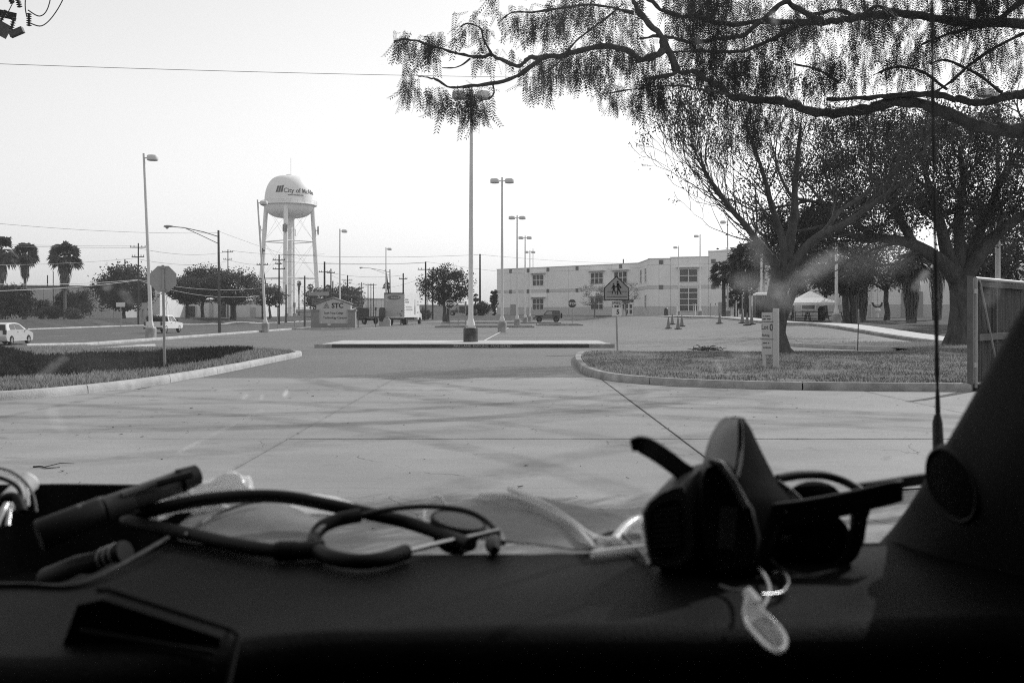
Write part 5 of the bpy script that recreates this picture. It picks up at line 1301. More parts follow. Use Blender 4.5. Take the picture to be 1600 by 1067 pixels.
palm('fan palm cut by the left edge of the picture', 2, 150, 366, 58, 440); palm('second fan palm from the left with a long shaggy skirt', 39, 158, 377, 46, 436); palm('third and broadest fan palm from the left', 101, 156, 376, 56, 452, n=44)
for i, (px, d, pt, hp, lb) in enumerate(((467, 330, 438, 9, 'slim distant palm between the tower riser and right leg'), (485, 340, 443, 12, 'distant palm at the right tower leg'), (512, 330, 444, 13, 'distant palm behind the thick utility pole'), (534, 335, 447, 15, 'distant palm behind the campus sign light pole'), (560, 330, 449, 13, 'distant palm above the square street sign'), (604, 320, 440, 15, 'distant palm above the box truck'), (743, 235, 458, 16, 'small palm beside the near light pole'))):
    palm(lb, px, d, pt, hp, pt + (22 if i == 0 else 12), .2, 22, lean=0)
palm('fan palm left of the cluster before the college entrance', 1131, 118, 404, 52, 470, n=40, skirt=False, leaf=M_leafmid); palm('tallest fan palm of the cluster before the college entrance', 1166, 112, 376, 74, 470, n=46, skirt=False); palm('fan palm behind the portable toilet', 1196, 116, 392, 70, 470, n=40, skirt=False); palm('low fan palm under the palm cluster', 1150, 122, 448, 40, 480, n=26, skirt=False)
palm('shaggy palm trunk left of the wing windows', 1346, 84, 392, 60, 500, .33, 40); palm('shaggy palm in front of the wing door', 1424, 80, 388, 64, 505, .33, 40); palm('shaggy palm left of the right tree trunk', 1464, 90, 392, 50, 500, .33, 40)

# trees behind the two big ones
ftree('background_tree', 'dark leaning tree behind the tent', 1330, 76, 372, 110, 462, .26, M_leafdark, M_bark, nl=9000, ls=.11, sparse=.95, stems=2, lean=-.6)
ftree('background_tree', 'pale leafed tree before the low wing', 1385, 88, 366, 130, 455, .24, M_leafpale, M_bark, nl=9000, ls=.12, sparse=.8)
ftree('background_tree', 'dark small tree at the right side of the palm cluster', 1238, 104, 378, 84, 468, .22, M_leafdark, M_bark, nl=7500, ls=.13, sparse=.95)
ftree('background_tree', 'loose pale tree behind the tent peak', 1290, 98, 372, 90, 460, .2, M_leafmid, M_bark, nl=7000, ls=.13, sparse=.8)
ftree('background_tree', 'dark tree filling the gap above the wooden gate', 1560, 66, 300, 160, 452, .26, M_leafdark, M_bark, nl=9000, ls=.12, sparse=.9)
ftree('background_tree', 'tree behind the right tree trunk', 1534, 72, 350, 130, 455, .24, M_leafmid, M_bark, nl=7500, ls=.12, sparse=.85)

def knobbly(o, amp=.10, fr=3.2, nmax=None):
    # uneven bark: push the skin in and out along its normal
    me = o.data
    n = len(me.vertices); co = np.zeros(n * 3, np.float32); no = np.zeros(n * 3, np.float32)
    me.vertices.foreach_get('co', co); me.vertices.foreach_get('normal', no)
    k = np.array([noise.noise((p[0] * fr, p[1] * fr, p[2] * fr * .5)) + .6 * noise.noise((p[0] * fr * 2.3, p[1] * fr * 2.3, p[2] * fr)) for p in co.reshape(-1, 3)])
    if nmax: k[nmax:] = 0
    co = co.reshape(-1, 3) + no.reshape(-1, 3) * (.035 * amp / .1 * k)[:, None]
    me.vertices.foreach_set('co', co.astype(np.float32).ravel()); me.update(); return o
ftree('background_tree', 'tall loose tree filling the sky behind the half bare tree', 1217, 58, 190, 330, 440, .26, M_leafdark, M_bark, nl=9000, ls=.09, sparse=.6, lean=2.6)
ftree('background_tree', 'soft bushy tree behind the fan palms at the entrance', 1172, 128, 392, 96, 462, .22, M_leafmid, M_bark, nl=9000, ls=.15, sparse=.95)
# big half bare tree in the middle right
T1 = at(1215, 34.2, .05); T1.z = .06
t1 = thing('big_tree', T1, 'big half bare tree behind the lot sign with long bare twigs', 'tree')
def L1(px, py, d=34.2): return W(px, py, d) - T1
mb = MB(); tips = []
mb.tube([L1(1222, 565), L1(1216, 548), L1(1210, 520), L1(1211, 480), L1(1216, 450), L1(1222, 425)], [.60, .46, .37, .34, .33, .33], 14, cap=False)
def limbp(pts, r0, r1, d1=0, n=9):
    P = catmull([tuple(v) for v in pts], 4); rr = [r0 + (r1 - r0) * i / (len(P) - 1) for i in range(len(P))]
    mb.tube([Vector(v) for v in P], rr, n, cap=False); return [Vector(v) for v in P]
l_left = limbp([L1(1220, 440), L1(1205, 405, 34), L1(1180, 372, 33.6), L1(1150, 335, 33.3), L1(1122, 300, 33), L1(1098, 262, 32.8), L1(1080, 225, 32.6)], .17, .025)
l_mid = limbp([L1(1224, 430), L1(1232, 390, 34.4), L1(1240, 345, 34.6), L1(1243, 290, 34.8), L1(1247, 240, 35), L1(1252, 190, 35)], .22, .03)
l_mid2 = limbp([L1(1226, 420), L1(1222, 370, 34), L1(1205, 320, 33.6), L1(1195, 280, 33.4), L1(1180, 235, 33.2), L1(1165, 190, 33)], .14, .025)
l_right = limbp([L1(1222, 440), L1(1245, 405, 34), L1(1275, 372, 33.6), L1(1320, 350, 33.2), L1(1365, 318, 33), L1(1405, 290, 32.8), L1(1450, 268, 32.6)], .2, .025)
l_r2 = limbp([L1(1262, 388, 33.8), L1(1290, 360, 34.2), L1(1310, 332, 34.6), L1(1350, 305, 35), L1(1385, 275, 35.4)], .13, .025)
n_main = len(mb.v)
for P, k0 in ((l_left, 8), (l_left, 6), (l_left, 10), (l_mid, 6), (l_mid2, 5), (l_mid2, 8), (l_right, 7), (l_r2, 6)):
    for q in range(k0, len(P), 1):
        i = min(q, len(P) - 2); dd = (P[i + 1] - P[i]).normalized(); ax = dd.orthogonal().normalized(); ax.rotate(Matrix.Rotation(rng.uniform(0, 6.28), 3, dd))
        f = 1 - .5 * i / len(P)
        grow(mb, P[i], dd + ax * rng.uniform(.5, 1.0), 1.7 * f * rng.uniform(.7, 1.3), .03 * f, 4, tips, .22, .22, (2, 2), .5, 6, .72, .007)
knobbly(mb.build('trunk', M_bark, t1, smooth=70), nmax=n_main)
sp = [t for t in tips if rng.random() < .55]
P = np.concatenate([np.array(t[0])[None] + rng.normal(size=(7, 3)) * .12 for t in sp] + [np.array(t[2])[None] + rng.normal(size=(3, 3)) * .1 for t in sp])
leaves('crown', P, .045, M_leafdark, t1, droop=.5)

# wide dark tree at the right
T2 = at(1496, 42.5, 0); T2.z = .1
t2 = thing('wide_tree', T2, 'wide dark evergreen oak with a heavy forked trunk at the right', 'tree')
def L2(px, py, d=42.5): return W(px, py, d) - T2
mb = MB(); tips = []
mb.tube([L2(1492, 556), L2(1493, 540), L2(1497, 520), L2(1500, 485), L2(1500, 455), L2(1498, 430)], [.78, .56, .45, .40, .42, .5], 14, cap=False)
lims = [limbp([L2(1496, 440), L2(1478, 415, 42), L2(1450, 395, 41.6), L2(1415, 378, 41.2), L2(1375, 372, 40.8), L2(1330, 368, 40.5), L2(1290, 352, 40)], .38, .07),
        limbp([L2(1498, 435), L2(1480, 395, 42.2), L2(1470, 350, 42), L2(1455, 300, 41.6), L2(1440, 250, 41.2)], .34, .08),
        limbp([L2(1500, 435), L2(1500, 390, 42.6), L2(1498, 340, 43), L2(1505, 290, 43.2), L2(1500, 230, 43.4)], .32, .08),
        limbp([L2(1502, 440), L2(1530, 400, 42.2), L2(1560, 365, 42), L2(1600, 335, 41.8), L2(1650, 300, 41.4), L2(1710, 270, 41)], .36, .08),
        limbp([L2(1500, 430), L2(1520, 385, 43), L2(1545, 330, 43.8), L2(1570, 270, 44.4), L2(1600, 220, 45)], .3, .07),
        limbp([L2(1430, 385, 41.4), L2(1410, 350, 41), L2(1390, 310, 40.6), L2(1360, 270, 40.2)], .2, .06),
        limbp([L2(1370, 372, 40.8), L2(1330, 345, 41), L2(1290, 320, 41.2), L2(1240, 310, 41.6)], .16, .05)]
n_main2 = len(mb.v)
for P in lims:
    for i in range(6, len(P), 2):
        dd = (P[min(i + 1, len(P) - 1)] - P[i - 1]).normalized(); ax = dd.orthogonal().normalized(); ax.rotate(Matrix.Rotation(rng.uniform(0, 6.28), 3, dd))
        grow(mb, P[i], dd + ax * .8, 2.0 * rng.uniform(.7, 1.2), .07, 2, tips, .3, .15, (2, 3), .6, 6, .66, .012)
knobbly(mb.build('trunk', M_bark, t2, smooth=70), nmax=n_main2)
def c2(px, py, d): return np.array(tuple(L2(px, py, d)))
Ps = []
for px, py, d, rx, ry, rz_, ncl in ((1500, 300, 43, 4.6, 4.0, 2.4, 210), (1400, 320, 41, 3.2, 2.8, 1.7, 130), (1310, 345, 41, 2.8, 2.4, 1.4, 120), (1240, 352, 42, 2.0, 2.0, 1.2, 95), (1600, 300, 42.5, 4.0, 3.6, 2.6, 150), (1460, 230, 43, 3.4, 3.0, 1.6, 110), (1340, 260, 42, 2.6, 2.4, 1.4, 60), (1560, 215, 44, 3.6, 3.2, 1.7, 110), (1480, 190, 44, 4.6, 3.2, 1.1, 110), (1360, 215, 43, 3.2, 3.0, 1.2, 70), (1270, 270, 43, 2.6, 2.6, 1.5, 60), (1215, 385, 42, 1.3, 1.4, .7, 34), (1700, 290, 42, 3.5, 3.5, 2.5, 60)):
    Ps.append(cloud(c2(px, py, d), (rx, ry, rz_), int(ncl * 1.5), 60, .26, shell=.2)[0])
P = np.concatenate(Ps); nz = np.array([noise.noise((q[0] * .9, q[1] * .9, q[2] * .9)) for q in P]); P = P[nz > -.22]
leaves('crown', P, .058, M_leafdark, t2)

# ------------------------------------------------------------------ pepper tree overhead (trunk stands right of the frame)
PB = Vector((9.4, 12.6, 0)); pt = thing('pepper_tree', PB, 'overhanging pepper tree with drooping feathery leaves across the top', 'tree')
mb = MB()
def LP(px, py, d): return W(px, py, d) - PB
mb.tube([(0, 0, -.2), (-.1, -.1, 1.2), (-.35, -.2, 2.4), (-.9, -.3, 3.2)], [.55, .42, .38, .34], 12, cap=False)
BR = []
def branch(pts, d0, d1, r0, r1, join=None):
    n = len(pts); Q = [LP(x_, y_, d0 + (d1 - d0) * i / (n - 1)) for i, (x_, y_) in enumerate(pts)]
    if join is not None: Q = [Vector(join)] + Q
    P = [Vector(v) + Vector(rng.normal(size=3)) * min(.012, r0 * .12) for v in catmull([tuple(v) for v in Q], 5)]
    rr = [(r0 + (r1 - r0) * (i / (len(P) - 1)) ** .8) * (1 + .10 * math.sin(i * 1.7) + .05 * rng.normal()) for i in range(len(P))]
    mb.tube(P, rr, 9, cap=True); BR.append((P, rr)); return P
trunk_top = (-.9, -.3, 3.2)
b2 = branch([(1760, 215), (1660, 208), (1600, 204), (1555, 204), (1506, 187), (1465, 172), (1412, 159), (1356, 169), (1307, 176), (1262, 172), (1225, 157), (1180, 156), (1142, 150), (1112, 127), (1086, 114), (1056, 114), (1015, 124)], 12.0, 10.6, .105, .018, trunk_top)
b2b = branch([(1700, 150), (1640, 146), (1600, 146), (1570, 152), (1536, 161), (1506, 157), (1457, 148), (1405, 150), (1356, 152), (1292, 156)], 12.0, 11.2, .078, .022, trunk_top)
b1 = branch([(1760, 60), (1680, 42), (1600, 36), (1532, 36), (1465, 30), (1394, 22), (1337, 28), (1285, 36), (1202, 34), (1131, 39), (1094, 28), (1049, 22), (1015, 0), (990, -20)], 12.2, 10.8, .075, .016, trunk_top)
branch([(1285, 36), (1240, 10), (1225, 4), (1187, 34), (1161, 56), (1125, 60), (1086, 67), (1060, 62), (1034, 56), (1000, 60)], 11.4, 10.6, .035, .014)
branch([(1060, 112), (1044, 78), (1033, 56), (1003, 25), (991, 3), (985, -20)], 10.7, 10.5, .045, .02)
b4 = branch([(1036, 62), (1034, 81), (1006, 94), (990, 86), (975, 77), (928, 73), (881, 87), (845, 89), (825, 91), (812, 103), (787, 95), (769, 87), (737, 89), (703, 80), (669, 70), (637, 62), (615, 66)], 10.6, 10.2, .042, .008)
branch([(847, 89), (819, 112), (787, 127), (737, 134), (703, 137), (685, 126), (672, 122), (653, 119)], 10.4, 10.2, .026, .006)
branch([(769, 86), (756, 62), (750, 44), (731, 37), (720, 42)], 10.3, 10.2, .014, .006)
branch([(770, 132), (772, 145), (762, 155), (735, 160)], 10.3, 10.2, .01, .005); branch([(735, 92), (715, 105), (690, 106)], 10.3, 10.2, .009, .005)
branch([(1142, 148), (1095, 140), (1060, 134), (1000, 138), (940, 148)], 10.8, 10.4, .014, .006); branch([(881, 87), (905, 60), (945, 30), (975, 5)], 10.4, 10.6, .014, .008)
branch([(1337, 28), (1310, 15), (1270, 22), (1228, 2)], 11.6, 11.4, .03, .012); branch([(1394, 22), (1370, 10), (1345, 25)], 11.6, 11.3, .03, .012)
branch([(1600, 52), (1555, 75), (1515, 102), (1490, 125), (1460, 145)], 11.4, 11.4, .02, .014); branch([(1600, 0), (1560, 30), (1520, 40)], 11.8, 11.8, .04, .02)
branch([(1530, 40), (1470, 58), (1440, 70)], 11.8, 11.4, .02, .01); branch([(1565, 145), (1530, 118), (1480, 95), (1455, 100)], 11.7, 11.3, .022, .01)
branch([(1250, 38), (1210, 60), (1160, 80), (1110, 80), (1040, 82)], 11.3, 10.7, .03, .012); branch([(1480, 140), (1440, 112), (1400, 105), (1365, 118)], 11.6, 11.2, .022, .01)
branch([(1310, 128), (1280, 110), (1240, 100)], 11.2, 11.0, .016, .008); branch([(880, 88), (868, 102), (840, 118)], 10.4, 10.3, .012, .006)
branch([(830, 20), (800, 20), (780, 35)], 10.5, 10.4, .01, .005); branch([(990, 20), (930, 8), (870, 14), (830, 20)], 10.5, 10.4, .016, .008)
# limbs over the van, outside the frame; the last is added for shade
for pts in ([(-.9, -.3, 3.2), (-2.2, -2.6, 5.2), (-3.6, -5.2, 6.2), (-5.2, -7.2, 6.8)], [(-.9, -.3, 3.2), (-1.2, -2.2, 5.4), (-1.8, -4.6, 6.8), (-2.6, -6.6, 7.4)], [(-.9, -.3, 3.2), (.4, -1.8, 5.0), (.6, -4.2, 6.2)], [(-.9, -.3, 3.2), (-1.2, .8, 5.2), (-2.0, 1.6, 6.6)], [(-.9, -.3, 3.2), (-1.2, -3.0, 5.0), (-2.6, -4.4, 6.0), (-4.2, -6.0, 6.2), (-5.4, -7.2, 6.0)]):
    P = [Vector(v) for v in catmull(pts, 5)]; rr = [.2 - .16 * i / (len(P) - 1) for i in range(len(P))]; mb.tube(P, rr, 8); BR.append((P, rr))
knobbly(mb.build('trunk', M_barkpep, pt, smooth=70), .022, 11)
# one pinnate leaf: leaflets in two rows on a hanging rachis (unit length, tip down)
NL = 8; tv = []; 
for i in range(NL):
    y = -(.08 + .92 * i / (NL - 1))
    for s in (-1, 1):
        l = .25 * (1 - .35 * abs(i / (NL - 1) - .4)); dx, dy = s * l * .80, -l * .62; wv = .024
        tv += [(0, y, 0), (dx * .5 - wv * .5, y + dy * .5 - wv * s, 0.0), (dx, y + dy, 0), (dx * .5 + wv * .5, y + dy * .5 + wv * s, 0)]
tv += [(-.008, 0, 0), (.008, 0, 0), (.004, -1, 0), (-.004, -1, 0)]
TV = np.array(tv)
def fronds(pts, lmin, lmax):
    n = len(pts); th = rng.uniform(0, 6.28, n); til = rng.normal(0, .55, n); sc = rng.uniform(lmin, lmax, n); tw = rng.normal(0, .5, n); bend = rng.uniform(-.25, .25, n)
    V = np.repeat(TV[None], n, 0) * sc[:, None, None]
    x, y, z = V[..., 0], V[..., 1], V[..., 2]
    ang = til[:, None] + bend[:, None] * (-y / sc[:, None])
    u = -y * np.sin(ang); v = y * np.cos(ang)          # hanging plane
    c, s = np.cos(th)[:, None], np.sin(th)[:, None]; ca, sa = np.cos(th + 1.2 + tw)[:, None], np.sin(th + 1.2 + tw)[:, None]
    out = np.stack([u * c + x * ca, u * s + x * sa, v + .15 * x], -1) + np.asarray(pts)[:, None]
    return out.reshape(-1, 3)
fp = []
def clump(px, py, w, h, n, d0=10.2, d1=11.2):
    for _ in range(int(n * 1.9)):
        fp.append(tuple(LP(px + w / 2.2 * float(np.clip(rng.normal(), -1.35, 1.35)), py + h / 2.8 * float(np.clip(rng.normal(), -1.4, 1.4)) - 14, rng.uniform(d0, d1))))
for c in ((631, 76, 26, 30, 26), (667, 86, 30, 36, 34), (680, 74, 22, 22, 16), (637, 128, 16, 44, 14), (642, 150, 20, 30, 18), (678, 166, 36, 34, 26), (736, 172, 34, 50, 62), (752, 168, 30, 40, 18), (705, 165, 24, 30, 10), (731, 52, 34, 40, 26), (757, 60, 20, 40, 12), (769, 4, 14, 26, 9), (775, 100, 40, 20, 12), (745, 98, 14, 20, 6),
          (815, 42, 30, 40, 30), (859, 44, 44, 50, 70), (897, 26, 44, 50, 56), (790, 38, 20, 20, 8), (837, 126, 40, 46, 48), (875, 112, 46, 50, 70), (925, 98, 40, 60, 80), (975, 90, 40, 60, 52), (944, 146, 26, 34, 16), (969, 156, 24, 36, 18), (1012, 158, 40, 52, 66), (1030, 150, 20, 40, 18), (965, 30, 60, 60, 70), (1000, 100, 40, 60, 34), (1040, 115, 40, 50, 22)):
    clump(*c)
for _ in range(26): clump(rng.uniform(1050, 1640), rng.uniform(-10, 50), 52, 48, 42, 10.6, 12.4)
for _ in range(34): clump(rng.uniform(1080, 1640), rng.uniform(50, 130), 48, 48, 28, 10.6, 12.4)
for c in ((1160, 190, 60, 70, 70), (1185, 215, 30, 60, 34), (1240, 190, 60, 50, 34), (1310, 190, 60, 50, 34), (1370, 195, 60, 50, 30), (1120, 120, 50, 60, 34), (1090, 60, 60, 60, 40), (1430, 190, 70, 40, 14), (1560, 110, 60, 60, 20)): clump(*c, 10.8, 11.8)
# canopy outside the frame: above the picture, plus an added shade patch
for P, rr in BR[-5:]:
    for i in range(4, len(P)):
        for _ in range(16): fp.append(tuple(P[i] + Vector(rng.normal(size=3)) * .55))
for _ in range(300): fp.append(tuple(LP(rng.uniform(780, 1900), rng.uniform(-190, -20), rng.uniform(9.5, 13))))
for _ in range(600): fp.append(tuple(LP(rng.uniform(1620, 2100), rng.uniform(-60, 240), rng.uniform(10.5, 13))))
for _ in range(1100): fp.append((-5.0 + rng.normal(0, .9), -6.9 + rng.normal(0, .75), 6.0 + rng.normal(0, .4)))  # unseen dense fronds added toward the sun to shade the dashboard
V = fronds(np.array(fp), .10, .25)
np_mesh('crown', V, np.arange(len(V)).reshape(-1, 4), M_leafpep, pt)

# ------------------------------------------------------------------ the van we sit in
van = thing('van', (0, 0, 0), 'dark cab of the parked van the view is taken from, seen from the passenger seat', 'van')
DZ = 1.283
def glass_line(x): return float(np.interp(x, [-1.2, -.6, 0, .3, .45, .7], [1.22, 1.30, 1.26, 1.10, .98, .80]))   # y of the windscreen foot
def dash_z(x, y):
    z = DZ + .004 * math.sin(x * 3) - max(0, y - float(np.interp(x, [-.36, -.2, 0, .12, .3, .4], [.955, .905, .895, .897, .925, .93]))) * (.33 * sst((x + .42) / .12) + .02)
    # storage tray on the left
    tray = sst((-.335 - x - .32 * max(0, .93 - y)) / .03) * sst((y - .815) / .022) * sst((1.315 - y) / .015)
    z -= .11 * tray
    return z
# top pad: rows run from the windscreen foot to the front lip and over it
rows = []
xs = np.linspace(-1.18, .66, 150)
def lip(x): return .690 + .012 * sst((x - .1) / .3) - (.055 * sst((-.12 - x) / .18)) 
for v in np.linspace(0, 1, 74):
    row = []
    for x in xs:
        y1, y0 = glass_line(x) + .03, lip(x)
        y = y1 + (y0 - y1) * v; row.append((x, y, dash_z(x, y)))
    rows.append(row)
for dy, dz_ in ((-.008, -.002), (-.016, -.008), (-.021, -.018), (-.02, -.03), (-.008, -.042), (.02, -.05), (.05, -.052)):
    rows.append([(x, lip(x) + dy, DZ + dz_ - .005 * sst((-.12 - x) / .2)) for x in xs])
rows.append([(x, .70, 1.0) for x in xs]); rows.append([(x, .62, .6) for x in xs])
nx = len(xs); mb = MB(); mb.add([p for r_ in rows for p in r_], [(j * nx + i, j * nx + i + 1, (j + 1) * nx + i + 1, (j + 1) * nx + i) for j in range(len(rows) - 1) for i in range(nx - 1)])
dash = mb.build('dashboard', M_dash, van, smooth=50)
# tray rim that catches the light, glove box lid, vent
MB().tube([Vector(v) for v in catmull([tuple(W(-60, 914, .80)), tuple(W(40, 914, .80)), tuple(W(105, 917, .795)), tuple(W(150, 903, .815)), tuple(W(190, 882, .85)), tuple(W(225, 862, .885)), tuple(W(262, 840, .93))], 6)], .0022, 6).build('tray_rim', M_trimpl, dash, smooth=60)
gl = MB(); gl.loft([[Vector((x, y, z)) for x, y, z in ((-.17, .655, 1.235), (.28, .668, 1.228), (.30, .672, 1.19), (.28, .675, .95), (-.17, .66, .95), (-.19, .658, 1.2))], [Vector((x, y - .012, z)) for x, y, z in ((-.16, .655, 1.225), (.27, .668, 1.218), (.29, .672, 1.185), (.27, .675, .96), (-.16, .66, .96), (-.18, .658, 1.195))]]); gl.build('glove_box_lid', M_dash, dash, smooth=40)
vf = MB().tube([W(150, 922, .628), W(170, 922, .632), W(358, 982, .645), W(372, 992, .645), W(352, 1090, .62)], [.0018] * 5, 8).build('air_vent', M_inside, van, smooth=50)
MB().prism([W(120, 945, .66), W(160, 936, .66), W(345, 996, .66), W(335, 1110, .66), W(60, 1110, .66)], (0, .02, 0)).build('vent_well', M_inside, vf)
for k in range(4): MB().tube([W(125, 985 + 30 * k, .65), W(335, 1020 + 28 * k, .65)], .0016, 6).build('slat', M_inside, vf)
# pillar trim
S = [(1290, 905, .93), (1335, 882, .97), (1362, 862, .96), (1385, 838, .945), (1420, 790, .91), (1480, 690, .84), (1545, 575, .77), (1600, 475, .71), (1690, 310, .63), (1790, 130, .555), (1880, -40, .5)]
rings = []
for i, (x_, y_, d_2) in enumerate(S):
    s = W(x_, y_, d_2); low = max(0, 3 - i) / 3
    if i == 0: q = [(0, 0, 0), (.02, -.06, .004), (.06, -.13, .004), (.16, -.17, .002), (.24, .1, -.02), (.1, .14, -.03)]
    elif i == 1: q = [(0, 0, 0), (.012, -.05, .022), (.05, -.12, .03), (.14, -.19, .02), (.24, .06, 0), (.08, .1, -.02)]
    else: q = [(0, 0, 0), (.008, -.04, .004), (.032, -.10, .0), (.105, -.17, -.01), (.19, .0, 0), (.055, .065, 0)]
    rings.append([s + Vector(v) for v in q])
R2 = []
for a in range(len(S) - 1):
    pass
pil = MB()
cols = [catmull([tuple(r_[k]) for r_ in rings], 5) for k in range(6)]
dense = []
for i in range(len(cols[0])):
    ring = [cols[k][i] for k in range(6)]; rr = catmull([tuple(v) for v in ring] + [tuple(ring[0])], 3)[:-1]; dense.append([Vector(v) for v in rr])
pil.loft(dense); pil_o = pil.build('pillar', M_trimpl, van, smooth=60)
# tweeter grille in the pillar
from mathutils.bvhtree import BVHTree
bvh = BVHTree.FromPolygons([v.co for v in pil_o.data.vertices], [tuple(p_.vertices) for p_ in pil_o.data.polygons])
dr = (W(1487, 757, 1.0) - Vector((0, 0, EYE))).normalized(); hit = bvh.ray_cast(Vector((0, 0, EYE)), dr); c = hit[0]; nrm = hit[1] if hit[1].dot(dr) < 0 else -hit[1]
print('TWEETER', c, nrm); q = nrm.to_track_quat('Z', 'Y').to_matrix().to_4x4()
up_ = Matrix.Translation(c) @ q
rp = MB().lathe([(.027, -.004), (.0285, .0015), (.030, .0022), (.0315, .0012), (.033, -.004)], 32, up_ @ Matrix.Diagonal((1.0, 1.05, 1, 1)), cap=False); sp_ = rp.build('speaker_ring', M_trimpl, pil_o, smooth=50)
MB().lathe([(.001, .0035), (.015, .003), (.027, .0015), (.027, -.003)], 32, up_, cap=False).build('speaker_grille', M_dash, pil_o, smooth=50)
# rest of the cab shell (behind and above the view)
MB().loft([[Vector((.62, .80, .3)), Vector((.62, .80, 1.26)), Vector((.62, .5, 1.9)), Vector((.62, -1.4, 1.95)), Vector((.62, -1.4, .3))], [Vector((.72, .84, .3)), Vector((.72, .84, 1.26)), Vector((.72, .5, 1.95)), Vector((.72, -1.4, 2.0)), Vector((.72, -1.4, .3))]]).build('door', M_inside, van)
MB().loft([[Vector((-1.3, .95, .3)), Vector((-1.3, .95, 1.26)), Vector((-1.3, .5, 1.9)), Vector((-1.3, -1.4, 1.95)), Vector((-1.3, -1.4, .3))], [Vector((-1.2, .95, .3)), Vector((-1.2, .95, 1.26)), Vector((-1.2, .5, 1.9)), Vector((-1.2, -1.4, 1.95)), Vector((-1.2, -1.4, .3))]]).build('door', M_inside, van)
MB().loft([[Vector((-1.3, .46, 1.93)), Vector((.72, .46, 1.93)), Vector((.72, -1.4, 1.99)), Vector((-1.3, -1.4, 1.99))], [Vector((-1.3, .42, 2.02)), Vector((.72, .42, 2.02)), Vector((.72, -1.4, 2.06)), Vector((-1.3, -1.4, 2.06))]]).build('roof', M_inside, van)
MB().box((-.29, -1.45, 1.15), (2.02, .08, 1.8)).build('bulkhead', M_inside, van); MB().box((-.29, -.3, .32), (1.9, 2.2, .06)).build('cab_floor', M_inside, van)
MB().loft([[Vector((-1.25, 1.36, 1.06)), Vector((.70, 1.36, 1.06)), Vector((.72, 1.36, .5)), Vector((-1.27, 1.36, .5))], [Vector((-1.2, 1.9, 1.02)), Vector((.66, 1.9, 1.02)), Vector((.72, 1.9, .5)), Vector((-1.27, 1.9, .5))], [Vector((-1.1, 2.3, .9)), Vector((.58, 2.3, .9)), Vector((.68, 2.3, .5)), Vector((-1.2, 2.3, .5))]]).build('hood', M_hood, van, smooth=50)
# windscreen with smears
def glass_mat():
    m = bpy.data.materials.new('smeared_windscreen'); m.use_nodes = True; N = m.node_tree.nodes; L = m.node_tree.links; N.clear()
    out = N.new('ShaderNodeOutputMaterial'); tr = N.new('ShaderNodeBsdfTransparent'); tl_ = N.new('ShaderNodeBsdfTranslucent'); tl_.inputs['Color'].default_value = (.9, .9, .9, 1)
    mx = N.new('ShaderNodeMixShader'); tc = N.new('ShaderNodeTexCoord')
    nz = N.new('ShaderNodeTexNoise'); nz.inputs['Scale'].default_value = 26; nz.inputs['Detail'].default_value = 6; nz.inputs['Roughness'].default_value = .7; L.new(tc.outputs['Object'], nz.inputs['Vector'])
    nb = N.new('ShaderNodeTexNoise'); nb.inputs['Scale'].default_value = 4; nb.inputs['Detail'].default_value = 3; L.new(tc.outputs['Object'], nb.inputs['Vector'])
    def mth(op, a, b):
        n = N.new('ShaderNodeMath'); n.operation = op
        for i, q in enumerate((a, b)):
            if isinstance(q, (int, float)): n.inputs[i].default_value = q
            else: L.new(q, n.inputs[i])
        return n.outputs[0]
    def mr(v, a, b, lo, hi):
        r = N.new('ShaderNodeMapRange'); r.interpolation_type = 'SMOOTHSTEP'; r.inputs[1].default_value = a; r.inputs[2].default_value = b; r.inputs[3].default_value = lo; r.inputs[4].default_value = hi; L.new(v, r.inputs[0]); return r.outputs[0]
    film = mth('MULTIPLY', mr(nb.outputs['Fac'], .35, .7, 0.0, .018), mr(nz.outputs['Fac'], .3, .7, .5, 1.3))
    cur = film
    for (p, ax, half, wid, amt) in SMEARS:
        # distance to a short segment p +- ax*half
        sub = N.new('ShaderNodeVectorMath'); sub.operation = 'SUBTRACT'; L.new(tc.outputs['Object'], sub.inputs[0]); sub.inputs[1].default_value = p
        dt = N.new('ShaderNodeVectorMath'); dt.operation = 'DOT_PRODUCT'; L.new(sub.outputs[0], dt.inputs[0]); dt.inputs[1].default_value = ax
        cl = N.new('ShaderNodeClamp'); cl.inputs['Min'].default_value = -half; cl.inputs['Max'].default_value = half; L.new(dt.outputs['Value'], cl.inputs['Value'])
        sc = N.new('ShaderNodeVectorMath'); sc.operation = 'SCALE'; sc.inputs[0].default_value = ax; L.new(cl.outputs[0], sc.inputs['Scale'])
        dd = N.new('ShaderNodeVectorMath'); dd.operation = 'DISTANCE'; L.new(sub.outputs[0], dd.inputs[0]); L.new(sc.outputs[0], dd.inputs[1])
        f = mth('MULTIPLY', mr(dd.outputs['Value'], wid * .1, wid, amt, 0.0), mr(nz.outputs['Fac'], .25, .75, .3, 1.4))
        cur = mth('ADD', cur, f)
    L.new(cur, mx.inputs['Fac']); L.new(tr.outputs[0], mx.inputs[1]); L.new(tl_.outputs[0], mx.inputs[2]); L.new(mx.outputs[0], out.inputs['Surface'])
    return m
def wind(u, v):
    x = -1.19 + (1.19 + .60) * u
    y0 = glass_line(x) + .035; y1 = .52 - .10 * (abs(x + .3) / .9) ** 2
    z0 = DZ - .02; z1 = 1.95; bow = .05 * math.sin(math.pi * v)
    return Vector((x, y0 + (y1 - y0) * v + bow, z0 + (z1 - z0) * v + bow * .8))
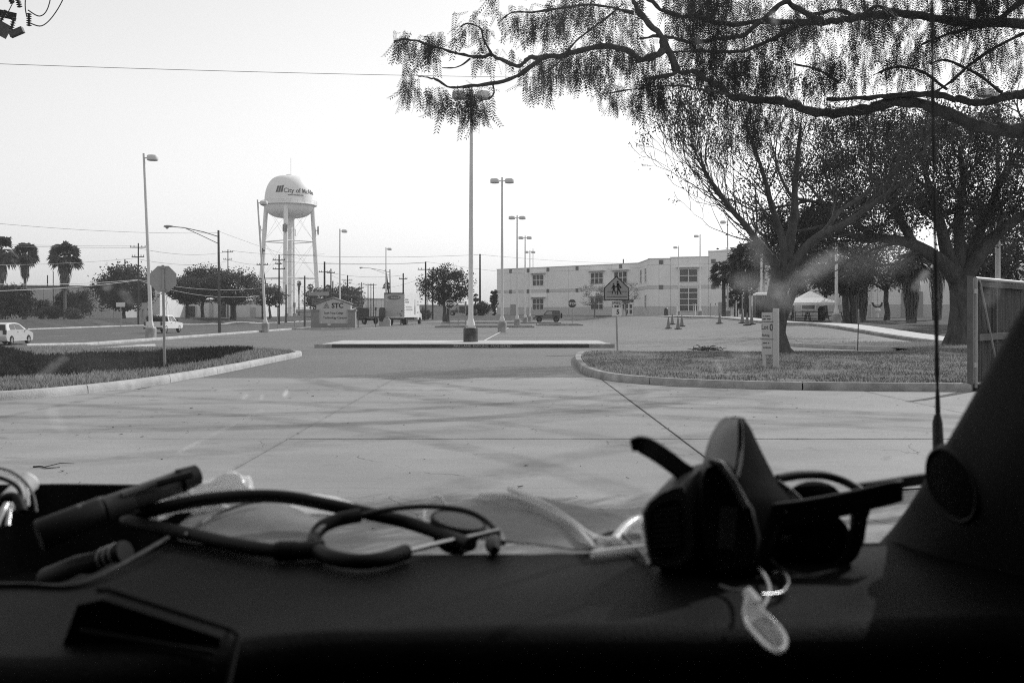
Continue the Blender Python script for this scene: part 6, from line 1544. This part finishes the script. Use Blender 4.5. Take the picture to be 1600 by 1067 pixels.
def on_glass(px, py):
    # intersect the sight line with the pane
    lo, hi = .3, 1.5; best = None
    for d in np.linspace(.35, 1.4, 420):
        p = W(px, py, d); u = (p.x + 1.19) / 1.79
        if not 0 <= u <= 1: continue
        # find v with same z
        v = (p.z - (DZ - .02)) / (1.95 - DZ + .02)
        for _ in range(3): v -= (wind(u, v).z - p.z) / .7
        e = abs(wind(u, v).y - p.y)
        if best is None or e < best[0]: best = (e, p)
    return best[1]
SMEARS = []
for (xa, ya, xb, yb, wpx, amt) in ((1165, 440, 1205, 452, 30, .10), (1225, 455, 1300, 405, 24, .12), (1190, 470, 1250, 475, 24, .10), (1180, 380, 1200, 440, 22, .06), (1010, 262, 1022, 276, 12, .07), (1208, 22, 1212, 34, 9, .10), (1245, 62, 1248, 74, 9, .07), (1430, 450, 1446, 428, 10, .09), (165, 450, 170, 446, 9, .07), (195, 460, 200, 470, 14, .05), (940, 570, 1000, 560, 44, .045), (1120, 565, 1126, 580, 8, .08), (1150, 572, 1160, 560, 30, .04), (60, 590, 100, 560, 10, .06), (1275, 575, 1280, 570, 12, .05), (280, 705, 410, 640, 4, .10), (80, 640, 95, 670, 18, .06), (380, 622, 386, 616, 5, .3), (408, 622, 410, 618, 4, .25), (445, 617, 448, 612, 5, .3), (1330, 420, 1400, 400, 40, .03), (1090, 60, 1095, 70, 8, .05), (1545, 470, 1560, 440, 16, .04)):
    a, b = on_glass(xa, ya), on_glass(xb, yb); c = (a + b) / 2; h = (b - a).length / 2; SMEARS.append((tuple(c), tuple((b - a).normalized()), h, wpx * c.y / F, amt * 1.35))
nu, nv = 30, 24; mb = MB(); mb.add([wind(i / nu, j / nv) for j in range(nv + 1) for i in range(nu + 1)], [(j * (nu + 1) + i, j * (nu + 1) + i + 1, (j + 1) * (nu + 1) + i + 1, (j + 1) * (nu + 1) + i) for j in range(nv) for i in range(nu)])
mb.build('windscreen', glass_mat(), van, smooth=60)
# antenna outside the glass
ant = [W(1456, -90, 1.46), W(1457, 100, 1.46), W(1459, 250, 1.46), W(1462, 420, 1.46), W(1464, 560, 1.46), W(1466, 660, 1.46), W(1467, 720, 1.46)]
P = [Vector(v) for v in catmull([tuple(v) for v in ant], 10)]
rr = [.0026 + .0006 * math.sin(i * 1.1) + .0006 * rng.normal() * .6 + (.0006 if i > 28 else 0) for i in range(len(P))]
an_ = MB().tube(P, rr, 8).build('antenna', M_rubber, van, smooth=60)
MB().tube([W(1465, 648, 1.46), W(1465, 660, 1.46), W(1466, 690, 1.46), W(1467, 740, 1.46), Vector((W(1467, 740, 1.46).x, 1.46, 1.03))], [.0045, .0072, .0078, .0078, .012], 12).build('antenna_base', M_rubber, an_, smooth=60)

# ------------------------------------------------------------------ things lying on the dashboard
def seat(p, lift=.0075):
    # keep a thing lying on the dashboard above its surface
    x_, y_, d_ = p; return (x_, y_, min(d_, (EYE - DZ - lift) * F / (y_ - 488))) if y_ > 800 else p
def pth(pts, n=6): return [Vector(v) for v in catmull([tuple(W(*seat(p))) for p in pts], n)]
def rad(P, px): return [px * p.y / F for p in P]
# stethoscope
st = thing('stethoscope', W(485, 858, .915), 'black stethoscope with chrome ear tubes lying across the dashboard', 'stethoscope'); so = st.location.copy()
def ST(name, pts, px, m, n=6, seg=12, parent=None, taper=None):
    P = pth(pts, n); rr = rad(P, px)
    if taper: rr = [r_ * taper(i / (len(P) - 1)) for i, r_ in enumerate(rr)]
    return MB().tube([p - so for p in P], rr, seg).build(name, m, parent or st, smooth=60)
ST('tubing', [(190, 812, 1.0), (215, 804, 1.0), (260, 792, .99), (325, 780, .98), (390, 775, .97), (450, 777, .97), (520, 790, .97), (580, 803, .97), (640, 817, .97), (700, 838, .95), (735, 850, .93)], 10.5, M_rubber, 8, taper=lambda t: .55 + .45 * sst(t * 9))
ST('tubing', [(190, 812, 1.0), (215, 818, .99), (300, 836, .97), (370, 851, .95), (440, 861, .92), (485, 860, .91)], 11.0, M_rubber, 8, taper=lambda t: .55 + .45 * sst(t * 6))
yj = ST('yoke', [(430, 861, .92), (455, 861, .918), (485, 859, .912), (505, 857, .91)], 15, M_rubber, 6)
for k in range(5): P = pth([(436 + k * 6, 861, .92), (438.5 + k * 6, 861, .92)], 1); MB().tube([p - so for p in P], rad(P, 16.6), 14).build('rib', M_rubber, yj)
ST('fork', [(488, 852, .91), (492, 838, .92), (503, 823, .93), (525, 813, .94), (545, 808, .945), (562, 805, .95)], 11, M_rubber, 6); ST('fork', [(498, 862, .91), (520, 871, .905), (560, 877, .90), (600, 873, .902), (634, 862, .905)], 12.5, M_rubber, 6)
ST('fork_rim', [(486, 852, .906), (490, 840, .912), (500, 826, .922), (510, 819, .93)], 4, M_galv, 6)
ST('ear_tube', [(558, 806, .95), (600, 797, .955), (650, 791.5, .96), (700, 793, .96), (735, 800, .955), (760, 814, .95), (776, 830, .94)], 4.2, M_dark, 6); ST('ear_tube', [(630, 863, .905), (690, 848, .915), (740, 838, .925), (780, 829, .935)], 4.4, M_chrome, 6)
ST('ear_tip', [(778, 829, .937), (784, 838, .937), (786, 848, .937)], 5, M_galv, 4); ST('ear_tip', [(768, 842, .93), (770, 852, .928), (773, 860, .926)], 11, M_rubber, 4, taper=lambda t: .6 + .5 * math.sin(math.pi * t))
cp = W(715, 819, .965) - so; mm = Matrix.Translation(cp) @ Matrix.Rotation(.20, 4, 'Y') @ Matrix.Rotation(.10, 4, 'X')
ch = MB().lathe([(.012, -.026), (.02, -.02), (.0215, -.012), (.027, -.004), (.0275, .002), (.025, .0035)], 28, mm).build('chestpiece', M_rubber, st, smooth=40)
MB().lathe([(.0005, .0042), (.024, .0042), (.0252, .0036)], 28, mm, cap=False).build('diaphragm', M_silic, ch)
MB().lathe([(.0245, .0038), (.0262, .0052), (.028, .003)], 28, mm, cap=False).build('bezel', M_rubber, ch, smooth=60)
MB().tube([cp + Vector((0, 0, -.018)), W(735, 849, .935) - so], [.008, .007], 10).build('stem', M_chrome, ch)

# masks
def cloth(name, ctrl, m, parent, thick=.0012, sub=2, wrinkle=0.0):
    nr, nc = len(ctrl), len(ctrl[0]); vs = [W(*seat(p, .002)) for r_ in ctrl for p in r_]
    me = bpy.data.meshes.new(name); me.from_pydata([tuple(v - parent.location) for v in vs], [], [(j * nc + i, j * nc + i + 1, (j + 1) * nc + i + 1, (j + 1) * nc + i) for j in range(nr - 1) for i in range(nc - 1)])
    me.materials.append(m); me.polygons.foreach_set('use_smooth', [True] * len(me.polygons))
    o = bpy.data.objects.new(name, me); COL.objects.link(o); o.parent = parent
    s = o.modifiers.new('sub', 'SUBSURF'); s.levels = s.render_levels = sub + 1
    if wrinkle:
        tx = bpy.data.textures.new('wr', 'CLOUDS'); tx.noise_scale = .018; dm = o.modifiers.new('d', 'DISPLACE'); dm.texture = tx; dm.strength = wrinkle
    t = o.modifiers.new('th', 'SOLIDIFY'); t.thickness = thick
    return o
mk = thing('surgical_mask', W(850, 850, .95), 'crumpled grey surgical mask with ear loops left of the respirator', 'face mask'); mo_ = mk.location.copy()
cloth('mask_body', [[(692, 792, 1.10), (745, 779, 1.13), (800, 767, 1.14), (870, 783, 1.13), (935, 801, 1.10), (1003, 812, 1.06)],
                    [(700, 803, 1.07), (752, 791, 1.08), (808, 782, 1.07), (868, 803, 1.07), (932, 812, 1.06), (1003, 822, 1.04)],
                    [(712, 818, 1.02), (762, 812, 1.02), (822, 808, 1.01), (880, 826, 1.0), (930, 832, 1.0), (1003, 834, 1.0)],
                    [(728, 832, .985), (772, 834, .975), (832, 836, .965), (884, 846, .955), (925, 852, .95), (1003, 846, .97)],
                    [(738, 842, .957), (780, 847, .945), (838, 852, .932), (886, 858, .922), (925, 864, .915), (1003, 856, .94)]], M_cloth, mk, wrinkle=.004)
for pts, w in (([(750, 777, 1.12), (800, 780, 1.06), (850, 800, 1.03), (895, 825, .98), (928, 860, .912)], 3.5), ([(795, 768, 1.12), (840, 788, 1.05), (880, 812, 1.0), (925, 842, .94), (960, 850, .93)], 4), ([(800, 767, 1.13), (850, 790, 1.04), (890, 815, .99), (930, 848, .93)], 3)):
    P = pth(pts, 6); q = [p - mo_ + Vector((0, -.004, .004)) for p in P]
    MB().tube(q, rad(P, w), 6).build('fold', M_cloth2, mk, smooth=60)
P = pth([(925, 858, .91), (932, 842, .915), (955, 832, .93), (975, 838, .92), (992, 855, .90), (1006, 868, .875), (1016, 884, .85)], 6); MB().tube([p - mo_ for p in P], .0022, 6).build('ear_loop', M_silic, mk, smooth=60)
P = pth([(696, 790, 1.08), (686, 776, 1.08), (672, 778, 1.07), (663, 800, 1.05), (664, 820, 1.0)], 6); MB().tube([p - mo_ for p in P], .0016, 6).build('ear_loop', M_cloth2, mk, smooth=60)
P = pth([(960, 845, .93), (980, 822, .95), (1000, 812, .97), (1008, 822, .95)], 6); MB().tube([p - mo_ for p in P], .005, 8).build('nose_clip', M_film, mk, smooth=60)
P = pth([(925, 866, .905), (960, 861, .91), (1005, 856, .92)], 4); MB().tube([p - mo_ for p in P], .0035, 6).build('edge_seam', M_cloth2, mk)
m2 = thing('folded_mask', W(390, 850, .95), 'domed grey mask lying under the stethoscope tubing', 'face mask')
cloth('mask_body', [[(300, 802, 1.06), (350, 782, 1.07), (400, 776, 1.07), (450, 790, 1.06), (500, 812, 1.03)],
                    [(275, 826, 1.0), (330, 795, 1.03), (400, 785, 1.03), (455, 800, 1.02), (495, 822, .99)],
                    [(262, 834, .98), (320, 815, .985), (395, 806, .98), (450, 818, .97), (490, 832, .96)],
                    [(268, 840, .965), (330, 840, .955), (395, 842, .945), (450, 846, .94), (488, 848, .935)],
                    [(290, 848, .945), (340, 856, .925), (395, 860, .915), (450, 862, .91), (485, 858, .92)]], M_cloth, m2, wrinkle=.0015)
P = pth([(290, 838, .965), (330, 810, .985), (380, 790, 1.01), (410, 785, 1.02)], 5); MB().tube([p - m2.location + Vector((0, -.003, .002)) for p in P], .0018, 5).build('seam', M_silic, m2)
m3 = thing('folded_mask', W(540, 815, 1.05), 'pale flattened mask behind the stethoscope tubing', 'face mask')
cloth('mask_body', [[(445, 782, 1.16), (490, 768, 1.18), (540, 782, 1.16), (585, 800, 1.12)], [(450, 792, 1.1), (500, 785, 1.1), (545, 798, 1.09), (585, 808, 1.07)], [(455, 805, 1.06), (505, 805, 1.06), (550, 810, 1.05), (590, 818, 1.03)]], M_cloth2, m3, wrinkle=.003)

# crumpled wrapper
wr = thing('plastic_wrapper', W(310, 800, 1.05), 'crumpled clear plastic wrapper behind the marker', 'wrapper')
def crumple(name, pts, px, m, parent, amp=.3, seg=18, n=9):
    P = pth(pts, n); V = []; 
    mb = MB(); rings = []
    t0 = (P[1] - P[0]).normalized(); u = t0.orthogonal().normalized()
    for i, p in enumerate(P):
        t = (P[min(i + 1, len(P) - 1)] - P[max(i - 1, 0)]).normalized(); u = (u - t * u.dot(t)).normalized(); w = t.cross(u); base_r = px * p.y / F * (.35 + .65 * math.sin(math.pi * (i + .6) / (len(P) + .2)) ** .5)
        rings.append([p - parent.location + (u * math.cos(a) + w * math.sin(a)) * base_r * (1 + amp * noise.noise(tuple((p + u * math.cos(a) * .03 + w * math.sin(a) * .03) * 60))) for a in np.linspace(0, 2 * math.pi, seg + 1)[:-1]])
    return mb.loft(rings).build(name, m, parent, smooth=35)
crumple('film', [(238, 806, 1.05), (268, 786, 1.06), (300, 776, 1.07), (340, 765, 1.08), (372, 760, 1.08), (384, 768, 1.07)], 20, M_film, wr, .6); crumple('film', [(300, 790, 1.04), (330, 796, 1.03), (360, 800, 1.02)], 12, M_film, wr, .7); crumple('film', [(225, 800, 1.04), (250, 785, 1.05), (280, 770, 1.06), (300, 768, 1.06)], 9, M_cloth2, wr, .8)
# marker pen
mp_ = thing('marker_pen', W(200, 800, 1.0), 'thick dark marker pen leaning over the tray edge', 'marker pen'); po = mp_.location.copy()
def seg(a, b, px0, px1, nm, m, par=None): 
    p, q = W(*a), W(*b); return MB().tube([p - po, p.lerp(q, .04) - po, p.lerp(q, .96) - po, q - po], [px0 * p.y / F * .9, px0 * p.y / F, px1 * q.y / F, px1 * q.y / F * .88], 18).build(nm, m, par or mp_, smooth=35)
seg((60, 838, .93), (160, 797, .965), 26, 22, 'barrel', M_rubber); seg((120, 806, .95), (165, 790, .97), 17, 16.5, 'label_band', M_silic); seg((160, 797, .965), (205, 781, .985), 20, 19, 'grip', M_dark)
cap = seg((178, 790, .975), (292, 748, 1.03), 19, 17.5, 'cap', M_cartr); seg((280, 752, 1.02), (309, 741, 1.035), 19.5, 16, 'cap_end', M_rubber)
p, q = W(245, 756, .985), W(300, 741, 1.0); MB().tube([p - po, q - po], .004, 6).build('clip', M_rubber, cap)
p, q = W(190, 774, .97), W(262, 748, 1.0); MB().tube([p - po, q - po], .0035, 6).build('clip_rail', M_silic, cap)
# cables and connectors at the left edge
cb = thing('cable_bundle', W(20, 820, 1.0), 'tangle of cables and plugs in the tray at the left edge', 'cables'); co = cb.location.copy()
for pts, px, m_, nm in (([(-20, 728, 1.02), (15, 736, 1.02), (38, 752, 1.01), (52, 775, 1.0), (57, 800, .99)], 2.2, M_silic, 'cable'), ([(-20, 745, 1.0), (5, 748, 1.0), (28, 762, .99), (34, 785, .98), (30, 805, .97)], 3.6, M_rubber, 'cable'), ([(-15, 735, 1.04), (20, 742, 1.04), (40, 760, 1.03), (44, 790, 1.02)], 2.4, M_clear, 'cable'), ([(-10, 800, .98), (5, 780, .98), (25, 778, .98), (35, 800, .97)], 8, M_rubber, 'plug'), ([(-5, 822, .95), (4, 800, .96), (10, 788, .97)], 5, M_chrome, 'plug_tip'), ([(12, 822, .95), (14, 806, .96), (16, 792, .97)], 4, M_chrome, 'plug_tip')):
    P = pth(pts, 6); MB().tube([v - co for v in P], rad(P, px), 8).build(nm, m_, cb, smooth=60)
wt = thing('white_tube', W(40, 775, 1.05), 'white plastic tube end standing behind the cables', 'tube')
p, q = W(22, 775, 1.06), W(46, 752, 1.08); d = (q - p)
MB().tube([p - wt.location - d * .8, p - wt.location, q - wt.location, q + d * .12 - wt.location], [.010, .011, .0115, .009], 16).build('barrel', M_white, wt, smooth=35); MB().tube([q - wt.location + d * .1, q - wt.location + d * .2], [.0085, .006], 16).build('cap', M_white, wt, smooth=40)
bt = thing('bottle', W(178, 880, .90), 'small bottle with a ridged neck lying in the tray', 'bottle')
p, q = W(150, 880, .93), W(196, 862, .92); d = (q - p).normalized()
MB().tube([v - bt.location for v in (p - d * .06, p - d * .02, p, q)], [.014, .014, .011, .011], 16).build('body', M_rubber, bt, smooth=40)
for k in range(3): c = p + (q - p) * (.3 + .2 * k) - bt.location;  MB().tube([c, c + d * .002], .0118, 16).build('thread', M_galv, bt, smooth=40)

# respirator
rs = thing('respirator', W(1110, 886, .85), 'black half mask respirator with filter cartridge and grey face cup', 'respirator'); ro = rs.location.copy()
def RL(px, py, d): return W(px, py, d) - ro
def ringpx(pts, d): return [RL(x_, y_, d if not callable(d) else d(x_, y_)) for x_, y_ in pts]
face = [(1003, 800), (1012, 783), (1030, 768), (1052, 758), (1068, 756), (1076, 775), (1083, 815), (1086, 850), (1080, 874), (1062, 888), (1038, 890), (1016, 882), (1009, 855), (1005, 825)]
mid_ = [(1018, 786), (1030, 766), (1052, 742), (1078, 729), (1102, 727), (1116, 745), (1126, 790), (1130, 835), (1124, 868), (1104, 888), (1066, 893), (1034, 888), (1022, 860), (1016, 820)]
bk_ = [(1040, 780), (1052, 756), (1076, 732), (1104, 722), (1130, 730), (1148, 756), (1160, 795), (1168, 840), (1162, 872), (1140, 890), (1095, 893), (1058, 888), (1046, 860), (1038, 820)]
cart = MB(); dfc = lambda x_, y_: .812 - (x_ - 1045) * .0002
inn = [(1045 + (x_ - 1045) * .93, 824 + (y_ - 824) * .93) for x_, y_ in face]
cart.loft([ringpx(inn, .806), ringpx(face, .812), ringpx([((a[0] * .5 + b[0] * .5), (a[1] + b[1]) / 2) for a, b in zip(face, mid_)], .825), ringpx(mid_, .842), ringpx(bk_, .87), ringpx([(x_ + 10, y_ + 6) for x_, y_ in bk_], .89)])
ca = cart.build('cartridge', M_cartr, rs, smooth=50)
gr = [(1016, 800), (1028, 787), (1050, 780), (1062, 782), (1067, 805), (1070, 835), (1067, 856), (1052, 862), (1028, 863), (1019, 855), (1015, 830)]
MB().loft([ringpx(gr, .8065), ringpx(gr, .8035), ringpx([(1043 + (x_ - 1043) * .92, 824 + (y_ - 824) * .94) for x_, y_ in gr], .8035), ringpx([(1043 + (x_ - 1043) * .9, 824 + (y_ - 824) * .92) for x_, y_ in gr], .8055)], cap=False).build('grille_rim', M_rubber, ca, smooth=40)
for k in range(8):
    y_ = 795 + k * 8; MB().tube([RL(1021, y_ + 3, .8052), RL(1062, y_ - 1, .8052)], .0012, 5).build('grille_bar', M_rubber, ca)
# middle housing with the exhalation valve
hs = MB(); 
h0 = [(1098, 726), (1118, 716), (1140, 728), (1160, 760), (1178, 795), (1188, 840), (1186, 880), (1160, 895), (1120, 895), (1100, 860), (1092, 800), (1092, 750)]
hs.loft([ringpx([(1140 + (x_ - 1140) * .9, 815 + (y_ - 815) * .93) for x_, y_ in h0], .80), ringpx(h0, .81), ringpx([(x_ + 12, y_ + 2) for x_, y_ in h0], .86), ringpx([(x_ + 20, y_ + 10) for x_, y_ in h0], .90)]); hs.build('housing', M_rubber, rs, smooth=50)
MB().tube([RL(1108, 720, .80), RL(1126, 724, .797), RL(1146, 752, .795), RL(1166, 792, .795)], .0028, 8).build('housing_edge_highlight', M_silic, rs, smooth=60)  # pale tube painted in as a highlight along the housing edge
MB().box(RL(1137, 825, .797), (.012, .004, .032), rot=Matrix.Rotation(.08, 3, 'Y')).build('clip', M_cartr, rs)
# face cup
lv = [((1152, 656), (1158, 655), (1164, 657)), ((1136, 666), (1158, 670), (1172, 667)), ((1119, 685), (1158, 694), (1185, 694)), ((1107, 704), (1156, 720), (1199, 722)), ((1101, 722), (1152, 742), (1216, 752)), ((1100, 748), (1156, 762), (1240, 772)), ((1102, 790), (1165, 790), (1258, 792)), ((1110, 850), (1175, 850), (1250, 850)), ((1120, 892), (1175, 892), (1235, 892))]
rings = []
for i, (l, m_, r_) in enumerate(lv):
    f = min(1, i / 4); dl, dm, dr = .865 + .02 * f, .842 - .042 * f, .868 + .02 * f
    Lq, Mq, Rq = RL(*l, dl), RL(*m_, dm), RL(*r_, dr); back = (Lq + Rq) / 2 + Vector((0, .03 + .05 * f, 0))
    a = Lq.lerp(Mq, .5) + Vector((-.004 * f, -.008 * f, .002)); b = Rq.lerp(Mq, .5) + Vector((.001, -.0 * f, 0))
    rings.append([Lq, a, Mq + Vector((-.0012, .001, 0)), Mq, Mq + Vector((.0012, .001, 0)), b, Rq, (Rq + back) / 2 + Vector((.006, .004, 0)), back, (Lq + back) / 2 + Vector((-.006, .004, 0))])
cols = [catmull([tuple(r_[k]) for r_ in rings], 5) for k in range(10)]
MB().loft([[Vector(cols[k][i]) for k in range(10)] for i in range(len(cols[0]))]).build('face_cup', M_cupin, rs, smooth=50)
MB().loft([[Vector(cols[k][i]) + Vector((-.0015, -.0012, .001)) for k in (9, 0, 1, 2)] for i in range(26)], cap=False, closed=False).build('cup_side', M_silic, rs, smooth=60)
P = pth([(1158, 656, .841), (1159, 690, .826), (1157, 720, .810), (1152, 745, .798)], 6); MB().tube([v - ro for v in P], .0014, 6).build('cup_seam', M_cloth, rs, smooth=60)
P = pth([(1215, 752, .884), (1232, 764, .88), (1248, 778, .875), (1254, 792, .87)], 5); MB().tube([v - ro for v in P], .0022, 6).build('cup_lip_highlight', M_silic, rs, smooth=60)  # lip given a pale colour in place of a rim highlight
# strap
def ribbon(name, pts, wpx, th, m, parent, o, wdir=(0, 0, 1)):
    P = pth(pts, 6); wv = Vector(wdir).normalized(); rings = []
    for i, p in enumerate(P):
        t = (P[min(i + 1, len(P) - 1)] - P[max(i - 1, 0)]).normalized(); w = (wv - t * wv.dot(t)).normalized(); n = t.cross(w); h = (wpx(i / (len(P) - 1)) if callable(wpx) else wpx) * p.y / F / 2
        rings.append([p - o + w * a * h + n * b * th / 2 for a, b in ((-1, -.6), (-.9, -1), (.9, -1), (1, -.6), (1, .6), (.9, 1), (-.9, 1), (-1, .6))])
    return MB().loft(rings).build(name, m, parent, smooth=40)
ribbon('strap', [(986, 696, .80), (1002, 694, .80), (1025, 706, .81), (1048, 722, .82), (1066, 736, .83), (1085, 748, .84)], lambda t: 17 + 12 * min(1, t * 4), .005, M_rubber, rs, ro)
# sunglasses leaning beside it
sg = thing('sunglasses', W(1262, 896, .86), 'dark riveted sunglasses standing beside the respirator', 'sunglasses'); go = sg.location.copy()
ribbon('temple', [(1162, 808, .835), (1200, 806, .838), (1250, 800, .842), (1300, 791, .846), (1350, 780, .85), (1396, 769, .852), (1407, 766, .86)], lambda t: 40 - 6 * t, .005, M_rubber, sg, go)
fr = MB()
def flat(poly, d, th): 
    fr.prism([W(x_, y_, d) - go for x_, y_ in poly], (0, th, 0))
flat([(1334, 785), (1366, 783), (1356, 810), (1351, 845), (1340, 870), (1322, 888), (1296, 897), (1290, 890), (1316, 874), (1330, 850), (1333, 820)], .845, .008)
flat([(1163, 800), (1200, 805), (1196, 830), (1200, 860), (1218, 884), (1246, 897), (1215, 896), (1185, 880), (1172, 850), (1166, 820)], .838, .008)
flat([(1210, 880), (1246, 894), (1296, 893), (1322, 880), (1318, 890), (1290, 899), (1246, 900)], .842, .008)
frm = fr.build('frame', M_rubber, sg, smooth=40)
le = [(1262 + 68 * math.cos(a), 842 + 50 * math.sin(a)) for a in np.linspace(0, 2 * math.pi, 29)[:-1]]
MB().loft([[W(x_, y_, .856) - go for x_, y_ in le], [W(1262 + (x_ - 1262) * .6, 842 + (y_ - 842) * .6, .848) - go for x_, y_ in le], [W(1262 + (x_ - 1262) * .1, 842 + (y_ - 842) * .1, .845) - go for x_, y_ in le]]).build('lens', M_sglass, sg, smooth=60)
P = pth([(1192, 825, .842), (1196, 855, .842), (1212, 882, .842), (1240, 895, .842), (1275, 898, .842), (1310, 890, .842)], 5); MB().tube([v - go for v in P], .0010, 6).build('lens_rim', M_cartr, frm)
for x_, y_, d_2 in ((1191, 817, .834), (1343.5, 817, .842), (1227, 800, .836), (1184, 850, .834)): MB().lathe([(.0005, .0012), (.0013, .0008), (.0016, 0)], 10, Matrix.Translation(W(x_, y_, d_2) - go) @ Matrix.Rotation(math.pi / 2, 4, 'X'), cap=False).build('rivet', M_chrome, frm)
P = pth([(1215, 748, .93), (1250, 742, .94), (1285, 742, .95), (1315, 750, .95), (1338, 762, .94), (1355, 775, .93)], 6); MB().tube([v - go for v in P], rad(P, 7), 10).build('rear_rim', M_rubber, sg, smooth=60)
le2 = [(1272 + 46 * math.cos(a), 785 + 34 * math.sin(a)) for a in np.linspace(0, 2 * math.pi, 25)[:-1]]; MB().loft([[W(x_, y_, .935) - go for x_, y_ in le2], [W(1272 + (x_ - 1272) * .5, 785 + (y_ - 785) * .5, .928) - go for x_, y_ in le2]]).build('rear_lens', M_sglass, sg, smooth=60)
ribbon('rear_temple', [(1335, 764, .95), (1380, 758, .96), (1430, 750, .97), (1480, 744, .98)], 18, .005, M_rubber, sg, go)
# clear tag with cords hanging over the lip
tg = thing('clear_tag', W(1195, 985, .675), 'clear oval plastic tag on a cord hanging over the dashboard lip', 'tag'); to = tg.location.copy()
ol = [(1170, 926, .70), (1182, 944, .685), (1200, 962, .672), (1218, 980, .664), (1227, 995, .66), (1226, 1010, .658), (1215, 1017, .658), (1198, 1008, .66), (1182, 992, .664), (1168, 975, .67), (1163, 958, .68), (1166, 938, .69)]
P = pth(ol + ol[:1], 5); MB().tube([v - to for v in P], [.0016] * len(P), 8).build('rim', M_clear, tg, smooth=60)
MB().loft([[W(*p) - to for p in ol], [W(*p) - to + Vector((0, .001, .0003)) for p in ol]]).build('window', M_film, tg)
P = pth([(1167, 924, .70), (1175, 932, .695), (1185, 945, .685)], 4); MB().tube([v - to for v in P], .004, 10).build('neck', M_clear, tg, smooth=60)
P = pth([(1210, 894, .80), (1225, 898, .79), (1231, 912, .77), (1222, 926, .75), (1205, 930, .735), (1190, 930, .73)], 6); MB().tube([v - to for v in P], .0022, 8).build('key_ring', M_chrome, tg, smooth=60)
P = pth([(1184, 885, .82), (1196, 900, .78), (1203, 920, .75), (1198, 938, .72), (1190, 950, .70)], 6); MB().tube([v - to for v in P], .0014, 8).build('cord', M_clear, tg, smooth=60)
P = pth([(1125, 915, .77), (1140, 920, .755), (1158, 923, .735), (1172, 926, .705)], 6); MB().tube([v - to for v in P], .0014, 8).build('cord', M_silic, tg, smooth=60)

# ------------------------------------------------------------------ haze
hz = bpy.data.materials.new('thin_haze'); hz.use_nodes = True; N = hz.node_tree.nodes; N.clear()
ho = N.new('ShaderNodeOutputMaterial'); pv = N.new('ShaderNodeVolumePrincipled'); pv.inputs['Color'].default_value = (.95, .95, .95, 1); pv.inputs['Density'].default_value = HAZE; pv.inputs['Anisotropy'].default_value = .2
hz.node_tree.links.new(pv.outputs[0], ho.inputs['Volume'])
if HAZE > 0:
    tag(MB().box((0, 1500, 24), (5400, 3500, 52)).build('haze', hz), 'thin pale air over the whole place', 'haze', kind='stuff')
